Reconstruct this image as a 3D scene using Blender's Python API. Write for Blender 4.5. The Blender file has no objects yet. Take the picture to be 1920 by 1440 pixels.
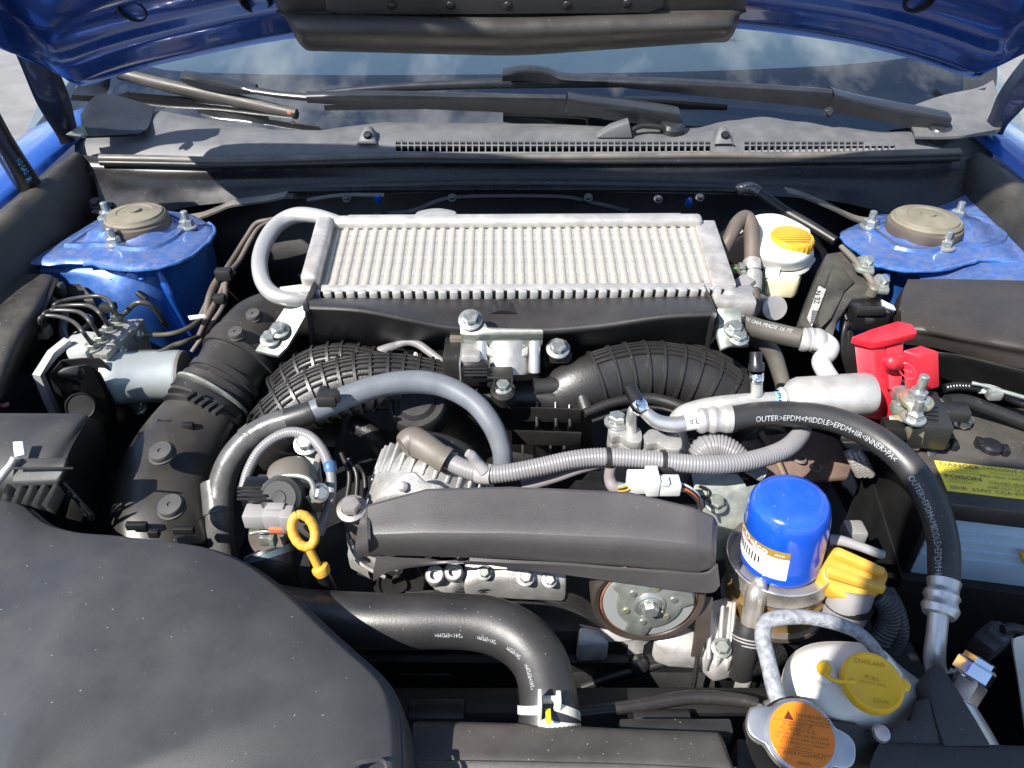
import bpy, bmesh, math, random
from mathutils import Vector, Matrix, Quaternion
random.seed(7)
SC = bpy.context.scene
COL = SC.collection
R = math.radians
# ---------------------------------------------------------------- camera
FPX = 1400.0                       # focal length in photo pixels (1920 wide)
PITCH = R(36)
CAMZ = 1.35
cam_d = bpy.data.cameras.new('camera'); cam = bpy.data.objects.new('camera', cam_d); COL.objects.link(cam)
cam.location = (0, 0, CAMZ); cam.rotation_euler = (R(90) - PITCH, 0, 0)
cam_d.sensor_width = 36; cam_d.lens = 36 * FPX / 1920; cam_d.clip_start = .02; cam_d.clip_end = 500
SC.camera = cam
# ---------------------------------------------------------------- light
SUN = Vector((-.53, -.45, .72)).normalized()       # direction towards the sun
w = bpy.data.worlds.new('World'); SC.world = w; w.use_nodes = True
nt = w.node_tree; bg = nt.nodes['Background']
sky = nt.nodes.new('ShaderNodeTexSky'); sky.sky_type = 'NISHITA'; sky.sun_disc = False
sky.sun_elevation = math.asin(SUN.z); sky.sun_rotation = math.atan2(SUN.x, SUN.y)
sky.air_density = 1.0; sky.dust_density = .3; sky.ozone_density = 4.0
tcw = nt.nodes.new('ShaderNodeTexCoord'); cn_ = nt.nodes.new('ShaderNodeTexNoise'); cn_.inputs['Scale'].default_value = 5.5; cn_.inputs['Detail'].default_value = 7; cn_.inputs['Roughness'].default_value = .6
cr_w = nt.nodes.new('ShaderNodeMapRange'); cr_w.inputs[1].default_value = .52; cr_w.inputs[2].default_value = .74; cmx = nt.nodes.new('ShaderNodeMix'); cmx.data_type = 'RGBA'; cmx.inputs[7].default_value = (9.5, 9.8, 10.2, 1)
nt.links.new(tcw.outputs['Generated'], cn_.inputs['Vector']); nt.links.new(cn_.outputs[0], cr_w.inputs[0]); nt.links.new(cr_w.outputs[0], cmx.inputs[0]); nt.links.new(sky.outputs[0], cmx.inputs[6])
nt.links.new(cmx.outputs[2], bg.inputs[0]); bg.inputs[1].default_value = .10
sl = bpy.data.lights.new('sun', 'SUN'); sl.energy = 5.0; sl.angle = R(.55); sl.color = (1, .95, .88)
so = bpy.data.objects.new('sun', sl); COL.objects.link(so)
so.rotation_euler = SUN.to_track_quat('Z', 'Y').to_euler(); so.location = (-3, -2, 4)
SC.view_settings.view_transform = 'Standard'; SC.view_settings.look = 'None'
SC.view_settings.exposure = 1.0; SC.view_settings.gamma = 1
SC.cycles.max_bounces = 8
# ---------------------------------------------------------------- pixel -> place
CP, SP = math.cos(PITCH), math.sin(PITCH)
def ray(px, py):
    u = (px - 960) / FPX; v = (py - 720) / FPX
    return Vector((u, CP - v * SP, -SP - v * CP))
def Z(px, py, z):
    d = ray(px, py); t = (z - CAMZ) / d.z
    return Vector((0, 0, CAMZ)) + d * t
def Y(px, py, y):
    d = ray(px, py); return Vector((0, 0, CAMZ)) + d * (y / d.y)
def depth(p): return p.y * CP - (p.z - CAMZ) * SP
def mpp(p): return depth(p) / FPX
def ZL(l): return [Z(*a) for a in l]
def YL(l): return [Y(*a) for a in l]
CAMP = Vector((0, 0, CAMZ))
# ---------------------------------------------------------------- objects
WL = {}
def thing(name, label, cat, loc=(0, 0, 0), group=None):
    o = bpy.data.objects.new(name, None); COL.objects.link(o); o.empty_display_size = .03
    o.location = loc; WL[o] = Vector(loc); o['label'] = label; o['category'] = cat
    if group: o['group'] = group
    return o
def tag(o, label, cat, group=None):
    o['label'] = label; o['category'] = cat
    if group: o['group'] = group
    return o
def link(name, me, parent=None, origin=(0, 0, 0)):
    o = bpy.data.objects.new(name, me); COL.objects.link(o)
    origin = Vector(origin)
    if parent is not None:
        o.parent = parent; o.location = origin - WL[parent]
    else: o.location = origin
    WL[o] = origin
    return o
def obj(name, bm, mat, parent=None, ang=38, kind=None):
    bmesh.ops.recalc_face_normals(bm, faces=bm.faces)
    xs = [v.co for v in bm.verts]
    lo = Vector((min(c[i] for c in xs) for i in range(3))); hi = Vector((max(c[i] for c in xs) for i in range(3)))
    c = (lo + hi) / 2
    bmesh.ops.translate(bm, verts=bm.verts, vec=-c)
    me = bpy.data.meshes.new(name); bm.to_mesh(me); bm.free()
    me.materials.append(mat)
    for p in me.polygons: p.use_smooth = True
    me.set_sharp_from_angle(angle=R(ang))
    o = link(name, me, parent, c)
    if kind: o['kind'] = kind
    return o
# ---------------------------------------------------------------- shapes
def cr(p0, p1, p2, p3, t):
    return .5 * ((2 * p1) + (p2 - p0) * t + (2 * p0 - 5 * p1 + 4 * p2 - p3) * t * t + (3 * p1 - p0 - 3 * p2 + p3) * t ** 3)
def spline(pts, n=10):
    """pts: list of Vectors (any size) -> dense list"""
    out = []
    P = [2 * pts[0] - pts[1]] + list(pts) + [2 * pts[-1] - pts[-2]]
    for i in range(1, len(P) - 2):
        for k in range(n): out.append(cr(P[i - 1], P[i], P[i + 1], P[i + 2], k / n))
    out.append(pts[-1].copy())
    return out
def frames(pts):
    n = len(pts); T = []
    for i in range(n):
        a = pts[max(0, i - 1)]; b = pts[min(n - 1, i + 1)]; T.append((b - a).normalized())
    N = []; up = CAMP - pts[0]
    for i in range(n):
        u = up - T[i] * up.dot(T[i])
        if u.length < 1e-6: u = T[i].orthogonal()
        u.normalize(); N.append(u); up = u
    return T, N, [T[i].cross(N[i]) for i in range(n)]
def bm_tube(pts, rad, seg=16, n=10, cap=True, smooth=True, pitch=0, amp=.09, flat=1.0):
    """pts 3D; rad metres (number or list). pitch>0: corrugated"""
    if not isinstance(rad, (list, tuple)): rad = [rad] * len(pts)
    if smooth and len(pts) > 2:
        d = spline([Vector((p.x, p.y, p.z, r)) for p, r in zip(pts, rad)], n)
        P = [Vector(q[:3]) for q in d]; Rr = [q[3] for q in d]
    else: P = list(pts); Rr = list(rad)
    if pitch:
        L = [0]
        for i in range(1, len(P)): L.append(L[-1] + (P[i] - P[i - 1]).length)
        m = max(8, int(L[-1] / pitch * 5)); Q = []; R2 = []; j = 0
        for k in range(m + 1):
            s = L[-1] * k / m
            while j < len(L) - 2 and L[j + 1] < s: j += 1
            f = (s - L[j]) / max(1e-9, L[j + 1] - L[j]); f = min(1, max(0, f))
            Q.append(P[j].lerp(P[j + 1], f)); R2.append((Rr[j] * (1 - f) + Rr[j + 1] * f) * (1 - amp * (.5 - .5 * math.cos(2 * math.pi * s / pitch)) ** 2))
        P, Rr = Q, R2
    T, N, B = frames(P)
    bm = bmesh.new(); rings = []
    for i, p in enumerate(P):
        rings.append([bm.verts.new(p + (N[i] * math.cos(a) * flat + B[i] * math.sin(a)) * Rr[i]) for a in [2 * math.pi * k / seg for k in range(seg)]])
    for i in range(len(rings) - 1):
        for k in range(seg):
            bm.faces.new((rings[i][k], rings[i][(k + 1) % seg], rings[i + 1][(k + 1) % seg], rings[i + 1][k]))
    if cap:
        bm.faces.new(rings[0]); bm.faces.new(rings[-1])
    return bm
def tube(name, l, mat, parent=None, seg=16, mode='z', n=10, **k):
    """l: (px,py,z,rpx)"""
    pts = [Z(a, b, c) if mode == 'z' else Y(a, b, c) for a, b, c, r in l]
    rad = [r * mpp(p) for p, (a, b, c, r) in zip(pts, l)]
    return obj(name, bm_tube(pts, rad, seg, n, **k), mat, parent, ang=60)
def axis_quat(ax): return Vector(ax).normalized().to_track_quat('Z', 'Y')
def bm_lathe(prof, org, axis=(0, 0, 1), seg=32, bm=None, phase=0, arc=None):
    """prof: [(r,h)...] about axis"""
    bm = bm or bmesh.new(); q = axis_quat(axis); org = Vector(org); rings = []
    for r, h in prof:
        if r < 1e-6: rings.append([bm.verts.new(org + q @ Vector((0, 0, h)))])
        else: rings.append([bm.verts.new(org + q @ Vector((r * math.cos(phase + 2 * math.pi * k / seg), r * math.sin(phase + 2 * math.pi * k / seg), h))) for k in range(seg)])
    for a, b in zip(rings, rings[1:]):
        for k in range(seg):
            k2 = (k + 1) % seg
            if len(a) == 1 and len(b) == 1: continue
            if len(a) == 1: bm.faces.new((a[0], b[k], b[k2]))
            elif len(b) == 1: bm.faces.new((a[k], a[k2], b[0]))
            else: bm.faces.new((a[k], a[k2], b[k2], b[k]))
    return bm
def bev(bm, off, seg=2, ang=30):
    bmesh.ops.recalc_face_normals(bm, faces=bm.faces)
    es = [e for e in bm.edges if len(e.link_faces) == 2 and e.calc_face_angle(0) > R(ang)]
    if es and off > 0: bmesh.ops.bevel(bm, geom=es, offset=off, offset_type='OFFSET', segments=seg, profile=.5, affect='EDGES', clamp_overlap=True)
    return bm
def bm_prism(pts, vec, b=0, seg=2, bm=None, scale=1.0):
    """closed outline pts (3D) extruded by vec; the far end may be scaled"""
    own = bm is None; bm = bm or bmesh.new(); vec = Vector(vec); c = sum(pts, Vector()) / len(pts)
    a = [bm.verts.new(p) for p in pts]; d = [bm.verts.new(c + (p - c) * scale + vec) for p in pts]; n = len(pts)
    bm.faces.new(a); bm.faces.new(d[::-1])
    for i in range(n): bm.faces.new((a[i], d[i], d[(i + 1) % n], a[(i + 1) % n]))
    if own and b: bev(bm, b, seg)
    return bm
def prism(name, l, vec, mat, parent=None, b=.002, seg=2, mode='z', scale=1.0, ang=38):
    pts = [Z(*a) if mode == 'z' else Y(*a) for a in l]
    return obj(name, bm_prism(pts, vec, b, seg, scale=scale), mat, parent, ang)
def bm_box(c, s, ax=None, b=0, seg=2):
    """box centre c, size s, ax=(ex,ey,ez) unit axes"""
    c = Vector(c); ex, ey, ez = ax or (Vector((1, 0, 0)), Vector((0, 1, 0)), Vector((0, 0, 1)))
    bm = bmesh.new(); vs = []
    for k in (-.5, .5):
        for i, j in ((-.5, -.5), (.5, -.5), (.5, .5), (-.5, .5)): vs.append(bm.verts.new(c + ex * s[0] * i + ey * s[1] * j + ez * s[2] * k))
    for f in ((3, 2, 1, 0), (4, 5, 6, 7), (0, 1, 5, 4), (1, 2, 6, 5), (2, 3, 7, 6), (3, 0, 4, 7)): bm.faces.new([vs[i] for i in f])
    if b: bev(bm, b, seg)
    return bm
def box(name, c, s, mat, parent=None, ax=None, b=.002, seg=2): return obj(name, bm_box(c, s, ax, b, seg), mat, parent)
def bm_sheet(rows, nu=4, nv=4, thick=0, smooth=True, flip=False):
    """rows: list of equally long rows of Vectors; thick: solidify along -normal (away from camera)"""
    if smooth:
        rr = [spline(r, nu) for r in rows]
        cols = [spline([r[i] for r in rr], nv) for i in range(len(rr[0]))]
        grid = [[cols[i][j] for i in range(len(cols))] for j in range(len(cols[0]))]
    else: grid = rows
    bm = bmesh.new(); h, wd = len(grid), len(grid[0])
    V = [[bm.verts.new(p) for p in r] for r in grid]
    for j in range(h - 1):
        for i in range(wd - 1): bm.faces.new((V[j][i], V[j][i + 1], V[j + 1][i + 1], V[j + 1][i]))
    if thick: thicken(bm, V, thick)
    return bm
def thicken(bm, V, thick):
    bm.normal_update(); h, wd = len(V), len(V[0])
    c = V[h // 2][wd // 2]; s = 1 if c.normal.dot(CAMP - c.co) > 0 else -1
    W = [[bm.verts.new(v.co - v.normal * s * thick) for v in r] for r in V]
    for j in range(h - 1):
        for i in range(wd - 1): bm.faces.new((W[j + 1][i], W[j + 1][i + 1], W[j][i + 1], W[j][i]))
    per = [(0, i) for i in range(wd)] + [(j, wd - 1) for j in range(1, h)] + [(h - 1, i) for i in range(wd - 2, -1, -1)] + [(j, 0) for j in range(h - 2, 0, -1)]
    for k in range(len(per)):
        a = per[k]; b = per[(k + 1) % len(per)]
        bm.faces.new((V[a[0]][a[1]], W[a[0]][a[1]], W[b[0]][b[1]], V[b[0]][b[1]]))
def sheet(name, rows, mat, parent=None, nu=4, nv=4, thick=.003, mode='z', ang=50, smooth=True):
    rr = [[(Z(*a) if mode == 'z' else Y(*a)) if isinstance(a, tuple) else a for a in r] for r in rows]
    return obj(name, bm_sheet(rr, nu, nv, thick, smooth), mat, parent, ang)
# hardware: shared meshes, turned copies
_cache = {}
def placed(name, key, build, mat, parent, pos, axis, spin=0.0):
    if key not in _cache:
        bm = build(); bmesh.ops.recalc_face_normals(bm, faces=bm.faces)
        me = bpy.data.meshes.new(name); bm.to_mesh(me); bm.free(); me.materials.append(mat)
        for p in me.polygons: p.use_smooth = True
        me.set_sharp_from_angle(angle=R(35)); _cache[key] = me
    o = link(name, _cache[key], parent, pos)
    o.rotation_mode = 'QUATERNION'; o.rotation_quaternion = axis_quat(axis) @ Quaternion((0, 0, 1), spin)
    return o
def bolt(parent, pos, axis=(0, 0, 1), r=.006, mat=None, name='bolt', stud=0):
    mat = mat or M['zinc']
    def build():
        bm = bm_lathe([(0, 0), (r * 1.55, 0), (r * 1.55, r * .28), (r * 1.05, r * .42)], (0, 0, 0), seg=24)
        bm_lathe([(r * 1.08, r * .3), (r * 1.08, r * 1.15), (r * .9, r * 1.32), (0, r * 1.32)], (0, 0, 0), seg=6, bm=bm)
        if stud: bm_lathe([(r * .55, r * 1.2), (r * .55, r * (1.3 + stud)), (r * .42, r * (1.4 + stud)), (0, r * (1.4 + stud))], (0, 0, 0), seg=14, bm=bm)
        return bm
    return placed(name, ('bolt', round(r, 5), mat.name, stud), build, mat, parent, pos, axis, random.random() * 3)
# ---------------------------------------------------------------- lettering
def text_geo(s, size=1.0, align='CENTER', bold=0.0, sx=1.0):
    cu = bpy.data.curves.new('lettering', 'FONT'); cu.body = s; cu.size = size; cu.align_x = align; cu.align_y = 'CENTER'; cu.offset = bold; cu.resolution_u = 2
    o = bpy.data.objects.new('lettering', cu); COL.objects.link(o)
    dg = bpy.context.evaluated_depsgraph_get(); me = bpy.data.meshes.new_from_object(o.evaluated_get(dg))
    vs = [Vector((v.co.x * sx, v.co.y, 0)) for v in me.vertices]; fs = [tuple(p.vertices) for p in me.polygons]
    bpy.data.objects.remove(o); bpy.data.curves.remove(cu); bpy.data.meshes.remove(me)
    return vs, fs
def from_geo(vs, fs):
    bm = bmesh.new(); V = [bm.verts.new(v) for v in vs]
    for f in fs:
        try: bm.faces.new([V[i] for i in f])
        except ValueError: pass
    return bm
def text_flat(name, items, org, ex, ey, mat, parent, lift=.0006):
    """items: (string, x, y, size, align, sx) in metres on the plane org+ex*x+ey*y"""
    ez = ex.cross(ey).normalized(); VS = []; FS = []
    for it in items:
        s, x, y, size = it[:4]; al = it[4] if len(it) > 4 else 'LEFT'; sx = it[5] if len(it) > 5 else 1
        vs, fs = text_geo(s, size, al, it[6] if len(it) > 6 else 0, sx); k = len(VS)
        VS += [org + ex * (v.x + x) + ey * (v.y + y) + ez * lift for v in vs]; FS += [tuple(i + k for i in f) for f in fs]
    o = obj(name, from_geo(VS, FS), mat, parent); return o
def text_tube(name, s, pts, rad, s0, size, mat, parent, angle=0.0, flip=False, sx=1.0, bold=0.0, n=10, fit=None):
    """lettering wrapped on a tube whose centreline is pts; centred at arc length fraction s0"""
    if not isinstance(rad, (list, tuple)): rad = [rad] * len(pts)
    D_ = spline([Vector((p.x, p.y, p.z, r)) for p, r in zip(pts, rad)], n * 3); P = [Vector(q[:3]) for q in D_]; RR = [q[3] for q in D_]; T, N, B = frames(P); L = [0]
    for i in range(1, len(P)): L.append(L[-1] + (P[i] - P[i - 1]).length)
    N = []
    for i in range(len(P)):   # print faces the side that shows
        u = CAMP - P[i]; u = u - T[i] * u.dot(T[i]); N.append(u.normalized())
    vs, fs = text_geo(s, size, 'CENTER', bold, sx); out = []
    if fit:   # two photo points between which the print runs
        def arc(q): 
            d = ray(*q).normalized(); return min(range(len(P)), key=lambda i: ((P[i] - CAMP) - d * (P[i] - CAMP).dot(d)).length)
        a_, b_ = L[arc(fit[0])], L[arc(fit[1])]; wdt = max(v.x for v in vs) - min(v.x for v in vs); mid = (max(v.x for v in vs) + min(v.x for v in vs)) / 2
        vs = [Vector(((v.x - mid) * (b_ - a_) / wdt, v.y, 0)) for v in vs]; s0 = (a_ + b_) / 2 / L[-1]
    for v in vs:
        x, y = (-v.x, -v.y) if flip else (v.x, v.y)
        t = L[-1] * s0 + x; t = min(max(t, 0), L[-1] - 1e-6); j = 0
        while L[j + 1] < t: j += 1
        f = (t - L[j]) / (L[j + 1] - L[j]); c = P[j].lerp(P[j + 1], f); n_ = N[j].lerp(N[j + 1], f).normalized(); tt = T[j].lerp(T[j + 1], f).normalized()
        b_ = tt.cross(n_); rj = RR[j]; th = angle - y / rj
        out.append(c + (n_ * math.cos(th) + b_ * math.sin(th)) * (rj + .0005))
    return obj(name, from_geo(out, fs), mat, parent)
# ---------------------------------------------------------------- materials
M = {}
def mat(name, col, rough=.5, metal=0.0, var=.12, vs=25, dust=0.0, dcol=(.30, .275, .235), specks=0.0, bump=0.0, bs=900, coat=0.0, spec=.5, rvar=.08, streak=None, sss=0.0, flake=0.0, smudge=0.0, ds=14):
    m = bpy.data.materials.new(name); m.use_nodes = True; nt = m.node_tree; N = nt.nodes; Lk = nt.links.new; p = N['Principled BSDF']
    tc = N.new('ShaderNodeTexCoord'); geo = N.new('ShaderNodeNewGeometry')
    def noise(scale, det=4, rough_=.55):
        n = N.new('ShaderNodeTexNoise'); n.inputs['Scale'].default_value = scale; n.inputs['Detail'].default_value = det; n.inputs['Roughness'].default_value = rough_; Lk(tc.outputs['Object'], n.inputs['Vector']); return n
    def ramp(src, a, b, lo=0., hi=1.):
        r = N.new('ShaderNodeMapRange'); r.inputs[1].default_value = a; r.inputs[2].default_value = b; r.inputs[3].default_value = lo; r.inputs[4].default_value = hi; Lk(src, r.inputs[0]); return r.outputs[0]
    def mix(f, a, b):
        x = N.new('ShaderNodeMix'); x.data_type = 'RGBA'
        if isinstance(f, float): x.inputs[0].default_value = f
        else: Lk(f, x.inputs[0])
        for i, s in ((6, a), (7, b)):
            if isinstance(s, tuple): x.inputs[i].default_value = (*s, 1)
            else: Lk(s, x.inputs[i])
        return x.outputs[2]
    def mul(a, b):
        x = N.new('ShaderNodeMath'); x.operation = 'MULTIPLY'; Lk(a, x.inputs[0])
        if isinstance(b, float): x.inputs[1].default_value = b
        else: Lk(b, x.inputs[1])
        return x.outputs[0]
    n1 = noise(vs); c = mix(ramp(n1.outputs[0], .3, .7), tuple(x * (1 - var) for x in col), tuple(min(1, x * (1 + var)) for x in col))
    if flake:
        v = N.new('ShaderNodeTexVoronoi'); v.inputs['Scale'].default_value = 2500; Lk(tc.outputs['Object'], v.inputs['Vector'])
        c = mix(mul(ramp(v.outputs['Color'], .5, 1), flake), c, tuple(min(1, x * 2.2 + .02) for x in col))
    rr = ramp(n1.outputs[0], .3, .7, max(.02, rough - rvar), min(1, rough + rvar))
    if dust or specks:
        sx = N.new('ShaderNodeSeparateXYZ'); Lk(geo.outputs['Normal'], sx.inputs[0]); upm = ramp(sx.outputs[2], -.1, .9)
    if dust:
        n2 = noise(ds, 8, .68); d = mul(ramp(n2.outputs[0], .3, .72), upm); d = mul(d, float(dust))
        if smudge:
            wv = N.new('ShaderNodeTexWave'); wv.wave_type = 'RINGS'; wv.inputs['Scale'].default_value = 2.2; wv.inputs['Distortion'].default_value = 9; wv.inputs['Detail'].default_value = 3; wv.inputs['Detail Scale'].default_value = 1.4; Lk(tc.outputs['Object'], wv.inputs['Vector'])
            d = mul(d, ramp(wv.outputs['Fac'], .25, .6, 1 - smudge, 1))
        c = mix(d, c, dcol)
        a = N.new('ShaderNodeMath'); a.operation = 'ADD'; a.use_clamp = True; Lk(rr, a.inputs[0]); Lk(mul(d, .4), a.inputs[1]); rr = a.outputs[0]
    if specks:
        v = N.new('ShaderNodeTexVoronoi'); v.inputs['Scale'].default_value = 270; v.inputs['Randomness'].default_value = 1; Lk(tc.outputs['Object'], v.inputs['Vector'])
        sz = N.new('ShaderNodeSeparateColor'); Lk(v.outputs['Color'], sz.inputs[0])
        lim = ramp(sz.outputs[0], 1 - .45 * specks, 1, 0, .15)
        lt = N.new('ShaderNodeMath'); lt.operation = 'LESS_THAN'; Lk(v.outputs['Distance'], lt.inputs[0]); Lk(lim, lt.inputs[1])
        c = mix(mul(mul(lt.outputs[0], upm), .55), c, (.42, .41, .38))
    Lk(c, p.inputs['Base Color']); Lk(rr, p.inputs['Roughness']); p.inputs['Metallic'].default_value = metal
    p.inputs['Specular IOR Level'].default_value = spec
    if coat: p.inputs['Coat Weight'].default_value = coat; p.inputs['Coat Roughness'].default_value = .06
    if sss: p.inputs['Subsurface Weight'].default_value = sss; p.inputs['Subsurface Radius'].default_value = (.01, .01, .008); p.inputs['Subsurface Scale'].default_value = 1
    if bump:
        nb = noise(bs, 2); bn = N.new('ShaderNodeBump'); bn.inputs['Strength'].default_value = bump; bn.inputs['Distance'].default_value = .0008; Lk(nb.outputs[0], bn.inputs['Height'])
        Lk(bn.outputs[0], p.inputs['Normal'])
    M[name] = m; return m
mat('plastic', (.016, .0155, .0155), .40, bump=.25, bs=1400, dust=.07, dcol=(.15, .14, .125), specks=.5, spec=.6)
mat('plastic_gloss', (.009, .009, .010), .28, bump=.1, bs=900, dust=.04, dcol=(.15, .14, .125), specks=.3, spec=.6)
mat('plastic_soft', (.030, .030, .031), .5, bump=.3, bs=1600, dust=.12, dcol=(.16, .15, .14), specks=.9)
mat('plastic_dusty', (.020, .019, .018), .5, bump=.3, bs=900, dust=.42, dcol=(.13, .118, .095), specks=.7, ds=26)
mat('plastic_brown', (.05, .045, .038), .5, bump=.15, bs=1200, dust=.3, dcol=(.15, .135, .11), specks=.4)
mat('belt_cover', (.060, .055, .055), .46, bump=.4, bs=1300, dust=.06, dcol=(.18, .17, .16), specks=.2, spec=.85, var=.08, rvar=.04)
mat('cowl', (.088, .091, .098), .46, bump=.3, bs=1200, dust=.5, dcol=(.17, .165, .155), specks=.6, ds=40, spec=.7)
mat('wiper', (.016, .018, .022), .30, bump=.1, dust=.10, dcol=(.12, .12, .12), specks=.4, spec=.6)
mat('rubber', (.013, .0125, .0125), .42, bump=.12, bs=700, dust=.06, dcol=(.15, .14, .125), specks=.5)
mat('rubber_hose', (.020, .0195, .020), .43, bump=.14, bs=500, dust=.06, dcol=(.16, .15, .14), specks=.5, spec=.7)
mat('rubber_brown', (.085, .065, .055), .55, var=.25, bump=.2, dust=.2)
mat('black', (.004, .004, .0045), .6, bump=.1)
mat('block', (.010, .010, .011), .5, 0, var=.4, bump=.4, bs=120)
mat('grey_hose', (.135, .15, .172), .42, var=.14, vs=40, bump=.08, dust=.1)
mat('tape', (.085, .085, .085), .35, var=.2, vs=60, bump=.5, bs=160)
mat('conduit', (.205, .20, .205), .36, var=.08, bump=.05, dust=.06)
mat('boot', (.13, .115, .095), .5, var=.15, bump=.1, dust=.15)
mat('blue_paint', (.008, .075, .36), .28, .3, var=.1, coat=.7, flake=.35, dust=.03)
mat('blue_dusty', (.024, .115, .40), .30, .35, var=.1, coat=.7, flake=.4, dust=.62, dcol=(.26, .235, .23), specks=1.0, ds=85)
mat('alu', (.60, .59, .575), .40, .8, var=.08, bump=.1, bs=500, rvar=.06)
mat('alu_white', (.50, .487, .465), .46, .5, var=.12, vs=60, bump=.22, bs=600, dust=.12, dcol=(.40, .36, .30), specks=.3, ds=40)
mat('alu_cast', (.42, .41, .395), .5, .55, var=.14, vs=80, bump=.45, bs=600)
mat('fins', (.56, .55, .535), .38, .45, var=.15, vs=200)
mat('steel', (.56, .52, .47), .3, .75, var=.15, vs=40, rvar=.1, bump=.06, bs=300)
mat('brass_plate', (.40, .26, .09), .4, .6, var=.25, vs=60)
mat('zinc', (.50, .52, .49), .34, .8, var=.12, vs=120, rvar=.1)
mat('galv', (.31, .335, .30), .45, .6, var=.2, vs=70, rvar=.12, bump=.06, dust=.12, dcol=(.3, .28, .23))
mat('abs_block', (.36, .37, .36), .5, .6, var=.15, vs=60, bump=.2, dust=.4, dcol=(.36, .33, .27))
mat('abs_motor', (.46, .50, .50), .38, .4, var=.06, bump=.05)
mat('yellow', (.66, .33, .016), .42, 0, var=.12, bump=.15, dust=.22, dcol=(.40, .32, .18), specks=.3, ds=50)
mat('yellow_soft', (.58, .325, .035), .45, 0, var=.14, bump=.15, bs=300, dust=.2, dcol=(.36, .29, .17), specks=.3, ds=50)
mat('white_tank', (.78, .77, .71), .42, 0, var=.05, vs=15, bump=.05, sss=.15)
mat('white_plastic', (.62, .62, .62), .4, 0, var=.04)
mat('light_grey_plastic', (.27, .26, .26), .42, 0, var=.06, bump=.05)
mat('red', (.52, .012, .028), .40, 0, var=.1, vs=15, bump=.08, dust=.16, dcol=(.42, .20, .19), specks=.5, ds=45)
mat('filter_blue', (.006, .075, .50), .20, 0, var=.08, coat=.5, rvar=.06, dust=.10, dcol=(.22, .25, .32), specks=.4, ds=50)
mat('gold', (.30, .19, .035), .4, 0)
mat('label_white', (.86, .86, .86), .4, 0, var=.02)
mat('label_yellow', (.86, .72, .07), .38, 0, var=.05)
mat('orange', (.74, .20, .010), .35, 0, var=.05)
mat('ink', (.03, .025, .02), .5, 0)
mat('ink_grey', (.19, .17, .07), .5, 0)
mat('ink_brown', (.22, .08, .01), .5, 0)
mat('ink_red', (.55, .01, .01), .5, 0)
mat('print_white', (.38, .39, .40), .5, 0, var=.3, vs=120)
mat('print_blue', (.12, .38, .60), .45, 0)
mat('label_blue', (.22, .45, .72), .4, 0)
mat('battery_case', (.38, .50, .62), .4, 0, var=.06, bump=.06)
mat('rust_plate', (.14, .085, .068), .55, .2, var=.3, vs=30, bump=.25, bs=200, dust=.2)
mat('rust_red', (.62, .16, .07), .6, .2, var=.3)
mat('tube_frosted', (.20, .21, .23), .55, 0, var=.55, vs=220, dust=.35, dcol=(.42, .44, .47), bump=.2)
mat('asphalt', (.20, .195, .19), .85, 0, var=.16, vs=5, bump=.6, bs=160)
mat('dash', (.60, .66, .66), .6, 0, var=.06)
mat('seat', (.04, .045, .05), .7, 0)
mat('orange_wire', (.55, .2, .02), .5, 0)
mat('chrome', (.75, .76, .78), .12, 1, var=.05)
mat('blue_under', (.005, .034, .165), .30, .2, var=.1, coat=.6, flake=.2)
# ================================================================ setting and car body
bm = bmesh.new()
bmesh.ops.create_grid(bm, x_segments=8, y_segments=8, size=60)
ground = obj('asphalt_ground', bm, M['asphalt'], kind='structure')
def V(x, y, z): return Vector((x, y, z))

body = thing('parked_car', 'blue metallic painted car body around the open engine bay', 'car', (.02, .7, .3))
XC = .025
# fenders: outer blue panels beyond the hood opening
for s in (-1, 1):
    rows = []
    for dx, z0 in ((.700, .955), (.712, .965), (.76, .962), (.84, .93), (.90, .83), (.92, .60)):
        rows.append([V(XC + s * dx, y, z0 + dz) for y, dz in ((.15, -.13), (.45, -.06), (.75, -.02), (1.0, .005), (1.2, .02), (1.5, .03))])
    obj('fender', bm_sheet(rows, 4, 4, .003), M['blue_paint'], body, 50)
# black plastic fender inner guards
for s_ in (-1, 1):
    low = (((.650, .30, .84), (.645, .55, .865), (.645, .8, .895), (.652, 1.02, .925), (.676, 1.13, .94)),
           ((.648, .30, .70), (.642, .55, .74), (.640, .8, .80), (.648, 1.02, .84), (.672, 1.13, .86))) if s_ < 0 else (((.655, .30, .85), (.650, .55, .89), (.648, .8, .925), (.655, 1.02, .945), (.672, 1.13, .945)), ((.652, .30, .82), (.648, .55, .868), (.645, .8, .905), (.648, 1.02, .918), (.668, 1.13, .90)))
    rows = [[V(XC + s_ * x, y, z) for x, y, z in r] for r in (
        ((.698, .30, .875), (.698, .55, .915), (.698, .8, .948), (.70, 1.02, .962), (.695, 1.13, .965)),
        ((.672, .30, .880), (.668, .55, .920), (.665, .8, .952), (.672, 1.02, .966), (.684, 1.13, .966))) + low]
    obj('fender_guard', bm_sheet(rows, 4, 4, .003), M['plastic_dusty'], body, 50)
rows = [[V(XC + x, y, z) for x, y, z in r] for r in (((.66, .70, .895), (.66, .85, .915), (.66, 1.0, .925), (.67, 1.12, .92)), ((.62, .70, .885), (.61, .85, .905), (.60, 1.0, .909), (.62, 1.12, .905)), ((.50, .70, .86), (.50, .85, .895), (.50, 1.0, .900), (.55, 1.12, .89)))]
obj('inner_fender', bm_sheet(rows, 4, 4, .003), M['blue_dusty'], body, 50)
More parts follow.
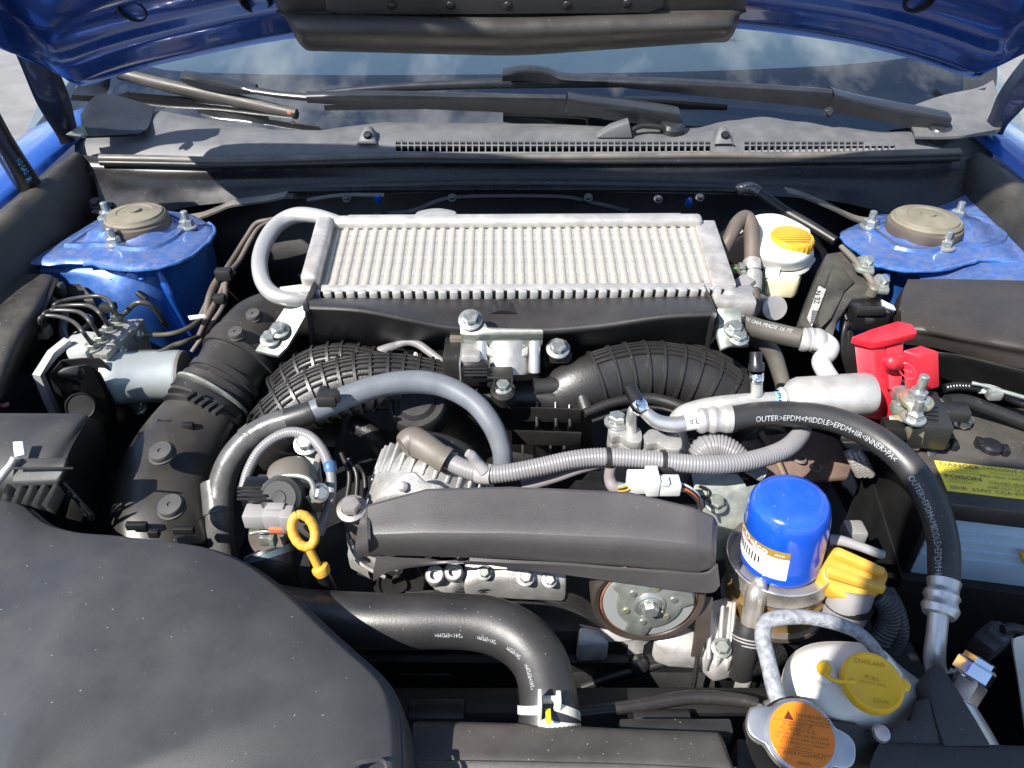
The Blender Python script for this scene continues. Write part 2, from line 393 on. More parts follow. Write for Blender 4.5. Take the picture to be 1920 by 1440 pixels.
# aprons (blue inner side walls, coloured near-black to stand for shade) and floor, firewall, radiator support below view
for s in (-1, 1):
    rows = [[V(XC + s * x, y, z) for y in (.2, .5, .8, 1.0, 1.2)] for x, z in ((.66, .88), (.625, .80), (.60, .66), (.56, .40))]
    obj('apron', bm_sheet(rows, 3, 3, .003), M['apron_shaded'] if 'apron_shaded' in M else mat('apron_shaded', (.006, .008, .016), .5), body, 50)
obj('bay_floor', bm_box((.02, .62, .33), (1.3, 1.1, .02), b=0), M['black'], body)
obj('firewall', bm_sheet([[V(x, y, z) for x in (-.68, -.3, .03, .36, .73)] for y, z in ((1.165, .93), (1.15, .86), (1.11, .78), (1.12, .6), (1.18, .33))], 3, 3, .01), M['block'], body)
obj('front_panel', bm_box((.02, .115, .55), (1.36, .02, .42), b=.004), M['plastic'], body)

# ---- strut towers
def strut(side):
    L = side < 0
    if L:
        top = [(50, 490), (100, 458), (150, 428), (190, 405), (230, 396), (300, 393), (350, 398), (385, 412), (401, 427), (392, 445), (368, 468), (335, 487), (295, 499), (250, 502), (205, 497), (165, 491), (130, 489), (90, 492)]
        capc = (258, 413)
    else:
        top = [(1576, 432), (1592, 424), (1620, 414), (1680, 400), (1740, 396), (1800, 398), (1860, 402), (1915, 412), (1960, 430), (1960, 470), (1910, 487), (1860, 483), (1825, 486), (1790, 496), (1750, 503), (1705, 504), (1665, 497), (1640, 490), (1615, 472), (1598, 458), (1582, 446)]
        capc = (1733, 420)
    zt = .912
    P = [Z(a, b, zt) for a, b in top]
    c0 = Z(capc[0], capc[1], .93)
    bm = bmesh.new(); n = len(P)
    # outline, subdivided and wavy like a sealed seam
    D = spline(P + [P[0]], 5)[:-1]
    Ds = D
    D = [p + V(random.uniform(-1, 1), random.uniform(-1, 1), random.uniform(-.6, .6)) * .0006 for p in D]; n = len(D)
    hub = Z(capc[0], capc[1] + 10, zt + .004)
    def ringv(f, dz, wob=0): return [bm.verts.new(V(hub.x + (p.x - hub.x) * f, hub.y + (p.y - hub.y) * f, zt + dz)) for p in (D if .92 < f and dz > -.02 else Ds)]
    rings = [ringv(.30, .016), ringv(.44, .015), ringv(.50, .007), ringv(.58, .006), ringv(.60, .0085), ringv(.66, .0085), ringv(.68, .0045), ringv(.74, .004), ringv(.80, .0015), ringv(.90, .0015), ringv(.975, -.001), ringv(1.0, -.004), ringv(.988, -.0065), ringv(.93, -.007), ringv(.80, -.03), ringv(.74, -.09), ringv(.74, -.15)]
    for a, b in zip(rings, rings[1:]):
        for k in range(n): bm.faces.new((a[k], a[(k + 1) % n], b[(k + 1) % n], b[k]))
    bm.faces.new(rings[0])
    t = obj('strut_tower', bm, M['blue_dusty'], body, 50)
    k0, k1 = (int(len(Ds) * .40), int(len(Ds) * .86)) if L else (int(len(Ds) * .46), len(Ds) - 2)
    E = [V(p.x, p.y, zt - .0035) + V(random.uniform(-1, 1), random.uniform(-1, 1), random.uniform(-1, 1)) * .0009 for p in Ds[k0:k1:2]]
    obj('seam_bead', bm_tube(E, [random.uniform(.0021, .0034) for _ in E], 8, 3), M['blue_seal'] if 'blue_seal' in M else mat('blue_seal', (.030, .13, .40), .42, .1, var=.25, vs=150, coat=.2, bump=.6, bs=350, dust=.35, dcol=(.28, .26, .26), ds=80), t)
    cap = thing('strut_mount_cap', 'round dusty rubber cap on the strut tower ' + ('behind the brake hydraulic unit' if L else 'behind the fuse box lid'), 'strut cap', Z(capc[0], capc[1] + 12, .928), 'strut caps on the blue towers')
    o = Z(capc[0], capc[1] + 4, .927); r = 58 * mpp(o) if L else 66 * mpp(o)
    obj('bearing_ring', bm_lathe([(r * .8, -.012), (r * 1.0, -.010), (r * 1.03, -.003), (r * 1.0, .004), (r * .9, .006), (r * .7, .006)], o, seg=48), M['rubber_brown'], cap)
    obj('dome', bm_lathe([(r * .93, .004), (r * .95, .009), (r * .90, .012), (r * .86, .0115), (r * .83, .0145), (r * .55, .0165), (r * .52, .0155), (r * .2, .0165), (r * .19, .0195), (0, .020)], o, seg=48), M['cap_dust'], cap)
    for a, b in (((215, 452), (352, 420), (203, 403)) if L else ((1630, 420), (1770, 458), (1794, 402))):
        bolt(cap, Z(a, b + 6, .917), (0, 0, 1), .0088, M['zinc'], 'nut', stud=1.3)
    return t
mat('cap_dust', (.16, .145, .105), .6, 0, var=.15, vs=30, bump=.15, dust=.5, dcol=(.26, .24, .18), specks=.4)
strut(-1); strut(1)
# apron swage in front of the strut tower beside the brake unit
sheet('wheel_arch_panel', [
    [(0, 530, .895), (50, 486, .905), (110, 480, .906), (170, 488, .906), (230, 497, .905), (290, 497, .905), (345, 480, .905), (385, 452, .905), (396, 432, .905)],
    [(-10, 545, .880), (50, 512, .892), (110, 508, .894), (170, 512, .895), (235, 522, .890), (296, 528, .880), (350, 522, .870), (388, 500, .868), (402, 470, .868)],
    [(-20, 565, .865), (50, 530, .878), (110, 524, .881), (160, 534, .880), (225, 562, .866), (292, 590, .836), (350, 600, .810), (395, 580, .80), (415, 540, .80)],
    [(-30, 600, .84), (50, 560, .855), (100, 552, .858), (145, 566, .856), (205, 604, .836), (275, 650, .79), (345, 690, .74), (395, 690, .71), (420, 660, .70)]], M['blue_dusty'], body, 4, 4)
obj('slot', bm_tube([Z(258, 549, .8715), Z(266, 555, .868), Z(274, 561, .864)], .0042, 10, 4), M['black'], body)
# press rib and seam on that panel, sealer line under the tower edge
tube('seam_sealer', [(165, 492, .9, 5), (205, 497, .9, 5), (250, 503, .9, 5), (290, 502, .898, 6), (300, 510, .892, 5)], M['blue_paint'], body, 8)
tube('weld_seam', [(293, 500, .903, 5), (302, 520, .888, 7), (318, 550, .868, 8), (338, 585, .836, 8), (360, 625, .795, 7)], M['blue_paint'], body, 8)
sheet('wheel_arch_panel', [
    [(1575, 470, .88), (1620, 485, .895), (1680, 503, .902), (1760, 505, .902), (1840, 492, .904), (1930, 494, .905)],
    [(1570, 560, .80), (1635, 560, .82), (1690, 550, .86), (1760, 540, .872), (1840, 525, .88), (1940, 525, .88)],
    [(1600, 620, .74), (1655, 625, .76), (1710, 615, .79), (1780, 600, .81), (1860, 590, .82), (1960, 590, .82)]], M['blue_dusty'], body, 5, 5)
tube('seam_sealer', [(1600, 462, .905, 6), (1625, 485, .902, 7), (1665, 500, .901, 6), (1710, 508, .901, 6), (1760, 506, .901, 6), (1815, 494, .903, 5), (1850, 489, .904, 4)], M['blue_paint'], body, 8)
tube('weld_seam', [(1672, 500, .899, 5), (1660, 525, .89, 7), (1648, 548, .87, 8), (1640, 575, .85, 8)], M['blue_paint'], body, 8)
# small round boss marks on the panels
for a, b, z in ((233, 509, .893), (266, 519, .889), (210, 520, .886)):
    placed('plug', 'plug', lambda: bm_lathe([(.0055, -.001), (.0052, .001), (.0035, .0022), (0, .0024)], (0, 0, 0), seg=14), M['blue_paint'], body, Z(a, b, z + .004), (0, -.5, .8))

# ---- hood
hood = thing('car_hood', 'raised blue car hood seen from beneath above the windscreen', 'car hood', (0.02, 1.2, 1.05))
rear = YL([(-90, 40, 0.840), (10, 88, 0.950), (70, 113, 1.000), (110, 132, 1.025), (150, 152, 1.030), (230, 128, 1.005), (330, 103, 0.975), (540, 62, 0.940), (760, 48, 0.925), (960, 42, 0.920), (1160, 40, 0.925), (1380, 42, 0.940), (1600, 72, 0.975), (1740, 108, 1.010), (1825, 136, 1.030), (1860, 122, 1.020), (1900, 104, 0.995), (1960, 76, 0.940), (2040, 40, 0.860)])
dd = V(0, -.574, .819).normalized(); nn = V(0, -.819, -.574).normalized()   # along the panel, out of its underside
cx = V(XC, 0, 0)
def hrow(s, off, k=1.0): return [V(XC + (p.x - XC) * k, p.y, p.z) + dd * s + nn * off for p in rear]
obj('inner_panel', bm_sheet([hrow(.0, .0), hrow(.008, .007), hrow(.022, .009), hrow(.04, .010), hrow(.052, -.004), hrow(.075, -.006), hrow(.10, .003), hrow(.2, .006), hrow(.45, .004), hrow(.85, 0)], 3, 3, .002), M['blue_under'], hood, 60)
obj('outer_skin', bm_sheet([hrow(-.004, .002), hrow(-.004, -.006), hrow(.05, -.032), hrow(.25, -.042), hrow(.55, -.045), hrow(.9, -.02)], 3, 3, .002), M['blue_paint'], hood, 60)
for a, b in ((248, 14), (478, -2), (1725, -3)):
    q_ = min(rear, key=lambda r_: abs(r_.x - ray(a, 60).x * .95)); d_ = ray(a, b); p = CAMP + d_ * ((q_ - CAMP).dot(nn) / d_.dot(nn)) + nn * .004
    obj('access_hole', bm_lathe([(.0165, -.004), (.0165, .001), (.0145, .0015), (.0135, -.003), (.013, -.012), (0, -.012)], p, nn, 32), M['black'], hood)
# scoop duct hanging beneath it
duct = thing('air_duct', 'black plastic scoop duct hanging under the raised hood', 'air duct', Y(960, 100, .98))
def drow(y0, y1, ys, back): # px left, px right, rows described by centre py, sag
    return None
rows = []
for l, r, pyl, pyc, pyr, y in ((452, 1470, -190, -190, -190, 0.800), (519, 1398, 12, 12, 8, 0.842), (526, 1392, 22, 30, 20, 0.845), (533, 1388, 30, 36, 26, 0.830), (548, 1381, 58, 62, 50, 0.823), (560, 1372, 80, 88, 68, 0.835), (575, 1362, 94, 101, 78, 0.860), (590, 1350, 96, 104, 80, 0.890)):
    w_ = r - l
    rows.append([Y(l + 3, pyl, y + .10), Y(l, pyl, y + .04), Y(l + 4, pyl, y + .012), Y(l + w_ * .05, pyl * .9 + pyc * .1, y), Y(l + w_ * .3, pyl * .3 + pyc * .7, y), Y(l + w_ * .5, pyc, y), Y(l + w_ * .7, pyr * .4 + pyc * .6, y), Y(l + w_ * .95, pyr * .95 + pyc * .05, y), Y(r - 4, pyr, y + .012), Y(r, pyr, y + .04), Y(r - 3, pyr, y + .10)])
obj('duct_shell', bm_sheet(rows, 4, 4, .004), M['duct'] if 'duct' in M else mat('duct', (.032, .030, .028), .42, bump=.25, bs=500, dust=.05, specks=.8, rvar=.15), duct, 60)
prism('seal_plate', [(605, -60, 0.8360), (1248, -60, 0.8360), (1243, 8, 0.8390), (1215, 19, 0.8395), (640, 23, 0.8395), (612, 14, 0.8390)], nn * .004, M['plastic'], duct, .001, mode='y')
for a, b in ((735, 5), (845, 5), (952, 5), (1063, 4), (1175, 1)):
    placed('rivet', 'rivet', lambda: bm_lathe([(.0052, 0), (.005, .0012), (.003, .0026), (0, .003)], (0, 0, 0), seg=20), M['plastic'], duct, Y(a, b, 0.8390) + nn * .004, nn)

# ---- hood hinges and gas stay
for pts, ww, lab in (([(-30, -30, 1.02), (28, 52, 1.05), (58, 110, 1.07), (92, 190, 1.09), (118, 248, 1.11), (128, 268, 1.12)], 30, 'dark painted hood hinge arm beside the stay with printed sticker'), ([(2010, 60, 1.10), (1940, 140, 1.12), (1905, 190, 1.13), (1880, 228, 1.14), (1868, 250, 1.15)], 26, 'dusty blue hood hinge arm beside the wiper pivot cover')):
    h = thing('hinge_arm', lab, 'hinge', Y(*pts[-1]), 'hood hinges')
    P = YL(pts); rows = []
    for i, p in enumerate(P):
        t = (P[min(i + 1, len(P) - 1)] - P[max(i - 1, 0)]).normalized(); side = t.cross(CAMP - p).normalized()
        f = ww * mpp(p) * (1.0 if i < len(P) - 2 else .6)
        rows.append([p - side * f * .75 + V(0, .02, 0), p - side * f * .7, p, p + side * f * .7, p + side * f * .75 + V(0, .02, 0)])
    obj('plate', bm_sheet(rows, 2, 5, .004), M['blue_dark'] if 'blue_dark' in M else mat('blue_dark', (.004, .008, .026), .35, .2, coat=.4, dust=.04, specks=.8), h)
    bolt(h, P[1] - V(0, .012, 0), CAMP - P[1], .008, M['blue_dark'])
stay = thing('hood_stay', 'black gas hood stay with pale blue printing beside the fender', 'gas stay', Y(80, 395, .95))
SP_ = YL([(-60, 150, .92), (0, 262, .96), (40, 325, .99), (85, 396, 1.02)])
obj('cylinder', bm_tube(SP_, [22 * mpp(p) for p in SP_], 18, smooth=False), M['plastic_gloss'], stay)
text_tube('lettering', 'N2 GAS', SP_[1:], 22 * mpp(SP_[2]), .28, .0105, M['print_blue'], stay, angle=-.35, sx=.8)
text_tube('lettering', 'R', SP_[1:], 22 * mpp(SP_[2]), .46, .012, M['print_blue'], stay, angle=-.2)

# ---- windscreen
WS0 = V(0, 1.235, .979); WSs = .52
wn = V(0, -WSs, 1).normalized()
def WSP(px, py, off=0.0):
    d = ray(px, py); o = WS0 + wn * off; t = (o - CAMP).dot(wn) / d.dot(wn); return CAMP + d * t
def wsx(x, s): # plane point by x and distance up the glass
    return WS0 + V(x, 0, 0) + V(0, 1, WSs).normalized() * s
glass = bpy.data.materials.new('windscreen_glass'); glass.use_nodes = True; g = glass.node_tree; g.nodes.clear()
out = g.nodes.new('ShaderNodeOutputMaterial'); mx = g.nodes.new('ShaderNodeMixShader'); tr = g.nodes.new('ShaderNodeBsdfTransparent'); gl = g.nodes.new('ShaderNodeBsdfGlossy'); fr = g.nodes.new('ShaderNodeFresnel')
tr.inputs[0].default_value = (.74, .90, .93, 1); gl.inputs[0].default_value = (1, 1, 1, 1); gl.inputs[1].default_value = .015; fr.inputs[0].default_value = 2.5
g.links.new(fr.outputs[0], mx.inputs[0]); g.links.new(tr.outputs[0], mx.inputs[1]); g.links.new(gl.outputs[0], mx.inputs[2]); df = g.nodes.new('ShaderNodeBsdfDiffuse'); df.inputs[0].default_value = (.75, .76, .78, 1); mx2 = g.nodes.new('ShaderNodeMixShader'); nz = g.nodes.new('ShaderNodeTexNoise'); nz.inputs['Scale'].default_value = 6; nz.inputs['Detail'].default_value = 6; mrg = g.nodes.new('ShaderNodeMapRange'); mrg.inputs[1].default_value = .3; mrg.inputs[2].default_value = .75; mrg.inputs[3].default_value = .0; mrg.inputs[4].default_value = .018
g.links.new(nz.outputs[0], mrg.inputs[0]); g.links.new(mrg.outputs[0], mx2.inputs[0]); g.links.new(mx.outputs[0], mx2.inputs[1]); g.links.new(df.outputs[0], mx2.inputs[2]); g.links.new(mx2.outputs[0], out.inputs[0]); M['glass'] = glass
ws = thing('windscreen', 'sloping car windscreen with dark printed border behind the cowl panel', 'windscreen', wsx(.02, 0))
def wrow(s, off=0.0): return [wsx(x, s) + V(0, 1, 0) * (.06 * abs((x - XC) / .7) ** 2.6) * min(1, .4 + s) + wn * off for x in (-.80, -.72, -.6, -.4, -.2, XC, .25, .45, .65, .77, .85)]
obj('glass_pane', bm_sheet([wrow(-.05), wrow(.1), wrow(.3), wrow(.6), wrow(.85)], 3, 3, 0), M['glass'], ws, 80)
# printed black border under the glass: a band with a rounded clear window
def frow(py): return py
top_edge = [(190, 60), (225, 95), (252, 122), (300, 137), (420, 141), (640, 142), (960, 139), (1280, 135), (1500, 129), (1640, 122), (1730, 112), (1763, 98), (1768, 84), (1740, 70), (1700, 40)]
def fr_pt(px, py): return WSP(px, py, -.004) + V(0, 1, 0) * (.06 * abs((WSP(px, py).x - XC) / .7) ** 2.6) * .5
rows = [[fr_pt(a, b) for a, b in top_edge], [fr_pt(960 + (a - 960) * 1.22, max(b, 60) + (300 - b) * .9) for a, b in top_edge]]
obj('border_print', bm_sheet(rows, 2, 1, .001, smooth=True), M['frit'] if 'frit' in M else mat('frit', (.010, .011, .014), .5, 0, var=.05), ws)
dash = thing('dashboard', 'pale grey dashboard top seen through the windscreen', 'dashboard', (0.02, 1.6, 1.0))
obj('dash_top', bm_sheet([[V(x, y + .05 * abs(x) ** 2, z) for x in (-.8, -.5, -.2, .1, .4, .6, .85)] for y, z in ((1.27, .955), (1.42, .995), (1.60, 1.03), (1.78, 1.04), (1.86, 1.0), (1.88, .8))], 4, 4, .004), M['dash'], dash)
obj('binnacle', bm_sheet([[V(x, y, z + zz) for x, zz in ((.22, -.03), (.28, .0), (.37, .01), (.46, .0), (.52, -.03))] for y, z in ((1.60, 1.03), (1.66, 1.062), (1.75, 1.075), (1.84, 1.05))], 4, 4, .004), M['dash'], dash)

# ---- cowl panel with its grille, real openings
cowl = thing('cowl_panel', 'grey plastic cowl panel with slotted grille below the windscreen', 'cowl panel', Y(960, 290, 1.125))
xs_g = []; X = 742.0
while X < 1332: xs_g += [X, X + 9.6]; X += 12.1
xs_g2 = []; X = 1396.0
while X < 1670: xs_g2 += [X, X + 9.4]; X += 11.9
edge_l = [140, 150, 165, 190, 240, 300, 370, 440, 520, 600, 660, 700, 725]
cols = edge_l + xs_g + [1345, 1365, 1385] + xs_g2 + [1700, 1740, 1780, 1810, 1835, 1850, 1862]
prow = [(294, 1.122), (284.5, 1.128), (273.5, 1.137), (271, 1.139), (265.5, 1.145), (262, 1.151), (252, 1.168), (242, 1.19), (231, 1.222), (222, 1.245)]
RE = [(130, 235), (220, 215), (290, 207), (360, 220), (420, 229), (490, 241), (560, 249), (610, 245), (660, 236), (730, 229), (860, 231), (1000, 232), (1200, 238), (1300, 240), (1370, 226), (1430, 219), (1500, 228), (1570, 238), (1660, 250), (1720, 246), (1800, 215), (1880, 200)]
def rear_py(px):
    for (a, b), (c, d) in zip(RE, RE[1:]):
        if a <= px <= c:
            f = (px - a) / (c - a); f = f * f * (3 - 2 * f); return b + (d - b) * f
    return RE[-1][1]
def cw(px, j):
    py, y = prow[j]
    e = abs((px - 1000) / 860); dy = .03 * e ** 3
    if j <= 5: return Y(px, py, y + dy)
    f = (j - 5) / 4; A_ = Y(px, 262, 1.151 + dy); B_ = WSP(px, rear_py(px), .003)
    return A_.lerp(B_, f) + V(0, 0, .006 * math.sin(f * math.pi))
bm = bmesh.new(); bg_ = bmesh.new()
def in_hole(i, j):
    a = cols[i]; n = cols[i + 1]
    for lst, lim in ((xs_g, 1400), (xs_g2, 1612)):
        if a in lst and lst.index(a) % 2 == 0 and n in lst:
            if j == 1: return True
            if j == 3 and a < lim: return True
    return False
def in_grille(i, j): return 1 <= j <= 3 and ((740 < cols[i] < 1338) or (1390 < cols[i] < 1672))
for target, cond in ((bm, lambda i, j: not in_grille(i, j)), (bg_, in_grille)):
    vv = {}
    def gv(i, j):
        if (i, j) not in vv: vv[(i, j)] = target.verts.new(cw(cols[i], j))
        return vv[(i, j)]
    for j in range(len(prow) - 1):
        for i in range(len(cols) - 1):
            if cond(i, j) and not in_hole(i, j): target.faces.new((gv(i, j), gv(i + 1, j), gv(i + 1, j + 1), gv(i, j + 1)))
def solid(b_, t):
    bmesh.ops.recalc_face_normals(b_, faces=b_.faces); b_.normal_update()
    f = b_.faces[:]
    if sum((x.normal.z for x in f)) < 0: bmesh.ops.reverse_faces(b_, faces=f)
    bmesh.ops.solidify(b_, geom=b_.faces[:], thickness=t); return b_
obj('panel', solid(bm, .003), M['cowl'], cowl, 40)
obj('grille', solid(bg_, .006), M['cowl'], cowl, 30)
# washer jets
for a in (690, 1355):
    b0 = cw(a, 4)
    j = obj('washer_jet', bm_sheet([[b0 + V(dx * wd, dy, dz) for dx, dz in ((-1, 0), (-.8, h * .6), (-.35, h), (.35, h), (.8, h * .6), (1, 0))] for dy, wd, h in ((-.012, .016, .001), (.0, .014, .014), (.010, .0125, .019), (.02, .0115, .016), (.032, .014, .003))], 3, 3, .002), M['cowl'], cowl)
    obj('nozzle', bm_lathe([(.0065, -.004), (.0065, .001), (.005, .003), (0, .0032)], b0 + V(.001, -.004, .0115), V(-.1, -.6, .75), 20), M['plastic_gloss'], j)
# weatherstrip
tube('weatherstrip', [(188, 297, 1.121, 8), (300, 299, 1.119, 8), (420, 302, 1.117, 8), (560, 299, 1.117, 8), (760, 294, 1.119, 7), (960, 296, 1.118, 8), (1200, 294, 1.119, 7), (1330, 292, 1.12, 7), (1480, 294, 1.119, 8), (1640, 290, 1.12, 8), (1798, 286, 1.121, 8)], M['seal'] if 'seal' in M else mat('seal', (.05, .045, .04), .4, dust=.6, dcol=(.32, .28, .24)), cowl, 12, 'y')
tube('weatherstrip', [(188, 305, 1.117, 6), (300, 307, 1.115, 6), (420, 309, 1.113, 6), (560, 307, 1.113, 6), (760, 303, 1.115, 6), (960, 304, 1.114, 6), (1200, 303, 1.115, 6), (1480, 302, 1.115, 6), (1640, 300, 1.116, 6), (1798, 297, 1.117, 6)], M['rubber'], cowl, 12, 'y')
# black front wall of the cowl
sheet('front_wall', [
    [(148, 290, 1.128), (300, 303, 1.122), (500, 306, 1.121), (800, 304, 1.121), (1200, 303, 1.121), (1500, 301, 1.122), (1700, 300, 1.125), (1855, 292, 1.128)],
    [(160, 312, 1.12), (300, 325, 1.112), (500, 325, 1.112), (800, 322, 1.112), (1200, 322, 1.112), (1500, 322, 1.112), (1700, 322, 1.114), (1842, 312, 1.12)],
    [(180, 345, 1.09), (300, 350, 1.085), (430, 345, 1.09), (800, 342, 1.10), (1200, 342, 1.10), (1500, 345, 1.09), (1700, 352, 1.085), (1815, 348, 1.09)],
    [(188, 392, 1.055), (300, 398, 1.05), (420, 380, 1.07), (800, 362, 1.095), (1200, 362, 1.095), (1520, 372, 1.075), (1680, 400, 1.05), (1800, 392, 1.055)]], M['plastic_gloss'], cowl, 4, 4, .004, 'y')
for l, gr in (([(182, 385), (215, 392), (270, 398), (330, 401), (372, 399), (410, 386), (440, 374), (500, 366), (540, 358)], 0), ([(1832, 388), (1780, 396), (1700, 404), (1640, 408), (1600, 402), (1550, 378), (1500, 358), (1470, 350)], 0)):
    P = YL([(a, b, 1.045) for a, b in l])
    obj('lower_flange', bm_sheet([P, [p + V(0, -.02, -.001) for p in P]], 4, 1, .003), M['flange'] if 'flange' in M else mat('flange', (.07, .065, .06), .45, .1, dust=.55, dcol=(.34, .31, .26)), cowl)
for a, b in ((180, 382), (207, 390)): bolt(cowl, Y(a, b, 1.04), (0, -.5, .8), .006, M['plastic'])
for a in (835, 905, 1045): obj('clip', bm_box(Y(a, 352, 1.092), (.02, .006, .006), b=.001), M['plastic'], cowl)
sheet('ledge', [YL([(540, 352, 1.075), (700, 350, 1.078), (900, 349, 1.08), (1100, 349, 1.08), (1300, 350, 1.078), (1400, 353, 1.075)]), YL([(540, 359, 1.065), (700, 357, 1.066), (900, 356, 1.068), (1100, 356, 1.068), (1300, 357, 1.066), (1400, 360, 1.065)])], M['plastic_gloss'], cowl, 3, 1, .003)
sheet('stiffener', [YL([(700, 398, 1.05), (770, 392, 1.05), (815, 374, 1.05), (860, 366, 1.05), (960, 364, 1.05), (1060, 366, 1.05), (1110, 376, 1.05), (1180, 392, 1.05)]), YL([(700, 405, 1.045), (775, 398, 1.045), (820, 380, 1.045), (862, 372, 1.045), (960, 370, 1.045), (1060, 372, 1.045), (1105, 382, 1.045), (1175, 398, 1.045)])], M['plastic_gloss'], cowl, 4, 2, .003)
sheet('bracket', [YL([(575, 372, 1.06), (640, 362, 1.06), (720, 362, 1.06)]), YL([(575, 377, 1.05), (640, 368, 1.05), (720, 368, 1.05)])], M['flange'], cowl, 3, 1, .002)
for a, b in ((650, 372), (848, 371), (1103, 371), (1312, 371), (1234, 374)): bolt(cowl, Y(a, b, 1.045), (0, -.6, .7), .0042, M['alu_dim'] if 'alu_dim' in M else mat('alu_dim', (.10, .10, .10), .4, .6))
for a, b in ((710, 378), (1290, 384)): obj('blue_clip', bm_lathe([(.005, 0), (.006, .008), (.003, .014), (0, .015)], Y(a, b, 1.045), (0, -.5, .8), 12), M['blue_paint'], cowl)
# end covers
sheet('end_cover', [
    [(150, 215, 1.17), (178, 180, 1.22), (215, 178, 1.25), (290, 200, 1.25)],
    [(152, 228, 1.15), (185, 205, 1.19), (225, 203, 1.215), (284, 222, 1.215)],
    [(152, 246, 1.13), (195, 240, 1.15), (235, 240, 1.165), (276, 240, 1.175)],
    [(148, 256, 1.12), (195, 254, 1.135), (235, 252, 1.15), (262, 250, 1.158)]], M['wiper'], cowl, 4, 4, .004, 'y')
sheet('end_cover', [
    [(1690, 205, 1.24), (1770, 178, 1.255), (1832, 165, 1.25), (1862, 150, 1.25)],
    [(1700, 222, 1.21), (1775, 205, 1.215), (1840, 195, 1.215), (1872, 182, 1.21)],
    [(1712, 242, 1.175), (1780, 238, 1.17), (1840, 235, 1.16), (1880, 232, 1.155)],
    [(1716, 256, 1.15), (1780, 256, 1.14), (1840, 250, 1.13), (1868, 246, 1.125)]], M['cowl'], cowl, 4, 4, .004, 'y')
sheet('pillar_cover', [[(160, 120, 1.30), (210, 110, 1.33)], [(150, 150, 1.26), (205, 165, 1.30)], [(135, 178, 1.21), (190, 180, 1.25)]], M['wiper'], cowl, 4, 4, .01, 'y')
sheet('pillar_cover', [[(1800, 95, 1.34), (1870, 120, 1.30)], [(1806, 150, 1.30), (1868, 150, 1.26)], [(1806, 172, 1.26), (1846, 166, 1.24)]], M['wiper'], cowl, 4, 4, .01, 'y')
obj('end_bracket', bm_prism(YL([(122, 252, 1.10), (150, 235, 1.12), (158, 250, 1.12), (150, 256, 1.10)]), (0, .01, -.006), .001), M['galv'], cowl)

# ---- wipers
def bar(name, l, mat_, parent, hgt, thick, mode='y', n=4):
    """flat channel bar: centre line points with heights in px; faces the camera"""
    P = YL([a[:3] for a in l]); rows = []
    up = V(0, -.35, .93).normalized()
    for p, a in zip(P, l):
        h = a[3] * mpp(p) * .55
        rows.append((p, h))
    top = [p + up * h for p, h in rows]; topb = [p + up * h * .9 + V(0, thick, .004) for p, h in rows]; bot = [p - up * h for p, h in rows]; botb = [p - up * h + V(0, thick, 0) for p, h in rows]
    bm = bm_sheet([bot, [b.lerp(t, .5) + V(0, -.0015, 0) for b, t in zip(bot, top)], [t - up * .001 for t in top], topb, botb], n, 2, 0)
    return obj(name, bm, mat_, parent, 45)
w1 = thing('wiper', 'windscreen wiper whose blade ends beside the hood hinge with the sticker stay', 'wiper', Y(1250, 235, 1.17), 'windscreen wipers')
bar('arm', [(575, 186, 1.225, 14), (700, 189, 1.22, 24), (860, 194, 1.215, 28), (1000, 198, 1.21, 32), (1060, 200, 1.205, 34)], M['wiper'], w1, 0, .012)
bar('arm_head', [(1064, 200, 1.205, 36), (1095, 204, 1.20, 32), (1160, 211, 1.19, 32), (1230, 222, 1.18, 34), (1272, 230, 1.17, 36)], M['wiper'], w1, 0, .03)
obj('pivot_cap', bm_lathe([(.019, -.02), (.019, -.002), (.015, .003), (0, .004)], Y(1262, 232, 1.175), (0, -.3, 1), 28), M['wiper'], w1)
bar('arm_rod', [(470, 172, 1.255, 7), (520, 180, 1.245, 8), (580, 186, 1.235, 9)], M['wiper'], w1, 0, .006)
tube('blade', [(215, 134, 1.318, 10), (300, 156, 1.30, 11), (400, 178, 1.285, 11), (480, 196, 1.27, 11), (556, 213, 1.255, 9)], M['blade'] if 'blade' in M else mat('blade', (.055, .05, .045), .45, dust=.4, dcol=(.2, .18, .15)), w1, 10, 'y')
tube('blade_rubber', [(222, 144, 1.318, 5), (400, 189, 1.285, 5), (556, 224, 1.255, 5)], M['rubber'], w1, 8, 'y')
bar('adapter', [(340, 148, 1.285, 14), (375, 156, 1.275, 22), (430, 167, 1.265, 20), (478, 172, 1.255, 10)], M['wiper'], w1, 0, .02)
obj('end_tag', bm_box(Y(543, 211, 1.244), (.007, .003, .004), b=.0005), M['rust_red'], w1)
w2 = thing('wiper', 'windscreen wiper whose arm pivots beside the cowl end cover', 'wiper', Y(1745, 245, 1.16), 'windscreen wipers')
bar('arm', [(1140, 156, 1.245, 12), (1250, 164, 1.235, 18), (1400, 176, 1.225, 26), (1500, 184, 1.215, 30), (1555, 190, 1.21, 34)], M['wiper'], w2, 0, .012)
bar('arm_head', [(1558, 192, 1.21, 36), (1600, 202, 1.205, 32), (1670, 216, 1.19, 32), (1730, 228, 1.175, 34), (1776, 238, 1.165, 36)], M['wiper'], w2, 0, .03)
obj('pivot_cap', bm_lathe([(.019, -.02), (.019, -.002), (.015, .003), (0, .004)], Y(1765, 240, 1.17), (0, -.3, 1), 28), M['wiper'], w2)
bolt(w2, Y(1553, 210, 1.198), (0, -1, .2), .005, M['wiper'])
tube('blade', [(600, 174, 1.275, 5), (740, 164, 1.28, 8), (960, 156, 1.285, 10), (1200, 154, 1.285, 10), (1378, 158, 1.28, 6)], M['wiper'], w2, 10, 'y')
bar('adapter', [(942, 145, 1.262, 16), (985, 141, 1.26, 22), (1030, 146, 1.255, 22), (1060, 152, 1.25, 12), (1145, 155, 1.245, 11)], M['wiper'], w2, 0, .02)
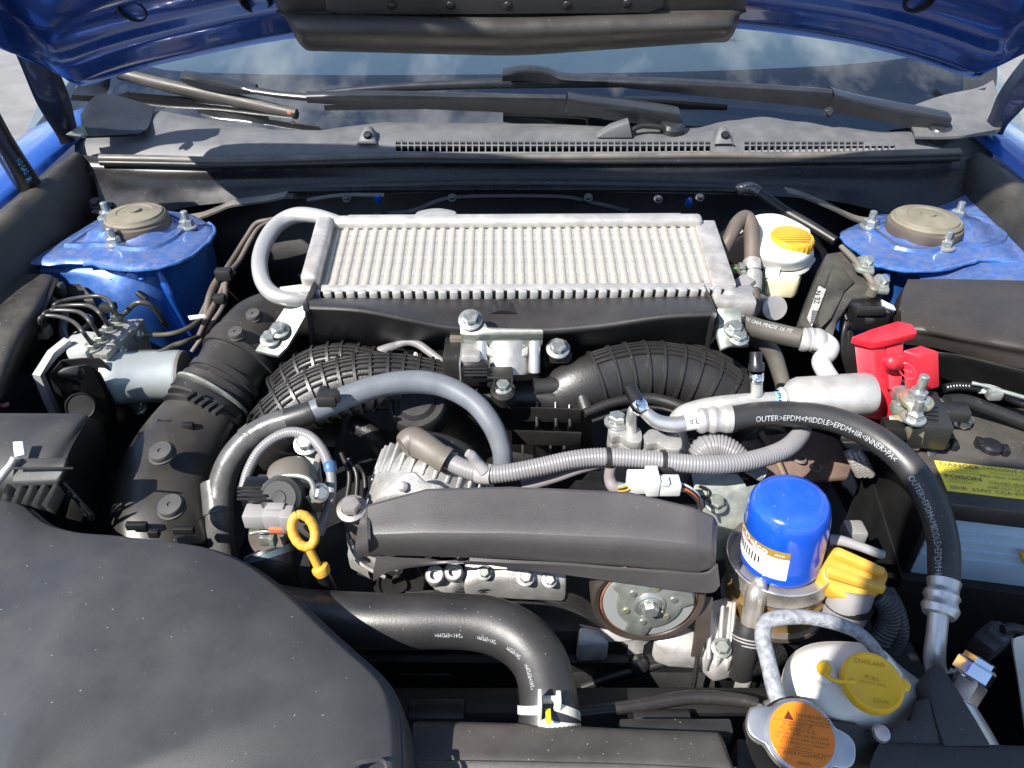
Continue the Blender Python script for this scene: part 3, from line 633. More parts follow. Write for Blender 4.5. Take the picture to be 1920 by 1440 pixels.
# washer tube on the cowl by the centre
wt = thing('washer_tube', 'small black washer tube with grey wedge bracket on the cowl grille', 'tube', Y(1180, 255, 1.16))
tube('hose', [(1180, 246, 1.16, 5), (1205, 236, 1.165, 5), (1235, 238, 1.165, 5), (1262, 246, 1.17, 5), (1275, 236, 1.18, 5)], M['rubber'], wt, 10, 'y')
prism('wedge', [(1118, 259, 1.151), (1145, 241, 1.152), (1180, 229, 1.153), (1186, 259, 1.151)], (0, .02, .002), M['cowl'], wt, .002, mode='y')
# ================================================================ intercooler
ic = thing('intercooler', 'aluminium intercooler with ribbed core and black plastic end tank', 'intercooler', Z(960, 545, .90))
A = Z(612, 428, .952); Bq = Z(1328, 424, .952); C = Z(562, 537, .929); Dq = Z(1362, 540, .929)   # core frame corners rear-l, rear-r, front-l, front-r
ex = (Bq - A).normalized(); ey = ((A + Bq) / 2 - (C + Dq) / 2); LEN = ey.length; ey.normalize(); ey = (ey - ex * ey.dot(ex)).normalized(); ez = ex.cross(ey)
cen = (A + Bq + C + Dq) / 4
def IC(px, py, up=0.0):
    """pixel -> point on the intercooler's own plane, lifted"""
    d = ray(px, py); o = cen + ez * up; t = (o - CAMP).dot(ez) / d.dot(ez); return CAMP + d * t
ax3 = (ex, ey, ez)
x0 = (IC(636, 430) - cen).dot(ex); x1 = (IC(1305, 430) - cen).dot(ex)
y1 = (IC(960, 428) - cen).dot(ey); y0 = (IC(960, 534) - cen).dot(ey)
xl = (IC(596, 530) - cen).dot(ex); xr = (IC(1338, 530) - cen).dot(ex)
def icp(x, y, z): return cen + ex * x + ey * y + ez * z
x0 = (x0 + xl) / 2 + .002; x1 = (x1 + xr) / 2 - .004
NT = 37; pitch = (x1 - x0) / NT; yl_ = y1 - y0; ym = (y0 + y1) / 2
obj('core_back', bm_box(icp((x0 + x1) / 2, ym, -.03), (x1 - x0 + .01, yl_, .02), ax3), M['alu_cast'], ic)
def b_tube():
    w_ = pitch * .34; pr = [(-w_, -.014), (-w_, -.0012), (-w_ * .75, .0003), (-w_ * .3, .0011), (w_ * .3, .0011), (w_ * .75, .0003), (w_, -.0012), (w_, -.014)]
    return bm_sheet([[Vector((a, y, b)) for a, b in pr] for y in (-yl_ / 2, yl_ / 2)], 1, 1, 0, smooth=False)
def b_fin():
    bm = bmesh.new(); n = 130; wv = pitch * .24; prev = None
    for k in range(n + 1):
        y = -yl_ / 2 + yl_ * k / n; z = -.0026 + (.0022 if k % 2 else 0)
        cur = [bm.verts.new((-wv, y, z)), bm.verts.new((wv, y, z))]
        if prev: bm.faces.new((prev[0], prev[1], cur[1], cur[0]))
        prev = cur
    return bm
qic = Matrix((ex, ey, ez)).transposed().to_quaternion()
for k in range(NT):
    for nm, key, bl, mt, off in (('core_tube', 'ictube', b_tube, M['alu_tubes'] if 'alu_tubes' in M else mat('alu_tubes', (.45, .42, .375), .48, .35, var=.12, vs=90, bump=.15, dust=.2, dcol=(.46, .42, .36)), .0), ('fin_strip', 'icfin', b_fin, M['fins'], .5)):
        o = placed(nm, key, bl, mt, ic, icp(x0 + pitch * (k + off), ym, 0), ez); o.rotation_quaternion = qic
placed('core_tube', 'ictube', b_tube, M['alu_tubes'], ic, icp(x1, ym, 0), ez).rotation_quaternion = qic
# rear rail and side tanks
obj('rear_rail', bm_box(icp((x0 + x1) / 2 + .002, y1 + .008, .004), (x1 - x0 + .02, .017, .016), ax3, .006, 3), M['alu_white'], ic)
obj('rear_rail', bm_box(icp((x0 + x1) / 2, y1 + .022, -.008), (x1 - x0 - .02, .016, .02), ax3, .002), M['alu_white'], ic)
obj('rail_dome', bm_lathe([(.03, 0), (.026, .006), (.015, .009), (0, .010)], Z(818, 408, .951), (0, .2, 1), 32), M['alu_white'], ic)
obj('side_tank', bm_box(icp(x0 - .0135, ym + .002, .006), (.021, yl_ + .012, .022), ax3, .006, 3), M['alu_worn'] if 'alu_worn' in M else mat('alu_worn', (.47, .45, .43), .45, .5, var=.22, vs=60, bump=.1), ic)
obj('side_strip', bm_box(icp(x0 - .0025, ym, -.004), (.006, yl_, .012), ax3), M['galv'], ic)  # narrow galvanised strip between side tank and core
obj('side_plate', bm_box(icp(x1 + .0165, ym + .003, -.004), (.027, yl_ + .018, .014), ax3, .002), M['alu_worn'], ic)
# header with its row of crimp tabs
obj('header', bm_box(icp((x0 + x1) / 2, y0 - .004, -.004), (x1 - x0 + .052, .012, .010), ax3, .002), M['alu_white'], ic)
obj('header_gap', bm_box(icp((x0 + x1) / 2, y0 - .0095, -.0065), (x1 - x0 + .03, .006, .012), ax3), M['black'], ic)
NB = 36; tp = (x1 - x0 + .026) / NB
for k in range(NB):
    o = placed('crimp_tab', 'crimp', lambda: bm_box((0, 0, 0), (tp * .72, .008, .012), b=.0018), M['alu_tab'] if 'alu_tab' in M else mat('alu_tab', (.58, .57, .56), .34, .5, var=.06), ic, icp(x0 - .013 + tp * (k + .5), y0 - .0115, -.004), ez); o.rotation_quaternion = qic
# black front tank
e1 = [(576, 568), (680, 574), (780, 593), (860, 606), (1000, 610), (1120, 602), (1240, 585), (1336, 580)]
r0 = [icp((IC(a, 545) - cen).dot(ex), y0 - .009, -.010) for a in (580, 690, 790, 860, 1000, 1120, 1240, 1330)]
r1 = [Y(a, b - 2, .722) for a, b in e1]; r1b = [Y(a, b + 9, .712) for a, b in e1]; r1c = [Y(a + (6 if i == 0 else -4 if i == 7 else 0), b + 22, .716) for i, (a, b) in enumerate(e1)]
r2 = [Y(a + (960 - a) * .035, 654, .754) for a, b in e1]
obj('end_tank', bm_sheet([r0, [p.lerp(q, .5) + ez * .002 for p, q in zip(r0, r1)], r1, r1b, r1c, r2], 4, 4, .002), M['tank_black'] if 'tank_black' in M else mat('tank_black', (.020, .019, .020), .36, bump=.35, bs=1500, dust=.08, specks=.4), ic, 60)
for cl, nm in ((0, 1), (7, -1)):
    col_ = [r[cl] for r in (r0, r1, r1b, r1c, r2)]; back = [p + V(0, .10, .0) for p in col_]
    obj('tank_end', bm_sheet([col_, [p + V(-nm * .003, .004, 0) for p in col_], [b + V(-nm * .003, 0, 0) for b in back]], 3, 3, .002), M['tank_black'], ic, 60)
obj('tank_floor', bm_sheet([r2, [p + V(0, .1, -.005) for p in r2]], 3, 1, .002), M['tank_black'], ic)
tube('corner_rod', [(572, 535, .932, 4), (566, 548, .922, 4), (573, 562, .91, 4), (576, 590, .90, 3)], M['alu_white'], ic, 8)
tube('corner_rod', [(1336, 540, .93, 4), (1350, 560, .915, 4), (1346, 600, .895, 4), (1336, 636, .87, 4), (1318, 646, .862, 4)], M['alu_white'], ic, 8)
# pipe loop
tube('pipe_loop', [(632, 416, .957, 13), (592, 405, .96, 14), (555, 404, .958, 15), (522, 420, .952, 15), (498, 452, .944, 15), (487, 490, .936, 15), (493, 528, .928, 15), (515, 553, .922, 15), (552, 561, .918, 14), (580, 560, .915, 13)], M['alu_pipe'] if 'alu_pipe' in M else mat('alu_pipe', (.52, .515, .50), .4, .55, var=.06, bump=.12, bs=400), ic, 20)
prism('tab', [(524, 538, .93), (572, 532, .932), (576, 552, .922), (526, 550, .922)], (0, 0, -.006), M['alu_white'], ic, .002)
# brackets
lb = [(546, 556, .921), (573, 560, .919), (572, 592, .905), (556, 620, .889), (538, 650, .876), (521, 667, .868), (503, 663, .868), (478, 657, .867), (500, 625, .88), (520, 598, .89), (536, 575, .906)]
br = prism('bracket', lb, (0, .002, -.005), M['galv'], ic, .001)
for a, b, z in ((524, 620, .889), (507, 636, .881)): bolt(br, Z(a, b, z), (0, -.35, .9), .0075, M['zinc'])
rb = [(1345, 578, .925), (1390, 576, .925), (1391, 606, .912), (1402, 632, .898), (1404, 647, .892), (1370, 648, .891), (1352, 655, .888), (1344, 628, .899), (1347, 606, .911)]
br = prism('bracket', rb, (0, .002, -.005), M['galv'], ic, .001)
for a, b, z in ((1376, 618, .908), (1384, 634, .900)): bolt(br, Z(a, b, z), (0, -.35, .9), .0075, M['zinc'])
box('outlet_block', Z(1372, 568, .912), (.05, .03, .022), M['alu_worn'], ic, b=.004)
tube('outlet_stub', [(1352, 548, .92, 16), (1376, 556, .915, 18), (1402, 548, .912, 15)], M['alu_cast'], ic, 16)

# ================================================================ throttle body on the manifold
tb = thing('throttle_body', 'cast aluminium throttle body under a zinc bracket before the intercooler', 'throttle body', Z(945, 690, .85))
bk = obj('bracket', bm_sheet([ZL([(868, 590, .930), (900, 590, .930), (908, 604, .926), (914, 614, .923), (960, 616, .923), (1015, 617, .923)]), ZL([(862, 600, .926), (886, 612, .923), (905, 616, .922), (920, 619, .922), (960, 620, .922), (1018, 621, .922)]), ZL([(864, 626, .917), (890, 628, .917), (905, 628, .917), (920, 628, .917), (960, 628, .917), (1018, 628, .917)]), ZL([(866, 634, .909), (890, 634, .909), (905, 634, .909), (920, 634, .909), (960, 634, .909), (1018, 634, .909)]), ZL([(870, 642, .900), (890, 645, .899), (905, 648, .898), (920, 651, .896), (960, 652, .896), (1016, 648, .898)])], 1, 3, .0025, True), M['galv'], tb, 30)
bolt(bk, Z(882, 601, .928), (0, -.45, .9), .0085, M['zinc'])
tube('bore', [(952, 640, .893, 44), (952, 668, .879, 42), (952, 702, .862, 41)], M['alu_cast'], tb, 32, smooth=False)
for i, (b, z) in enumerate(((658, .878), (669, .872), (680, .866))): obj('bore_ring', bm_lathe([(.0235, -.0016), (.0268, -.0012), (.0268, .0012), (.0235, .0016)], Z(952, b, z + .006), (0, .72, .6), 40), M['alu_cast'], tb)
for a in (903, 1002): tube('post', [(a, 640, .902, 12), (a, 665, .890, 11), (a, 698, .872, 11)], M['alu'], tb, 16, smooth=False)
tube('rubber_collar', [(944, 592, .89, 40), (944, 604, .89, 46), (944, 622, .89, 46)], M['rubber'], tb, 32)
box('motor', Z(858, 672, .875), (.03, .05, .034), M['plastic'], tb, b=.004)
box('motor_tab', Z(859, 640, .89), (.018, .01, .016), M['boot'], tb, b=.001)
box('gear_case', Z(884, 674, .884), (.022, .030, .030), M['alu_cast'], tb, b=.004)
for sgn, a in ((1, 912), (-1, 990)): prism('web', [(a, 648, .900), (a + sgn * 22, 662, .893), (a + sgn * 16, 672, .888), (a, 664, .892)], (0, .004, -.008), M['alu_cast'], tb, .001)
prism('bore_plate', [(906, 652, .893), (998, 652, .893), (996, 700, .869), (910, 700, .869)], (0, .012, -.012), M['alu_cast'], tb, .003)
box('flange_plate', Z(866, 690, .870), (.002, .05, .045), M['galv'], tb, b=.0005)
tube('outlet_ring', [(1026, 668, .87, 26), (1034, 670, .87, 30), (1042, 674, .87, 30)], M['plastic_gloss'], tb, 28)
cn = box('connector', Z(893, 699, .880), (.030, .022, .022), M['plastic_gloss'], tb, b=.002)
for k in range(3): box('rib', Z(892, 692 + 6 * k, .893), (.024, .0022, .0016), M['plastic'], cn, b=.0004)
box('connector_tail', Z(915, 703, .872), (.014, .014, .012), M['plastic'], tb, b=.002)

# ================================================================ intake manifold
mf = thing('intake_manifold', 'black ribbed plastic intake manifold arching across the engine', 'intake manifold', Z(1000, 850, .72))
FLAT = .66
def bm_rib(c, t, n_, b_, r, h, wd):
    prof = [(-wd, .97), (-wd * .75, 1 + h), (wd * .75, 1 + h), (wd, .97)]; bm = bmesh.new(); sg = 40; rings = []
    for x, k in prof:
        kk = (k - 1) * r; rings.append([bm.verts.new(c + t * x + n_ * math.cos(a) * (r * FLAT + kk) + b_ * math.sin(a) * (r + kk)) for a in [2 * math.pi * i / sg for i in range(sg)]])
    for a, b in zip(rings, rings[1:]):
        for i in range(sg): bm.faces.new((a[i], a[(i + 1) % sg], b[(i + 1) % sg], b[i]))
    return bm
def runner(path, rpx, a0, a1, nrib, lines=3, long0=.5):
    P = ZL([p[:3] for p in path]); rad = [rpx * mpp(p) * p_[3] for p, p_ in zip(P, path)]
    o = obj('runner', bm_tube(P, rad, 40, 8, flat=FLAT), M['manifold'] if 'manifold' in M else mat('manifold', (.015, .0145, .0145), .40, bump=.3, bs=500, dust=.10, dcol=(.13, .12, .105), specks=.35, spec=.6), mf, 60)
    D = spline([Vector((p.x, p.y, p.z, r)) for p, r in zip(P, rad)], 20); Q = [Vector(d[:3]) for d in D]; Rr = [d[3] for d in D]; T, N, B = frames(Q)
    for k in range(nrib):
        i = int((a0 + (a1 - a0) * k / (nrib - 1)) * (len(Q) - 1))
        obj('rib', bm_rib(Q[i], T[i], N[i], B[i], Rr[i], .10, .0021), M['manifold'], o)
    i0 = int(a0 * (len(Q) - 1)); i1 = int(a1 * (len(Q) - 1))
    for k in range(lines):
        th = long0 + .22 * k
        L = [Q[i] + N[i] * math.cos(th) * (Rr[i] * FLAT + .0006) + B[i] * math.sin(th) * (Rr[i] + .0006) for i in range(i0, i1, 4)]
        obj('rib', bm_tube(L, .0019, 6, 2), M['manifold'], o)
    return o
runner([(1040, 745, .835, .9), (1090, 722, .850, .95), (1150, 703, .858, 1), (1215, 694, .860, 1), (1280, 702, .855, 1), (1345, 730, .84, 1), (1400, 780, .81, 1), (1440, 850, .76, 1)], 52, .22, .88, 11, 4, -1.25)
runner([(860, 735, .84, .8), (800, 722, .852, .95), (730, 715, .858, 1), (655, 722, .856, 1), (585, 748, .843, 1), (525, 795, .815, 1), (480, 860, .76, 1)], 53, .10, .88, 14, 5, .30)
runner([(740, 706, .84, .8), (690, 688, .85, .9), (640, 684, .852, 1), (590, 694, .846, 1), (545, 725, .825, 1), (505, 775, .79, 1)], 42, .1, .85, 9, 4, .2)
runner([(1100, 690, .83, .8), (1170, 672, .845, .9), (1240, 668, .847, 1), (1300, 680, .842, 1), (1360, 710, .825, 1), (1400, 745, .80, 1)], 36, .3, .9, 7, 3, -1.2)
tube('lower_flange', [(1095, 775, .838, 9), (1160, 752, .845, 10), (1225, 748, .846, 11), (1290, 768, .84, 11), (1345, 800, .82, 10), (1380, 840, .79, 10)], M['plastic'], mf, 12)
tube('lower_flange', [(1110, 790, .83, 4), (1180, 768, .838, 4), (1235, 765, .84, 4), (1290, 783, .835, 4), (1330, 805, .82, 4)], M['plastic'], mf, 8)
pl = obj('plenum', bm_sheet([ZL([(800, 712, .845), (880, 720, .85), (960, 715, .852), (1040, 712, .85), (1100, 730, .845)]), ZL([(760, 745, .84), (870, 755, .842), (960, 750, .845), (1040, 750, .845), (1105, 770, .835)]), ZL([(740, 800, .79), (860, 815, .785), (960, 810, .79), (1040, 815, .79), (1110, 820, .78)]), ZL([(730, 880, .70), (860, 900, .68), (960, 900, .68), (1040, 900, .68), (1120, 890, .68)])], 4, 4, .004), M['manifold'], mf, 60)
for a in (1004, 1040, 1066): prism('web', [(a, 742, .848), (a + 6, 742, .848), (a + 6, 800, .822), (a, 800, .822)], (0, .01, -.02), M['plastic_gloss'], mf, .001)
for b in (762, 806): prism('web', [(960, b, .846), (1090, b + 4, .844), (1090, b + 9, .842), (960, b + 5, .842)], (0, .004, -.02), M['plastic'], mf, .001)
for a in (978, 1000, 1030, 1056): prism('web', [(a, 822, .80), (a + 5, 822, .80), (a + 5, 885, .765), (a, 885, .765)], (0, .01, -.02), M['plastic'], mf, .001)
obj('boss_cap', bm_lathe([(.034, -.02), (.034, .0), (.031, .004), (.027, .004), (.026, .001), (.022, .001), (.018, .006), (0, .007)], Z(782, 758, .848), (-.1, -.35, .9), 36), M['manifold'], mf)
tube('cross_tube', [(1000, 728, .85, 20), (1050, 724, .85, 21), (1090, 722, .85, 30)], M['manifold'], mf, 20)
tube('collar', [(1062, 690, .856, 14), (1085, 730, .85, 14), (1100, 770, .835, 14)], M['manifold'], mf, 14)
for a, b, z in ((1046, 655, .862),): bolt(mf, Z(a, b, z + .03), (0, -.4, .9), .0085, M['zinc'])
box('lug', Z(1050, 664, .880), (.026, .02, .016), M['plastic'], mf, b=.004)
prism('side_tray', [(700, 800, .77), (860, 830, .76), (1000, 852, .75), (1000, 875, .74), (880, 860, .74), (700, 830, .75)], (0, 0, -.01), M['plastic'], mf, .003)
# pressure sensor
ps = thing('pressure_sensor', 'small black sensor screwed on the manifold below the throttle body', 'sensor', Z(943, 740, .855))
box('housing', Z(938, 707, .878), (.028, .022, .014), M['plastic'], ps, b=.002)
obj('flange', bm_lathe([(.0135, -.012), (.0135, .001), (.011, .004), (0, .004)], Z(943, 733, .874), (0, -.3, 1), 28), M['plastic'], ps)
bolt(ps, Z(943, 727, .878), (0, -.3, 1), .0062, M['zinc'])
for a in (927, 960): box('side_wall', Z(a, 722, .878), (.002, .022, .012), M['plastic'], ps, b=.0005)
# sensor conduit behind
sw = thing('sensor_wire', 'thin grey corrugated wire from the manifold to the throttle connector', 'wire', Z(860, 696, .86))
tube('conduit', [(742, 648, .868, 8), (765, 641, .872, 8), (785, 646, .872, 8), (805, 660, .87, 8), (835, 682, .867, 7), (868, 702, .863, 6)], M['conduit'], sw, 12, pitch=.0022)
tube('sleeve', [(705, 662, .862, 10), (725, 654, .866, 9), (744, 648, .868, 8)], M['conduit'], sw, 12)
box('plug', Z(690, 668, .86), (.032, .022, .016), M['plastic'], sw, b=.004)
tube('clip', [(758, 672, .858, 2.5), (768, 678, .86, 2.5), (776, 672, .866, 2.5), (779, 662, .868, 2.5), (783, 672, .864, 2.5)], M['white_tank'], sw, 6)

# ================================================================ breather hose (pale grey), conduit loop
bh = thing('breather_hose', 'thick grey-blue breather hose arching over the manifold to the valve', 'hose', Z(430, 1010, .80))
tube('hose', [(448, 1130, .70, 26), (425, 1060, .745, 26), (413, 985, .785, 26), (414, 920, .81, 25), (430, 868, .832, 24), (460, 828, .848, 23), (500, 800, .86, 22), (545, 785, .868, 22)], M['tape'], bh, 24)
tube('hose', [(545, 785, .868, 20), (600, 766, .876, 21), (660, 740, .884, 22), (720, 722, .888, 22), (780, 716, .888, 22), (835, 725, .884, 21), (885, 752, .875, 20), (920, 792, .86, 20), (940, 840, .838, 19), (944, 880, .815, 19)], M['grey_hose'], bh, 24)
tube('hose_sleeve', [(540, 787, .868, 22), (575, 776, .873, 22), (585, 772, .874, 22)], M['rubber_hose'], bh, 24, smooth=False)
for q in ([(462, 826, .8485, 25.5), (475, 816, .852, 25.5), (480, 812, .8535, 25)], [(404, 905, .813, 27), (408, 940, .802, 27.5), (410, 965, .794, 27)]): tube('tape_wrap', q, M['tape'], bh, 20)
ck = obj('clip', bm_box(Z(614, 746, .9), (.020, .018, .012), b=.002), M['plastic'], bh); box('clip_tab', Z(606, 735, .902), (.008, .012, .008), M['plastic'], bh, b=.001); box('clip_tab', Z(628, 744, .904), (.010, .006, .012), M['plastic'], bh, b=.001)
lp = thing('conduit_loop', 'thin grey corrugated wire conduit looping around the purge valve', 'conduit', Z(600, 1000, .80))
tube('conduit', [(455, 918, .848, 9), (466, 882, .858, 10), (486, 846, .868, 10), (515, 821, .876, 10), (548, 810, .88, 10), (580, 818, .878, 10), (603, 842, .872, 10), (617, 875, .862, 10), (622, 910, .852, 9), (618, 945, .84, 9), (606, 980, .828, 10), (597, 1002, .82, 10)], M['conduit'], lp, 14, pitch=.0026, amp=.07)
tube('clip_band', [(618, 868, .864, 12), (619, 876, .862, 12.5), (620, 884, .859, 12)], M['clip_blue'] if 'clip_blue' in M else mat('clip_blue', (.05, .13, .26), .4), lp, 14)
# ================================================================ purge valve cluster
pv = thing('purge_valve', 'black solenoid valve in a zinc bracket inside the conduit loop', 'valve', Z(540, 960, .82))
obj('solenoid', bm_lathe([(.0, .016), (.006, .0165), (.0065, .0155), (.015, .0155), (.016, .014), (.019, .012), (.020, 0), (.020, -.03)], Z(533, 928, .862), (0, -.75, .55), 36), M['plastic_soft'], pv)
obj('dome', bm_lathe([(.024, -.02), (.024, -.005), (.020, .006), (.012, .011), (0, .013)], Z(545, 888, .868), (0, .1, 1), 32), M['boot'], pv)
tube('strap', [(508, 902, .872, 5), (525, 893, .88, 5), (560, 892, .882, 5), (583, 902, .88, 5), (590, 928, .868, 5), (588, 940, .86, 5)], M['galv'], pv, 8)
box('plug', Z(485, 925, .862), (.026, .024, .022), M['plastic_gloss'], pv, b=.002)
for k in range(4): box('plug_rib', Z(472, 915 + 7 * k, .874), (.026, .002, .002), M['plastic'], pv, b=.0003)
box('plug_neck', Z(505, 924, .858), (.024, .026, .026), M['plastic_soft'], pv, b=.003)
for k, (a, b) in enumerate(((568, 915), (572, 930), (575, 945))): box('fin', Z(a, b, .856), (.028, .0025, .02), M['plastic'], pv, b=.0005)
bolt(pv, Z(598, 924, .866), (.6, -.6, .5), .006, M['steel'])
prism('stay_bracket', [(560, 836, .865), (572, 822, .868), (590, 826, .868), (596, 842, .862), (600, 880, .845), (603, 905, .835), (592, 905, .835), (585, 870, .85), (565, 850, .86)], (0, .004, -.003), M['galv'], pv, .0008)
box('stay_edge', Z(594, 868, .86), (.006, .034, .004), M['alu_white'], pv, b=.001)
bolt(pv, Z(575, 832, .869), (0, -.5, .8), .008, M['zinc'])
pc = thing('wiring_plug', 'pale grey wiring plug with orange lock below the purge valve', 'wiring plug', Z(510, 985, .84))
box('plug_body', Z(485, 967, .853), (.024, .018, .016), M['light_grey_plastic'], pc, b=.002)
box('plug_shell', Z(522, 966, .856), (.024, .021, .019), M['light_grey_plastic'], pc, b=.003)
box('plug_latch', Z(517, 952, .866), (.016, .008, .006), M['light_grey_plastic'], pc, b=.001)
box('plug_lock', Z(522, 992, .848), (.016, .006, .006), M['rust_red'], pc, b=.001)
box('plug_end', Z(540, 972, .858), (.010, .016, .018), M['light_grey_plastic'], pc, b=.001)
# dipstick
dp = thing('dipstick', 'yellow loop handled oil dipstick in its dark tube', 'dipstick', Z(615, 1100, .76))
dc = Z(569, 995, .862); rr_ = 25 * mpp(dc); up_ = V(-.35, .55, .75).normalized(); sd = V(.93, .28, .12); sd = (sd - up_ * sd.dot(up_)).normalized()
lp_ = [dc + up_ * math.cos(t) * rr_ * 1.25 + sd * math.sin(t) * rr_ * .78 for t in [2 * math.pi * k / 28 for k in range(29)]]
obj('handle', bm_tube(lp_, [.0042 + .0003 * (k % 2) for k in range(29)], 10, 2, cap=False), M['yellow_soft'], dp, 70)
tube('shaft', [(578, 1026, .85, 8), (590, 1050, .838, 8), (600, 1070, .828, 8)], M['yellow_soft'], dp, 12)
obj('collar', bm_lathe([(.004, .005), (.0075, .003), (.008, 0), (.0065, -.005), (0, -.005)], Z(602, 1068, .828), (-.35, .2, .9), 20), M['yellow_soft'], dp)
tube('guide_tube', [(604, 1076, .822, 13), (622, 1115, .79, 13), (640, 1160, .74, 13)], M['rubber'], dp, 16)
# filler neck pipe with band
fn = thing('coolant_hose_stub', 'dark coolant hose end with blue-grey spring clamp near the dipstick', 'hose', Z(505, 1090, .74))
tube('hose', [(505, 1035, .80, 44), (510, 1060, .79, 44), (520, 1110, .75, 44), (535, 1180, .68, 44)], M['rubber'], fn, 28)
tube('clamp', [(503, 1030, .8025, 46), (505, 1036, .80, 46.5), (507, 1044, .797, 46.5)], M['clamp_grey'] if 'clamp_grey' in M else mat('clamp_grey', (.14, .19, .22), .35, .6), fn, 28, cap=False)
box('clamp_tab', Z(500, 1010, .822), (.012, .01, .012), M['zinc'], fn, b=.002)
box('clamp_tab', Z(512, 1012, .822), (.005, .012, .014), M['galv'], fn, b=.001)
tube('metal_neck', [(500, 1012, .80, 40), (530, 992, .79, 42), (580, 985, .78, 44)], M['alu_dark'] if 'alu_dark' in M else mat('alu_dark', (.16, .14, .125), .5, .5, var=.2), fn, 24)
tube('strap_edge', [(470, 1000, .83, 4), (500, 996, .835, 4), (540, 998, .83, 4)], M['galv'], fn, 8)
# braided hose and small looms in the gap under the manifold
bdh = thing('braided_hose', 'black braided hose glimpsed under the grey breather hose', 'hose', Z(700, 830, .76))
tube('hose', [(665, 795, .80, 17), (690, 808, .795, 18), (708, 828, .785, 18), (730, 860, .76, 18), (745, 900, .72, 18)], mat('braid', (.03, .03, .03), .35, .2, var=.7, vs=500, bump=1, bs=600), bdh, 18)
tube('ferrule', [(664, 794, .80, 19), (672, 798, .80, 19)], M['rubber'], bdh, 18)
for k in range(3): tube('wire', [(640 + 14 * k, 850 + 10 * k, .80, 5), (655 + 14 * k, 890, .79, 5), (650 + 18 * k, 940, .77, 5)], M['rubber'], bdh, 8)
# ================================================================ brake hydraulic unit
ab = thing('brake_hydraulic_unit', 'metal brake hydraulic unit with white motor can and bent steel lines', 'hydraulic unit', Z(240, 740, .72))
# valve block
prism('valve_block', [(155, 664, .862), (200, 662, .862), (270, 600, .862), (258, 597, .862), (205, 597, .862), (160, 640, .862)], (0, -.004, -.085), M['abs_block'], ab, .002)
prism('block_lip', [(200, 664, .866), (270, 598, .866), (259, 596, .866), (186, 664, .866)], (0, 0, -.008), M['abs_block'], ab, .001)
mc = Z(240, 706, .822); ma = V(.95, .08, -.05).normalized()
obj('motor_can', bm_lathe([(.034, -.02), (.034, .0), (.0325, .002), (.0325, .060), (.031, .064), (.026, .067), (0, .068)], mc, ma, 44), M['abs_motor'], ab)
obj('motor_end', bm_lathe([(.0318, .0635), (.0315, .067), (.028, .0695), (0, .070)], mc, ma, 40), M['boot'], ab)
# control unit: white backing plate and black shell
M_wd = mat('white_dusty', (.46, .47, .46), .5, .2, var=.14, dust=.25)
tube('backing_plate', [(128, 640, .872, 10), (98, 664, .868, 10), (72, 702, .858, 10), (90, 745, .82, 10), (112, 792, .775, 10)], M_wd, ab, 4, smooth=False)
prism('control_shell', [(88, 704, .862), (112, 672, .868), (150, 668, .868), (190, 668, .866), (205, 690, .852), (236, 760, .79), (205, 800, .76), (122, 800, .76)], (.003, .008, -.03), M['plastic'], ab, .004)
prism('control_lid', [(102, 706, .870), (120, 686, .876), (160, 680, .876), (176, 688, .870), (204, 745, .822), (210, 790, .785), (150, 800, .78), (128, 792, .785)], (.002, .008, -.014), M['plastic_gloss'], ab, .005, 3)
prism('lid_step', [(104, 700, .880), (118, 688, .883), (150, 684, .883), (146, 704, .872)], (0, .006, -.012), M['plastic'], ab, .002)
obj('plug_cover', bm_lathe([(.016, -.004), (.016, .003), (.0148, .0045), (.0135, .003), (0, .003)], Z(152, 762, .826), (.3, -.75, .5), 32), M['rubber'], ab)
prism('end_plate', [(120, 640, .868), (140, 618, .868), (196, 620, .868), (160, 660, .868), (122, 660, .868)], (0, 0, -.03), M['white_dusty'], ab, .004)
box('block_foot', Z(228, 725, .79), (.03, .03, .06), M['abs_block'], ab, b=.004)
# lines out of the top
M_line = mat('brake_line', (.045, .043, .042), .32, .2, var=.1, dust=.2)
ends = [(172, 645), (187, 630), (204, 610), (219, 592)]
starts = [(77, 612), (84, 600), (98, 590), (104, 578)]
arcs = [[(75, 598), (86, 592), (112, 594), (138, 604), (155, 622)], [(82, 590), (94, 583), (122, 582), (150, 586), (168, 602)], [(96, 582), (112, 575), (140, 572), (168, 574), (188, 588)], [(102, 572), (120, 564), (150, 558), (182, 555), (200, 560), (212, 576)]]
for e, s_, mid in zip(ends, starts, arcs):
    zt = .90
    tube('brake_line', [(s_[0], s_[1] + 22, .85, 4)] + [(s_[0], s_[1], .885, 4)] + [(a, b, zt, 4) for a, b in mid] + [(e[0], e[1], .876, 4)], M_line, ab, 10)
    bolt(ab, Z(e[0] + 2, e[1] + 10, .862), (0, 0, 1), .0066, M['galv'], 'line_nut', stud=.6)
for a, b, l in ((258, 627, [(262, 627, .853, 5), (300, 628, .85, 5), (330, 624, .85, 5), (355, 614, .85, 5), (372, 602, .85, 5)]), (226, 658, [(232, 659, .853, 5), (270, 661, .85, 5), (300, 660, .85, 5), (325, 648, .85, 5), (350, 640, .85, 5), (372, 632, .84, 5)])):
    bolt(ab, Z(a - 6, b, .853), (1, -.1, 0), .0068, M['zinc'], 'line_nut', stud=.5)
    tube('brake_line', l, M['line_olive'] if 'line_olive' in M else mat('line_olive', (.09, .085, .065), .35, .2), ab, 10)
tube('brake_line', [(226, 594, .876, 4), (240, 582, .88, 5), (252, 570, .888, 5), (266, 567, .89, 5), (282, 572, .885, 5), (298, 588, .87, 5), (312, 612, .845, 5)], M_line, ab, 10)
box('line_clip', Z(76, 622, .866), (.022, .016, .014), M['boot'], ab, b=.002)
box('line_clip', Z(203, 576, .882), (.018, .014, .010), M['plastic'], ab, b=.002)
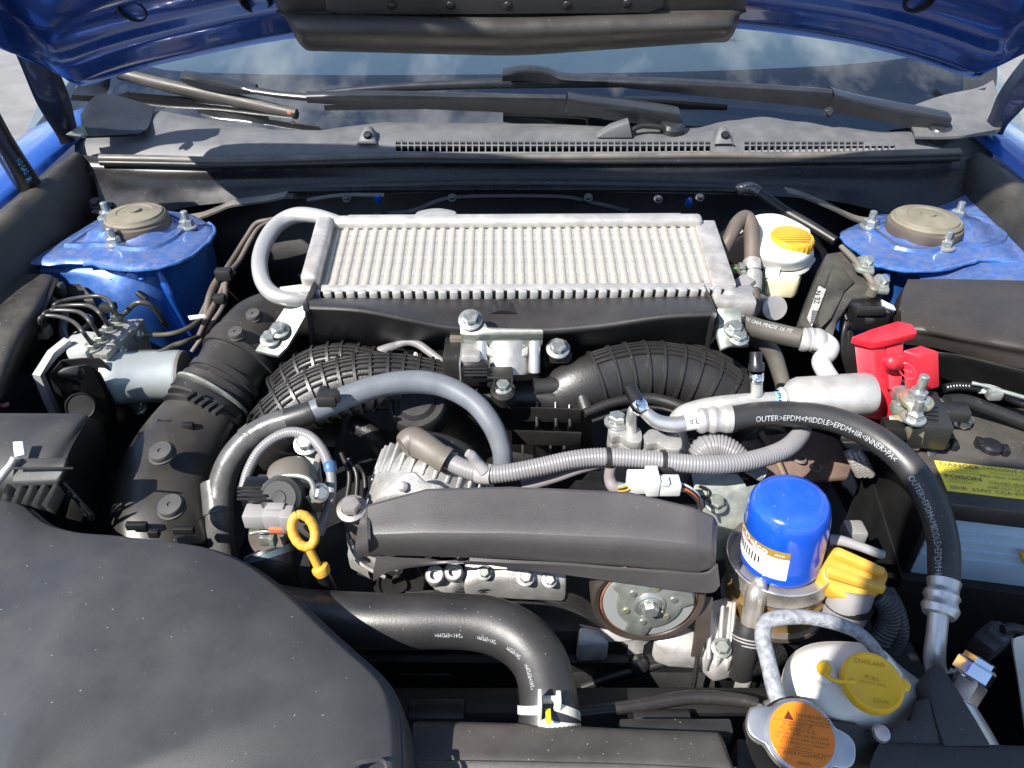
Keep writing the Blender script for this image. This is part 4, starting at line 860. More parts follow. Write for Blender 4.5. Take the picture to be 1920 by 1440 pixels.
for k in range(5): tube('brake_line', [(86 + 12 * k, 600 + 8 * (k % 2), .85, 4), (90 + 12 * k, 640, .82, 4), (100 + 10 * k, 690, .77, 4)], M_line, ab, 8)
bolt(ab, Z(262, 765, .77), (0, -.5, .8), .006, M['zinc']); bolt(ab, Z(243, 743, .78), (0, -.5, .8), .006, M['zinc'])
for k, (a, b) in enumerate(((196, 640), (216, 622), (236, 606))): obj('port_cap', bm_lathe([(.006, -.001), (.006, .002), (.004, .003), (0, .003)], Z(a + 14, b + 8, .867), (0, 0, 1), 16), M['abs_block'], ab)
for a, b in ((232, 690), (252, 668)): obj('port', bm_lathe([(.0065, -.004), (.0065, .003), (.0045, .004), (.004, .001), (0, .001)], Z(a, b, .835), (.8, -.5, .2), 16), M['alu_dark'], ab)
tube('loom', [(96, 560, .885, 7), (120, 585, .87, 8), (118, 620, .86, 8), (130, 650, .855, 8)], M['tape'], ab, 12)
tube('loom', [(150, 590, .87, 6), (170, 600, .868, 6), (150, 625, .866, 6), (130, 640, .86, 6)], M['rubber'], ab, 10)
# brake line bundle running up past the strut tower
bl = thing('brake_line_bundle', 'bundle of dark brake lines climbing between strut tower and intercooler', 'brake lines', Z(400, 600, .80))
for pts in ([(372, 602, .85, 5), (388, 570, .86, 6), (402, 540, .87, 6), (420, 512, .88, 6), (440, 480, .89, 5), (462, 445, .90, 5), (480, 420, .91, 5), (505, 412, .915, 4), (540, 406, .915, 4)],
            [(372, 632, .84, 5), (392, 590, .855, 6), (414, 550, .865, 6), (428, 515, .88, 6), (448, 490, .885, 5), (470, 450, .90, 5), (488, 425, .91, 4), (515, 415, .912, 4)],
            [(360, 660, .82, 5), (395, 610, .845, 5), (420, 570, .86, 5), (424, 530, .875, 5), (440, 508, .885, 5)],
            [(385, 600, .85, 6), (392, 560, .865, 7), (405, 530, .875, 7), (420, 515, .88, 6)]):
    tube('brake_line', pts, M['rubber_brown'], bl, 10)
box('line_clip', Z(420, 514, .886), (.022, .014, .016), M['plastic'], bl, b=.003)
box('line_clip', Z(412, 560, .868), (.016, .012, .012), M['plastic'], bl, b=.003)
prism('tag', [(352, 592, .865), (383, 588, .865), (386, 594, .865), (355, 598, .865)], (0, 0, -.002), M['white_plastic'], bl, .0004)
# relay box at the fender
rb_ = thing('relay_box', 'dusty black plastic box beside the fender behind the air filter housing', 'box', Z(40, 700, .75))
sheet('lid', [
    [(-120, 514, .896), (-40, 514, .900), (20, 514, .902), (85, 514, .902), (104, 520, .897)],
    [(-130, 560, .898), (-60, 560, .902), (0, 558, .904), (70, 552, .904), (98, 541, .896)],
    [(-140, 640, .893), (-80, 640, .897), (-20, 635, .898), (38, 625, .897), (70, 612, .882)],
    [(-150, 780, .855), (-90, 775, .857), (-30, 765, .857), (10, 740, .852), (40, 702, .820)]], M['plastic_dusty'], rb_, 5, 5, .004)
sheet('side_wall', [
    [(108, 522, .90), (100, 545, .898), (72, 612, .882), (42, 702, .818)],
    [(125, 540, .84), (115, 590, .82), (90, 680, .79), (60, 770, .74)],
    [(130, 640, .70), (120, 700, .68), (100, 780, .64), (70, 860, .60)]], M['plastic'], rb_, 4, 4, .004)
box('latch', Z(112, 543, .89), (.012, .012, .018), M['plastic_dusty'], rb_, b=.002)
box('latch', Z(106, 551, .885), (.016, .004, .006), M['plastic_dusty'], rb_, b=.001)
prism('side_cover', [(120, 528, .886), (152, 530, .886), (170, 552, .878), (180, 566, .87), (120, 566, .87)], (0, 0, -.05), M['black'], rb_, .004)
for k, (m_, a) in enumerate((('orange_wire', 0), ('label_blue', 3), ('red', 6))): tube('wire', [(-10, 757 + a, .83, 2), (6, 758 + a, .832, 2), (16, 755 + a, .83, 2)], M[m_], rb_, 6)

# ================================================================ intake hose to the turbo
ih = thing('intake_hose', 'wide dark brown intake duct with rubber sleeve joining the air filter housing', 'intake duct', Z(300, 990, .78))
mi = mat('intake_plastic', (.024, .022, .020), .34, bump=.1, bs=900, dust=.28, dcol=(.10, .09, .075), specks=.5, spec=.7)
low = [(312, 1040, .775, 78), (305, 985, .79, 84), (307, 925, .80, 86), (322, 868, .81, 82), (350, 815, .82, 74), (378, 775, .828, 66), (395, 752, .832, 62)]
tube('elbow', low, mi, ih, 40, flat=.62)
sleeve = [(380, 772, .828, 72), (398, 748, .833, 72), (412, 728, .838, 66), (430, 702, .842, 64), (444, 680, .845, 66), (458, 660, .848, 70), (466, 648, .85, 68)]
mr = mat('sleeve_rubber', (.026, .025, .024), .42, bump=.15, dust=.25, dcol=(.12, .11, .10), specks=.3)
tube('sleeve', sleeve, mr, ih, 40, flat=.72)
def band(l, m_, w_=6, nm='band'): tube(nm, l, m_, ih, 40, flat=.72)
for l, m_ in (([(404, 740, .836, 70), (410, 731, .838, 71)], mr), ([(417, 722, .840, 69), (424, 712, .842, 69)], mr), ([(446, 678, .846, 72), (452, 669, .848, 72)], mr), ([(388, 763, .831, 75), (396, 752, .834, 75)], M['rubber'])):
    band(l, m_)
tube('wire_clamp', [(399, 748, .835, 77), (402, 744, .836, 77)], M['galv'], ih, 40, flat=.72)
tube('wire_clamp', [(378, 777, .829, 73), (380, 773, .83, 73)], M['plastic'], ih, 40, flat=.72)
for k in range(5): box('clamp_tooth', Z(358 + 13 * k, 742 + 7 * k, .868), (.006, .014, .006), M['plastic'], ih, (V(.8, -.5, 0), V(.5, .8, 0), V(0, 0, 1)), .001)
up = [(462, 655, .85, 66), (478, 630, .855, 64), (496, 610, .858, 60), (530, 595, .858, 56), (580, 590, .85, 54), (640, 600, .83, 52)]
tube('upper_elbow', up, mi, ih, 36, flat=.68)
for a, b, z, s_ in ((301, 849, .866, 1.0), (319, 950, .858, 1.0), (442, 628, .896, .75), (475, 594, .897, .75)):
    o = Z(a, b, z - .012)
    obj('push_button', bm_lathe([(.0135 * s_, -.006), (.0135 * s_, -.0035), (.0118 * s_, -.0035), (.0118 * s_, .001), (.011 * s_, .0022), (.0025 * s_, .0022), (.002 * s_, .0008), (0, .0008)], o + V(0, .001, .0010 if b > 700 else .0030), (-.05, -.25, 1), 28), M['button'] if 'button' in M else mat('button', (.055, .055, .055), .45, dust=.1), ih)
for a, b, z, w_ in ((310, 793, .858, .016), (353, 799, .857, .012), (257, 986, .834, .020), (345, 994, .834, .020), (289, 1000, .836, .010)):
    box('slot', Z(a, b, z - .0145), (w_, .006, .008), M['black'], ih, b=.001)

# ================================================================ air filter housing and front intake cover
af = thing('air_filter_housing', 'black air filter housing with clip and ribs beside the intake duct', 'air filter box', Z(60, 950, .70))
sheet('lid', [
    [(-160, 776, .885), (-60, 775, .888), (60, 775, .89), (150, 776, .889), (168, 782, .884)],
    [(-180, 800, .892), (-60, 800, .893), (50, 800, .894), (130, 800, .893), (152, 806, .886)],
    [(-190, 860, .886), (-80, 855, .888), (20, 852, .889), (90, 850, .889), (128, 852, .882)],
    [(-200, 905, .872), (-90, 903, .874), (10, 902, .875), (80, 902, .875), (116, 902, .866)],
    [(-200, 960, .84), (-90, 955, .842), (-10, 950, .842), (70, 948, .842), (105, 942, .835)]], M['plastic_soft'], af, 5, 5, .004)
sheet('side_wall', [
    [(166, 781, .885), (152, 806, .887), (128, 852, .883), (114, 904, .866), (104, 944, .836)],
    [(195, 800, .84), (185, 840, .83), (165, 900, .81), (160, 950, .79), (150, 1000, .76)],
    [(205, 860, .74), (205, 900, .73), (200, 950, .71), (200, 1000, .68), (195, 1050, .66)]], M['plastic'], af, 5, 5, .004)
lw = ZL([(-160, 776, .885), (-180, 800, .892), (-190, 860, .886), (-200, 905, .872), (-200, 960, .84)])
obj('side_wall', bm_sheet([lw, [p + V(-.004, 0, -.02) for p in lw], [p + V(-.01, 0, -.22) for p in lw]], 2, 2, .003), M['plastic'], af, 60)
clip = prism('clip_plate', [(28, 858, .895), (126, 856, .895), (118, 878, .893), (108, 902, .884), (20, 904, .884)], (0, 0, -.006), M['plastic_soft'], af, .002)
box('clip_bead', Z(80, 878, .896), (.055, .002, .002), M['plastic'], clip, b=.0005)
tube('clip_spring', [(28, 858, .9, 7), (20, 872, .895, 7), (5, 890, .89, 8), (-20, 920, .88, 9)], M['alu_white'], af, 8)
prism('white_tab', [(23, 828, .905), (42, 827, .905), (46, 853, .897), (26, 857, .897)], (0, .003, -.003), M['white_plastic'], af, .001)
for k in range(5): prism('rib', [(12 + 22 * k, 906, .882), (20 + 22 * k, 906, .882), (8 + 20 * k, 948, .856), (-4 + 20 * k, 946, .856)], (.001, .003, -.016), M['plastic_soft'], af, .001)
for k in range(3): prism('rib', [(112 + 10 * k, 908 + 12 * k, .868), (122 + 10 * k, 912 + 14 * k, .862), (112 + 8 * k, 962 + 8 * k, .832), (104 + 8 * k, 960 + 8 * k, .832)], (0, .004, -.02), M['plastic'], af, .001)
tube('side_rail', [(118, 905, .868, 4), (150, 940, .848, 4), (172, 965, .83, 4), (170, 975, .825, 4), (152, 952, .84, 4)], M['plastic'], af, 8)
ac = thing('air_intake_cover', 'broad dusty black air intake cover with smudge marks beside the radiator hose', 'intake cover', Z(300, 1300, .70))
mc_ = bpy.data.materials.get('intake_cover') or mat('intake_cover', (.031, .032, .034), .50, bump=.18, bs=1500, dust=.4, dcol=(.055, .053, .052), specks=.3, rvar=.06, smudge=.7, spec=.8)
edge = [(-160, 935), (-40, 940), (40, 948), (90, 985), (150, 1003), (230, 1010), (330, 1022), (400, 1034), (470, 1065), (545, 1120), (610, 1180), (660, 1225), (705, 1265), (732, 1300), (745, 1345), (750, 1400), (752, 1480)]
zE = [.852, .852, .852, .853, .855, .858, .858, .857, .855, .853, .853, .853, .853, .851, .848, .845, .842]
outer = [Z(a, b, z) for (a, b), z in zip(edge, zE)]
def ins(f, dz): # rings shrinking towards an anchor inside the cover
    anchor = Z(-60, 1560, .885); return [V(anchor.x + (p.x - anchor.x) * f, anchor.y + (p.y - anchor.y) * f, p.z + dz) for p in outer]
drop1 = [p + V(.004, .004, -.012) for p in outer]; drop2 = [p + V(.012, .012, -.11) for p in outer]
obj('cover_shell', bm_sheet([drop2, drop1, outer, ins(.985, .0075), ins(.96, .011), ins(.85, .017), ins(.6, .021), ins(.3, .022), ins(.04, .022)], 4, 4, .003), mc_, ac, 70)
skl = [outer[0], ins(.96, .011)[0], ins(.6, .021)[0], ins(.3, .022)[0], ins(.04, .022)[0]]
obj('side_skirt', bm_sheet([skl, [p + V(-.004, 0, -.02) for p in skl], [p + V(-.008, 0, -.20) for p in skl]], 2, 2, .003), mc_, ac, 60)
obj('front_lip', bm_sheet([ZL([(640, 1462, .868), (660, 1432, .869), (690, 1423, .868), (722, 1425, .864), (728, 1470, .86)]), ZL([(640, 1472, .868), (664, 1440, .868), (690, 1431, .867), (720, 1433, .863), (722, 1480, .86)])], 3, 2, .004), mc_, ac)
# ================================================================ brake fluid reservoir, master cylinder, booster
bf = thing('brake_fluid_reservoir', 'translucent white brake fluid reservoir with yellow screw cap', 'fluid reservoir', Z(1470, 525, .86))
rz = .925
sheet('tank_top', [
    [(1400, 412, .932), (1425, 402, .934), (1460, 402, .934), (1494, 416, .932), (1518, 430, .928)],
    [(1398, 432, .932), (1428, 432, .935), (1470, 440, .932), (1500, 450, .93), (1524, 460, .922)],
    [(1408, 462, .925), (1432, 474, .926), (1475, 484, .924), (1505, 482, .922), (1526, 475, .916)],
    [(1414, 490, .905), (1436, 502, .903), (1478, 508, .902), (1508, 502, .902), (1526, 488, .902)]], M['white_tank'], bf, 5, 5, .004)
sheet('tank_flange', [ZL([(1412, 478, .912), (1432, 500, .902), (1475, 512, .900), (1508, 506, .901), (1528, 482, .905)]), ZL([(1414, 484, .908), (1434, 506, .898), (1476, 518, .896), (1510, 511, .897), (1529, 488, .902)])], M['white_tank'], bf, 5, 2, .006)
prism('tank_lower', [(1432, 500, .896), (1440, 520, .896), (1500, 524, .896), (1506, 508, .896), (1480, 480, .896), (1440, 480, .896)], (0, 0, -.03), mat('tank_amber', (.60, .55, .36), .4, 0, var=.06), bf, .006)
box('tank_label', Z(1448, 512, .90), (.018, .002, .014), M['label_white'], bf, b=.0004)
yc = thing('reservoir_cap', 'ribbed yellow screw cap on the brake fluid reservoir', 'cap', Z(1483, 462, .93))
q0 = Z(1484, 450, .930); rcap = 40 * mpp(q0)
bm = bmesh.new(); prof = [(rcap * .98, -.012), (rcap * 1.02, -.010), (rcap * 1.0, .004), (rcap * .94, .0065), (rcap * .6, .007), (0, .007)]
obj('cap_shell', bm_lathe(prof, q0, (.03, -.08, 1), 48), M['yellow'], yc)
for k in range(24):
    a = 2 * math.pi * k / 24
    placed('grip_rib', 'grip', lambda: bm_box((0, 0, 0), (.0012, .003, .012), b=.0005), M['yellow'], yc, q0 + V(math.cos(a) * rcap * 1.0, math.sin(a) * rcap * 1.0, -.003), (0, 0, 1), a)
for k in range(-3, 4): box('top_rib', q0 + V(0, k * .0062, .0074), (2 * rcap * .8 * math.sqrt(max(.05, 1 - (k / 4.2) ** 2)), .0022, .001), M['yellow'], yc, b=.0003)
ms = thing('master_cylinder', 'bare aluminium brake master cylinder below the fluid reservoir', 'brake cylinder', Z(1455, 590, .80))
tube('neck', [(1455, 522, .875, 16), (1455, 540, .868, 16), (1455, 562, .86, 15)], M['alu'], ms, 20)
md = V(-.05, -.95, .42).normalized(); mo = Z(1453, 578, .862)
obj('end_cap', bm_lathe([(.0165, -.08), (.0165, -.003), (.0155, 0), (0, 0)], mo, md, 36), M['alu'], ms)
bs = thing('brake_booster', 'large round black brake booster behind the fluid reservoir', 'brake booster', Z(1450, 520, .75))
obj('drum', bm_lathe([(.092, -.06), (.094, -.04), (.094, .0), (.088, .01), (.07, .016), (.05, .02), (0, .02)], Y(1440, 530, .97), (0, -1, .12), 56), M['plastic_gloss'], bs)
obj('drum_rim', bm_lathe([(.093, -.006), (.096, -.003), (.096, .003), (.093, .006)], Y(1440, 530, .97), (0, -1, .12), 56), M['plastic_gloss'], bs)
# vacuum hose over the reservoir side
vh = thing('vacuum_hose', 'brown rubber vacuum hose bent over beside the fluid reservoir', 'hose', Z(1410, 540, .88))
tube('hose', [(1352, 480, .915, 13), (1366, 450, .935, 13), (1382, 420, .948, 14), (1398, 408, .95, 14), (1408, 425, .945, 15), (1410, 455, .932, 15), (1410, 490, .915, 14), (1411, 525, .90, 13)], M['rubber_brown'], vh, 18)
tube('hose', [(1412, 545, .893, 12), (1414, 565, .885, 12), (1410, 585, .876, 12), (1395, 602, .868, 11), (1378, 612, .862, 11)], M['rubber_brown'], vh, 18)
tube('clamp', [(1410, 490, .916, 16.5), (1410, 500, .912, 16.5), (1410, 506, .909, 16)], M['alu_worn'], vh, 20)
tube('check_valve', [(1411, 512, .905, 17), (1411, 530, .898, 17), (1412, 546, .892, 15)], M['alu_cast'], vh, 20)
tube('side_pipe', [(1350, 508, .905, 11), (1370, 507, .906, 11), (1386, 506, .906, 11)], M['rubber_brown'], vh, 16)
tube('clamp', [(1386, 507, .908, 14), (1394, 507, .908, 14)], M['galv'], vh, 18)
box('clamp_tab', Z(1391, 498, .918), (.008, .008, .006), M['zinc'], vh, b=.001)
box('valve_bracket', Z(1393, 536, .90), (.024, .02, .016), M['alu_cast'], vh, (V(.75, .6, .2).normalized(), V(-.6, .75, .1).normalized(), V(0, 0, 1)), .003)
for k in range(1): obj('paint_mark', bm_box(Z(1377, 503, .918), (.006, .002, .002), b=.0003), mat('green_mark', (.05, .45, .08), .5), vh)
# dark pipe from the cowl to the tower
dpz = thing('heater_pipe', 'black foam wrapped pipe running from the firewall to the strut tower', 'pipe', Z(1480, 390, .90))
tube('pipe', [(1380, 352, 1.04, 8), (1400, 354, 1.035, 9), (1420, 360, 1.03, 10), (1470, 395, 1.0, 10), (1520, 424, .97, 10), (1566, 452, .94, 9)], M['rubber'], dpz, 14, 'y')
tube('foil', [(1382, 356, 1.034, 10), (1405, 352, 1.032, 11), (1422, 360, 1.028, 11)], mat('foil', (.10, .10, .11), .25, .5, var=.5, vs=200, bump=.8, bs=300), dpz, 14, 'y')
# ================================================================ engine control unit in its cradle
ec = thing('control_module', 'dusty black engine control module clamped beside the strut tower', 'control module', Z(1560, 620, .80))
prism('case', [(1550, 474, .925), (1592, 468, .925), (1632, 512, .915), (1660, 556, .90), (1600, 560, .90), (1572, 600, .885), (1560, 640, .87), (1500, 610, .865), (1522, 545, .895)], (-.004, .006, -.03), M['plastic_dusty'], ec, .003)
prism('raised_cover', [(1560, 505, .917), (1580, 500, .917), (1604, 528, .91), (1585, 545, .905), (1560, 595, .89), (1540, 615, .882), (1532, 600, .884)], (-.002, .004, -.008), M['plastic_dusty'], ec, .002)
tube('edge_rail', [(1577, 462, .93, 5), (1600, 485, .926, 6), (1625, 515, .918, 6), (1645, 545, .91, 6)], M['boot'], ec, 8)
lbp = [Z(1530, 546, .8965), Z(1543, 553, .896), Z(1517, 622, .87), Z(1508, 606, .873)]
obj('label', bm_prism([p + V(0, -.004, .010) for p in lbp], V(0, .001, -.0012), 0), M['label_grey'] if 'label_grey' in M else mat('label_grey', (.30, .30, .29), .5, 0, var=.3, vs=250), ec)
a_ = (lbp[0] - lbp[2]).normalized(); b_ = (lbp[1] - lbp[0]).normalized(); b_ = (b_ - a_ * b_.dot(a_)).normalized()
text_flat('lettering', [('ZE N', 0.010, 0, .0085, 'CENTER', 1.1), ('IIIIIIII', -.020, 0, .010, 'CENTER', 1.0)], (lbp[0] + lbp[1] + lbp[2] + lbp[3]) / 4 + V(0, -.0045, .0115), a_, -b_ if a_.cross(-b_).z > 0 else b_, M['ink'], ec)
for a, b, z in ((1612, 492, .925), (1640, 528, .915)):
    obj('cradle_lug', bm_prism(ZL([(a - 14, b - 8, z), (a + 6, b - 16, z), (a + 26, b - 2, z), (a + 30, b + 16, z), (a + 12, b + 14, z), (a - 6, b + 8, z)]), (0, 0, -.008), .003), M['galv'], ec)
    bolt(ec, Z(a + 12, b, z + .001), (.3, -.4, .8), .0065, M['zinc'])
obj('peg', bm_lathe([(.007, -.01), (.007, .002), (.005, .004), (0, .004)], Z(1640, 540, .912), (0, -.3, 1), 16), M['boot'], ec)
cb = box('connector', Z(1625, 590, .885), (.042, .034, .026), M['plastic_gloss'], ec, b=.003)
box('connector_lever', Z(1632, 583, .9), (.034, .008, .010), M['plastic'], cb, b=.002); box('connector_latch', Z(1630, 602, .898), (.010, .006, .006), M['plastic'], cb, b=.001)
for k in range(6): tube('wire', [(1592 + 4 * k, 590 + 8 * (k % 3), .88, 4), (1582 + 3 * k, 620, .865, 4), (1580 + 5 * k, 660, .84, 4), (1590 + 5 * k, 700, .81, 4)], M['rubber'], ec, 8)
tube('wire', [(1590, 565, .893, 4), (1582, 580, .886, 4), (1588, 600, .878, 4)], M['plastic_gloss'], ec, 8)
prism('silver_tab', [(1652, 560, .905), (1676, 572, .905), (1680, 580, .903), (1654, 572, .9)], (0, 0, -.003), M['alu_white'], ec, .0008)
# ================================================================ fuse box lid
fb = thing('fuse_box', 'wide black fuse box lid next to the red terminal cover', 'fuse box', Z(1820, 680, .80))
sheet('lid', [
    [(1702, 524, .915), (1760, 523, .918), (1830, 524, .92), (1920, 526, .92), (2050, 528, .92)],
    [(1690, 560, .918), (1760, 552, .925), (1830, 552, .928), (1920, 556, .928), (2050, 560, .928)],
    [(1690, 606, .914), (1740, 612, .92), (1800, 622, .922), (1920, 640, .924), (2050, 655, .924)],
    [(1690, 628, .905), (1750, 634, .907), (1810, 646, .908), (1920, 668, .908), (2050, 690, .908)],
    [(1692, 645, .892), (1750, 652, .893), (1810, 666, .893), (1920, 692, .893), (2050, 715, .893)]], M['plastic_brownlid'] if 'plastic_brownlid' in M else mat('plastic_brownlid', (.034, .028, .025), .42, bump=.25, bs=1500, dust=.22, dcol=(.10, .09, .08), specks=.6), fb, 5, 5, .003)
sheet('lid_side', [[(1704, 523, .915), (1690, 560, .917), (1690, 606, .913), (1690, 646, .893)], [(1676, 575, .86), (1670, 610, .86), (1680, 660, .85), (1690, 700, .84)], [(1680, 640, .78), (1680, 680, .78), (1690, 720, .77), (1700, 760, .76)]], M['plastic_brownlid'], fb, 4, 4, .003)
sheet('base_edge', [ZL([(1720, 652, .895), (1800, 668, .895), (1920, 697, .895), (2050, 722, .895)]), ZL([(1720, 660, .89), (1800, 676, .888), (1920, 705, .888), (2050, 732, .888)]), ZL([(1720, 690, .85), (1800, 720, .845), (1920, 745, .845), (2050, 770, .84)])], M['plastic'], fb, 4, 3, .003)
# ================================================================ battery
bt = thing('battery', 'car battery with black top, yellow warning label and pale blue case', 'battery', Z(1830, 960, .68))
bx = V(.985, -.17, 0).normalized(); by = V(.17, .985, 0).normalized(); bz = V(0, 0, 1)
bo = Z(1779, 925, .850)   # front edge start of the top, near the label's lower corner
def BT(x, y, z): return bo + bx * x + by * y + bz * z
obj('top_cover', bm_prism([BT(-.014, -.014, 0), BT(.24, -.014, 0), BT(.24, .155, 0), BT(-.014, .155, 0)], (0, 0, -.022), .003), M['battery_top'] if 'battery_top' in M else mat('battery_top', (.034, .031, .029), .42, bump=.2, bs=700, dust=.45, dcol=(.16, .15, .13), specks=1.0), bt)
obj('case', bm_prism([BT(-.006, -.008, -.022), BT(.236, -.008, -.022), BT(.236, .15, -.022), BT(-.006, .15, -.022)], (0, 0, -.085), .003), M['battery_case'], bt)
obj('tray', bm_prism([BT(-.016, -.018, -.105), BT(.25, -.018, -.105), BT(.25, .16, -.105), BT(-.016, .16, -.105)], (0, 0, -.10), .003), M['black'], bt)
obj('insulator', bm_box(BT(-.0105, .075, -.066), (.006, .17, .085), (bx, by, bz), .001), M['black'], bt)
for k in range(4): obj('case_groove', bm_box(BT(.115, -.0085, -.040 - .012 * k), (.24, .0015, .0022), (bx, by, bz)), M['battery_case'], bt)
lab = obj('label', bm_prism([BT(-.001, .003, .0002), BT(.15, .003, .0002), BT(.15, .046, .0002), BT(-.001, .046, .0002)], (0, 0, .0008), 0), M['label_yellow'], bt)
L0 = BT(.002, 0, .0012); SCB = .84
text_flat('lettering', [('DANGER', 0.0000, 0.0409, 0.0075, 'LEFT', 1.25, .0002), ('EXPLOSIVE GASES', 0.0396, 0.0409, 0.0061, 'LEFT', 1.1), ('POISON', 0.0000, 0.0233, 0.0075, 'LEFT', 1.25, .0002), ('CAUSES SEVERE BURNS', 0.0396, 0.0207, 0.0051, 'LEFT', 1.1), ('KEEP VENT CAPS TIGHT AND LEVEL', 0.0342, 0.0295, 0.0046, 'LEFT', 1.05), ('KEEP OUT OF REACH OF CHILDREN', 0.0360, 0.0132, 0.0046, 'LEFT', 1.05), ('20HR  62AH  CCA 470A  D23L', 0.0000, 0.0075, 0.0064, 'LEFT', 1.1)], L0, bx, by, M['ink_grey'], bt)
text_flat('lettering', [('CIGARETTES FLAMES SPARKS', 0.0018, 0.0365, 0.0026), ('COULD CAUSE BATTERY TO', 0.0018, 0.0334, 0.0026), ('EXPLODE. ALWAYS SHIELD EYES', 0.0018, 0.0304, 0.0026), ('SULFURIC ACID CAN', 0.0018, 0.0189, 0.0026), ('CAUSE BLINDNESS', 0.0018, 0.0158, 0.0026), ('WEAR EYE PROTECTION. DO NOT CHARGE OR USE BOOSTER CABLES', 0.0450, 0.0352, 0.0026), ('FLUSH EYES WITH WATER, GET MEDICAL HELP FAST', 0.0450, 0.0172, 0.0026)], L0, bx, by, M['ink_grey'], bt)
for k in range(4): obj('vent_plug', bm_lathe([(.0115, 0), (.0115, .005), (.009, .007), (0, .007)], BT(.012 + .048 * k, .076, 0), (0, 0, 1), 24), M['plastic_gloss'], bt)
for k in range(4):
    for s_ in (-1, 1): obj('vent_tab', bm_box(BT(.012 + .048 * k + s_ * .011, .074 - s_ * .004, .004), (.006, .010, .010), (bx, by, bz), .001), M['plastic_gloss'], bt)
# negative post with clamp
post = BT(.012, .118, .0)
pt = thing('battery_terminal', 'grey battery post clamp with bolt next to the fusible link block', 'battery terminal', post, 'battery terminals')
obj('post', bm_lathe([(.0125, -.002), (.0125, .010), (.0105, .011), (.0105, .021), (.0095, .023), (0, .0235)], post, bz, 28), M['lead'] if 'lead' in M else mat('lead', (.36, .36, .37), .45, .7, var=.1), pt)
obj('clamp_ring', bm_lathe([(.0105, .004), (.016, .004), (.0165, .009), (.016, .014), (.0105, .014)], post, bz, 28), M['zinc'], pt)
for s_ in (-1, 1): obj('clamp_ear', bm_box(post + bx * .024 + by * (s_ * .007) + bz * .009, (.022, .006, .012), (bx, by, bz), .0015), M['zinc'], pt)
bolt(pt, post + bx * .029 - by * .011 + bz * .009, -by, .006, M['zinc'])
obj('lug', bm_box(post - bx * .028 + by * .012 + bz * .012, (.034, .018, .006), (bx, by, bz), .001), M['zinc'], pt)
bolt(pt, post - bx * .030 + by * .016 + bz * .015, bz, .0068, M['zinc'], 'nut', stud=1.4)
cbl = thing('battery_cable', 'black corrugated battery cable with white tape behind the battery post', 'cable', Z(1840, 735, .87))
tube('cable', [(1770, 728, .882, 9), (1800, 724, .885, 9), (1840, 728, .885, 9), (1880, 740, .882, 9), (1940, 765, .875, 9)], M['plastic_gloss'], cbl, 14, pitch=.003, amp=.14)
tube('tape', [(1838, 728, .8855, 10), (1855, 731, .885, 10), (1872, 737, .883, 10)], M['white_plastic'], cbl, 14)
tube('clip_rod', [(1822, 718, .895, 4), (1850, 724, .895, 3), (1885, 735, .893, 4), (1930, 748, .89, 4)], M['galv'], cbl, 8)
box('cable_clip', Z(1864, 740, .888), (.014, .010, .010), M['zinc'], cbl, b=.002)
tube('cable', [(1775, 752, .876, 13), (1810, 752, .874, 13), (1860, 768, .87, 12), (1940, 800, .86, 12)], M['rubber'], cbl, 14)
# fusible link block and positive side
fl = thing('fusible_link_block', 'black fusible link block with zinc studs beneath the red terminal cover', 'terminal block', Z(1700, 790, .84))
box('block', Z(1730, 785, .876), (.036, .062, .03), M['plastic'], fl, (bx, by, bz), .003)
for k in range(4): box('block_rib', Z(1745, 762 + 8 * k, .893), (.014, .0014, .0014), M['plastic_gloss'], fl, (bx, by, bz), .0003)
box('arm', Z(1775, 772, .876), (.042, .018, .014), M['plastic'], fl, (bx, by, bz), .003)
obj('stud_plate', bm_lathe([(.016, -.002), (.0165, 0), (.016, .002), (0, .002)], Z(1718, 752, .896), bz, 28), mat('yellow_zinc', (.60, .55, .38), .35, .8, var=.2), fl)
bolt(fl, Z(1717, 748, .898), bz, .0085, M['zinc'], 'nut', stud=2.0)
bolt(fl, Z(1712, 786, .892), bz, .0075, M['zinc'], 'nut', stud=1.8)
box('link', Z(1692, 745, .888), (.018, .030, .012), M['zinc'], fl, (bx, by, bz), .002); box('link', Z(1690, 765, .884), (.020, .014, .010), M['galv'], fl, (bx, by, bz), .002)
prism('bent_strap', [(1700, 800, .886), (1732, 794, .886), (1733, 812, .882), (1728, 834, .866), (1724, 845, .855), (1702, 842, .855), (1705, 820, .872)], (0, .003, -.004), M['yellow_zinc'], fl, .001)
prism('bent_strap', [(1668, 778, .882), (1700, 774, .884), (1702, 792, .88), (1690, 800, .876), (1668, 800, .874)], (0, .002, -.004), M['yellow_zinc'], fl, .001)
box('foot', Z(1683, 804, .872), (.030, .02, .014), M['black'], fl, (bx, by, bz), .002)
prism('side_rail', [(1738, 820, .862), (1756, 790, .87), (1758, 870, .845), (1752, 905, .835), (1740, 900, .835)], (0, .004, -.03), M['plastic_soft'], fl, .002)
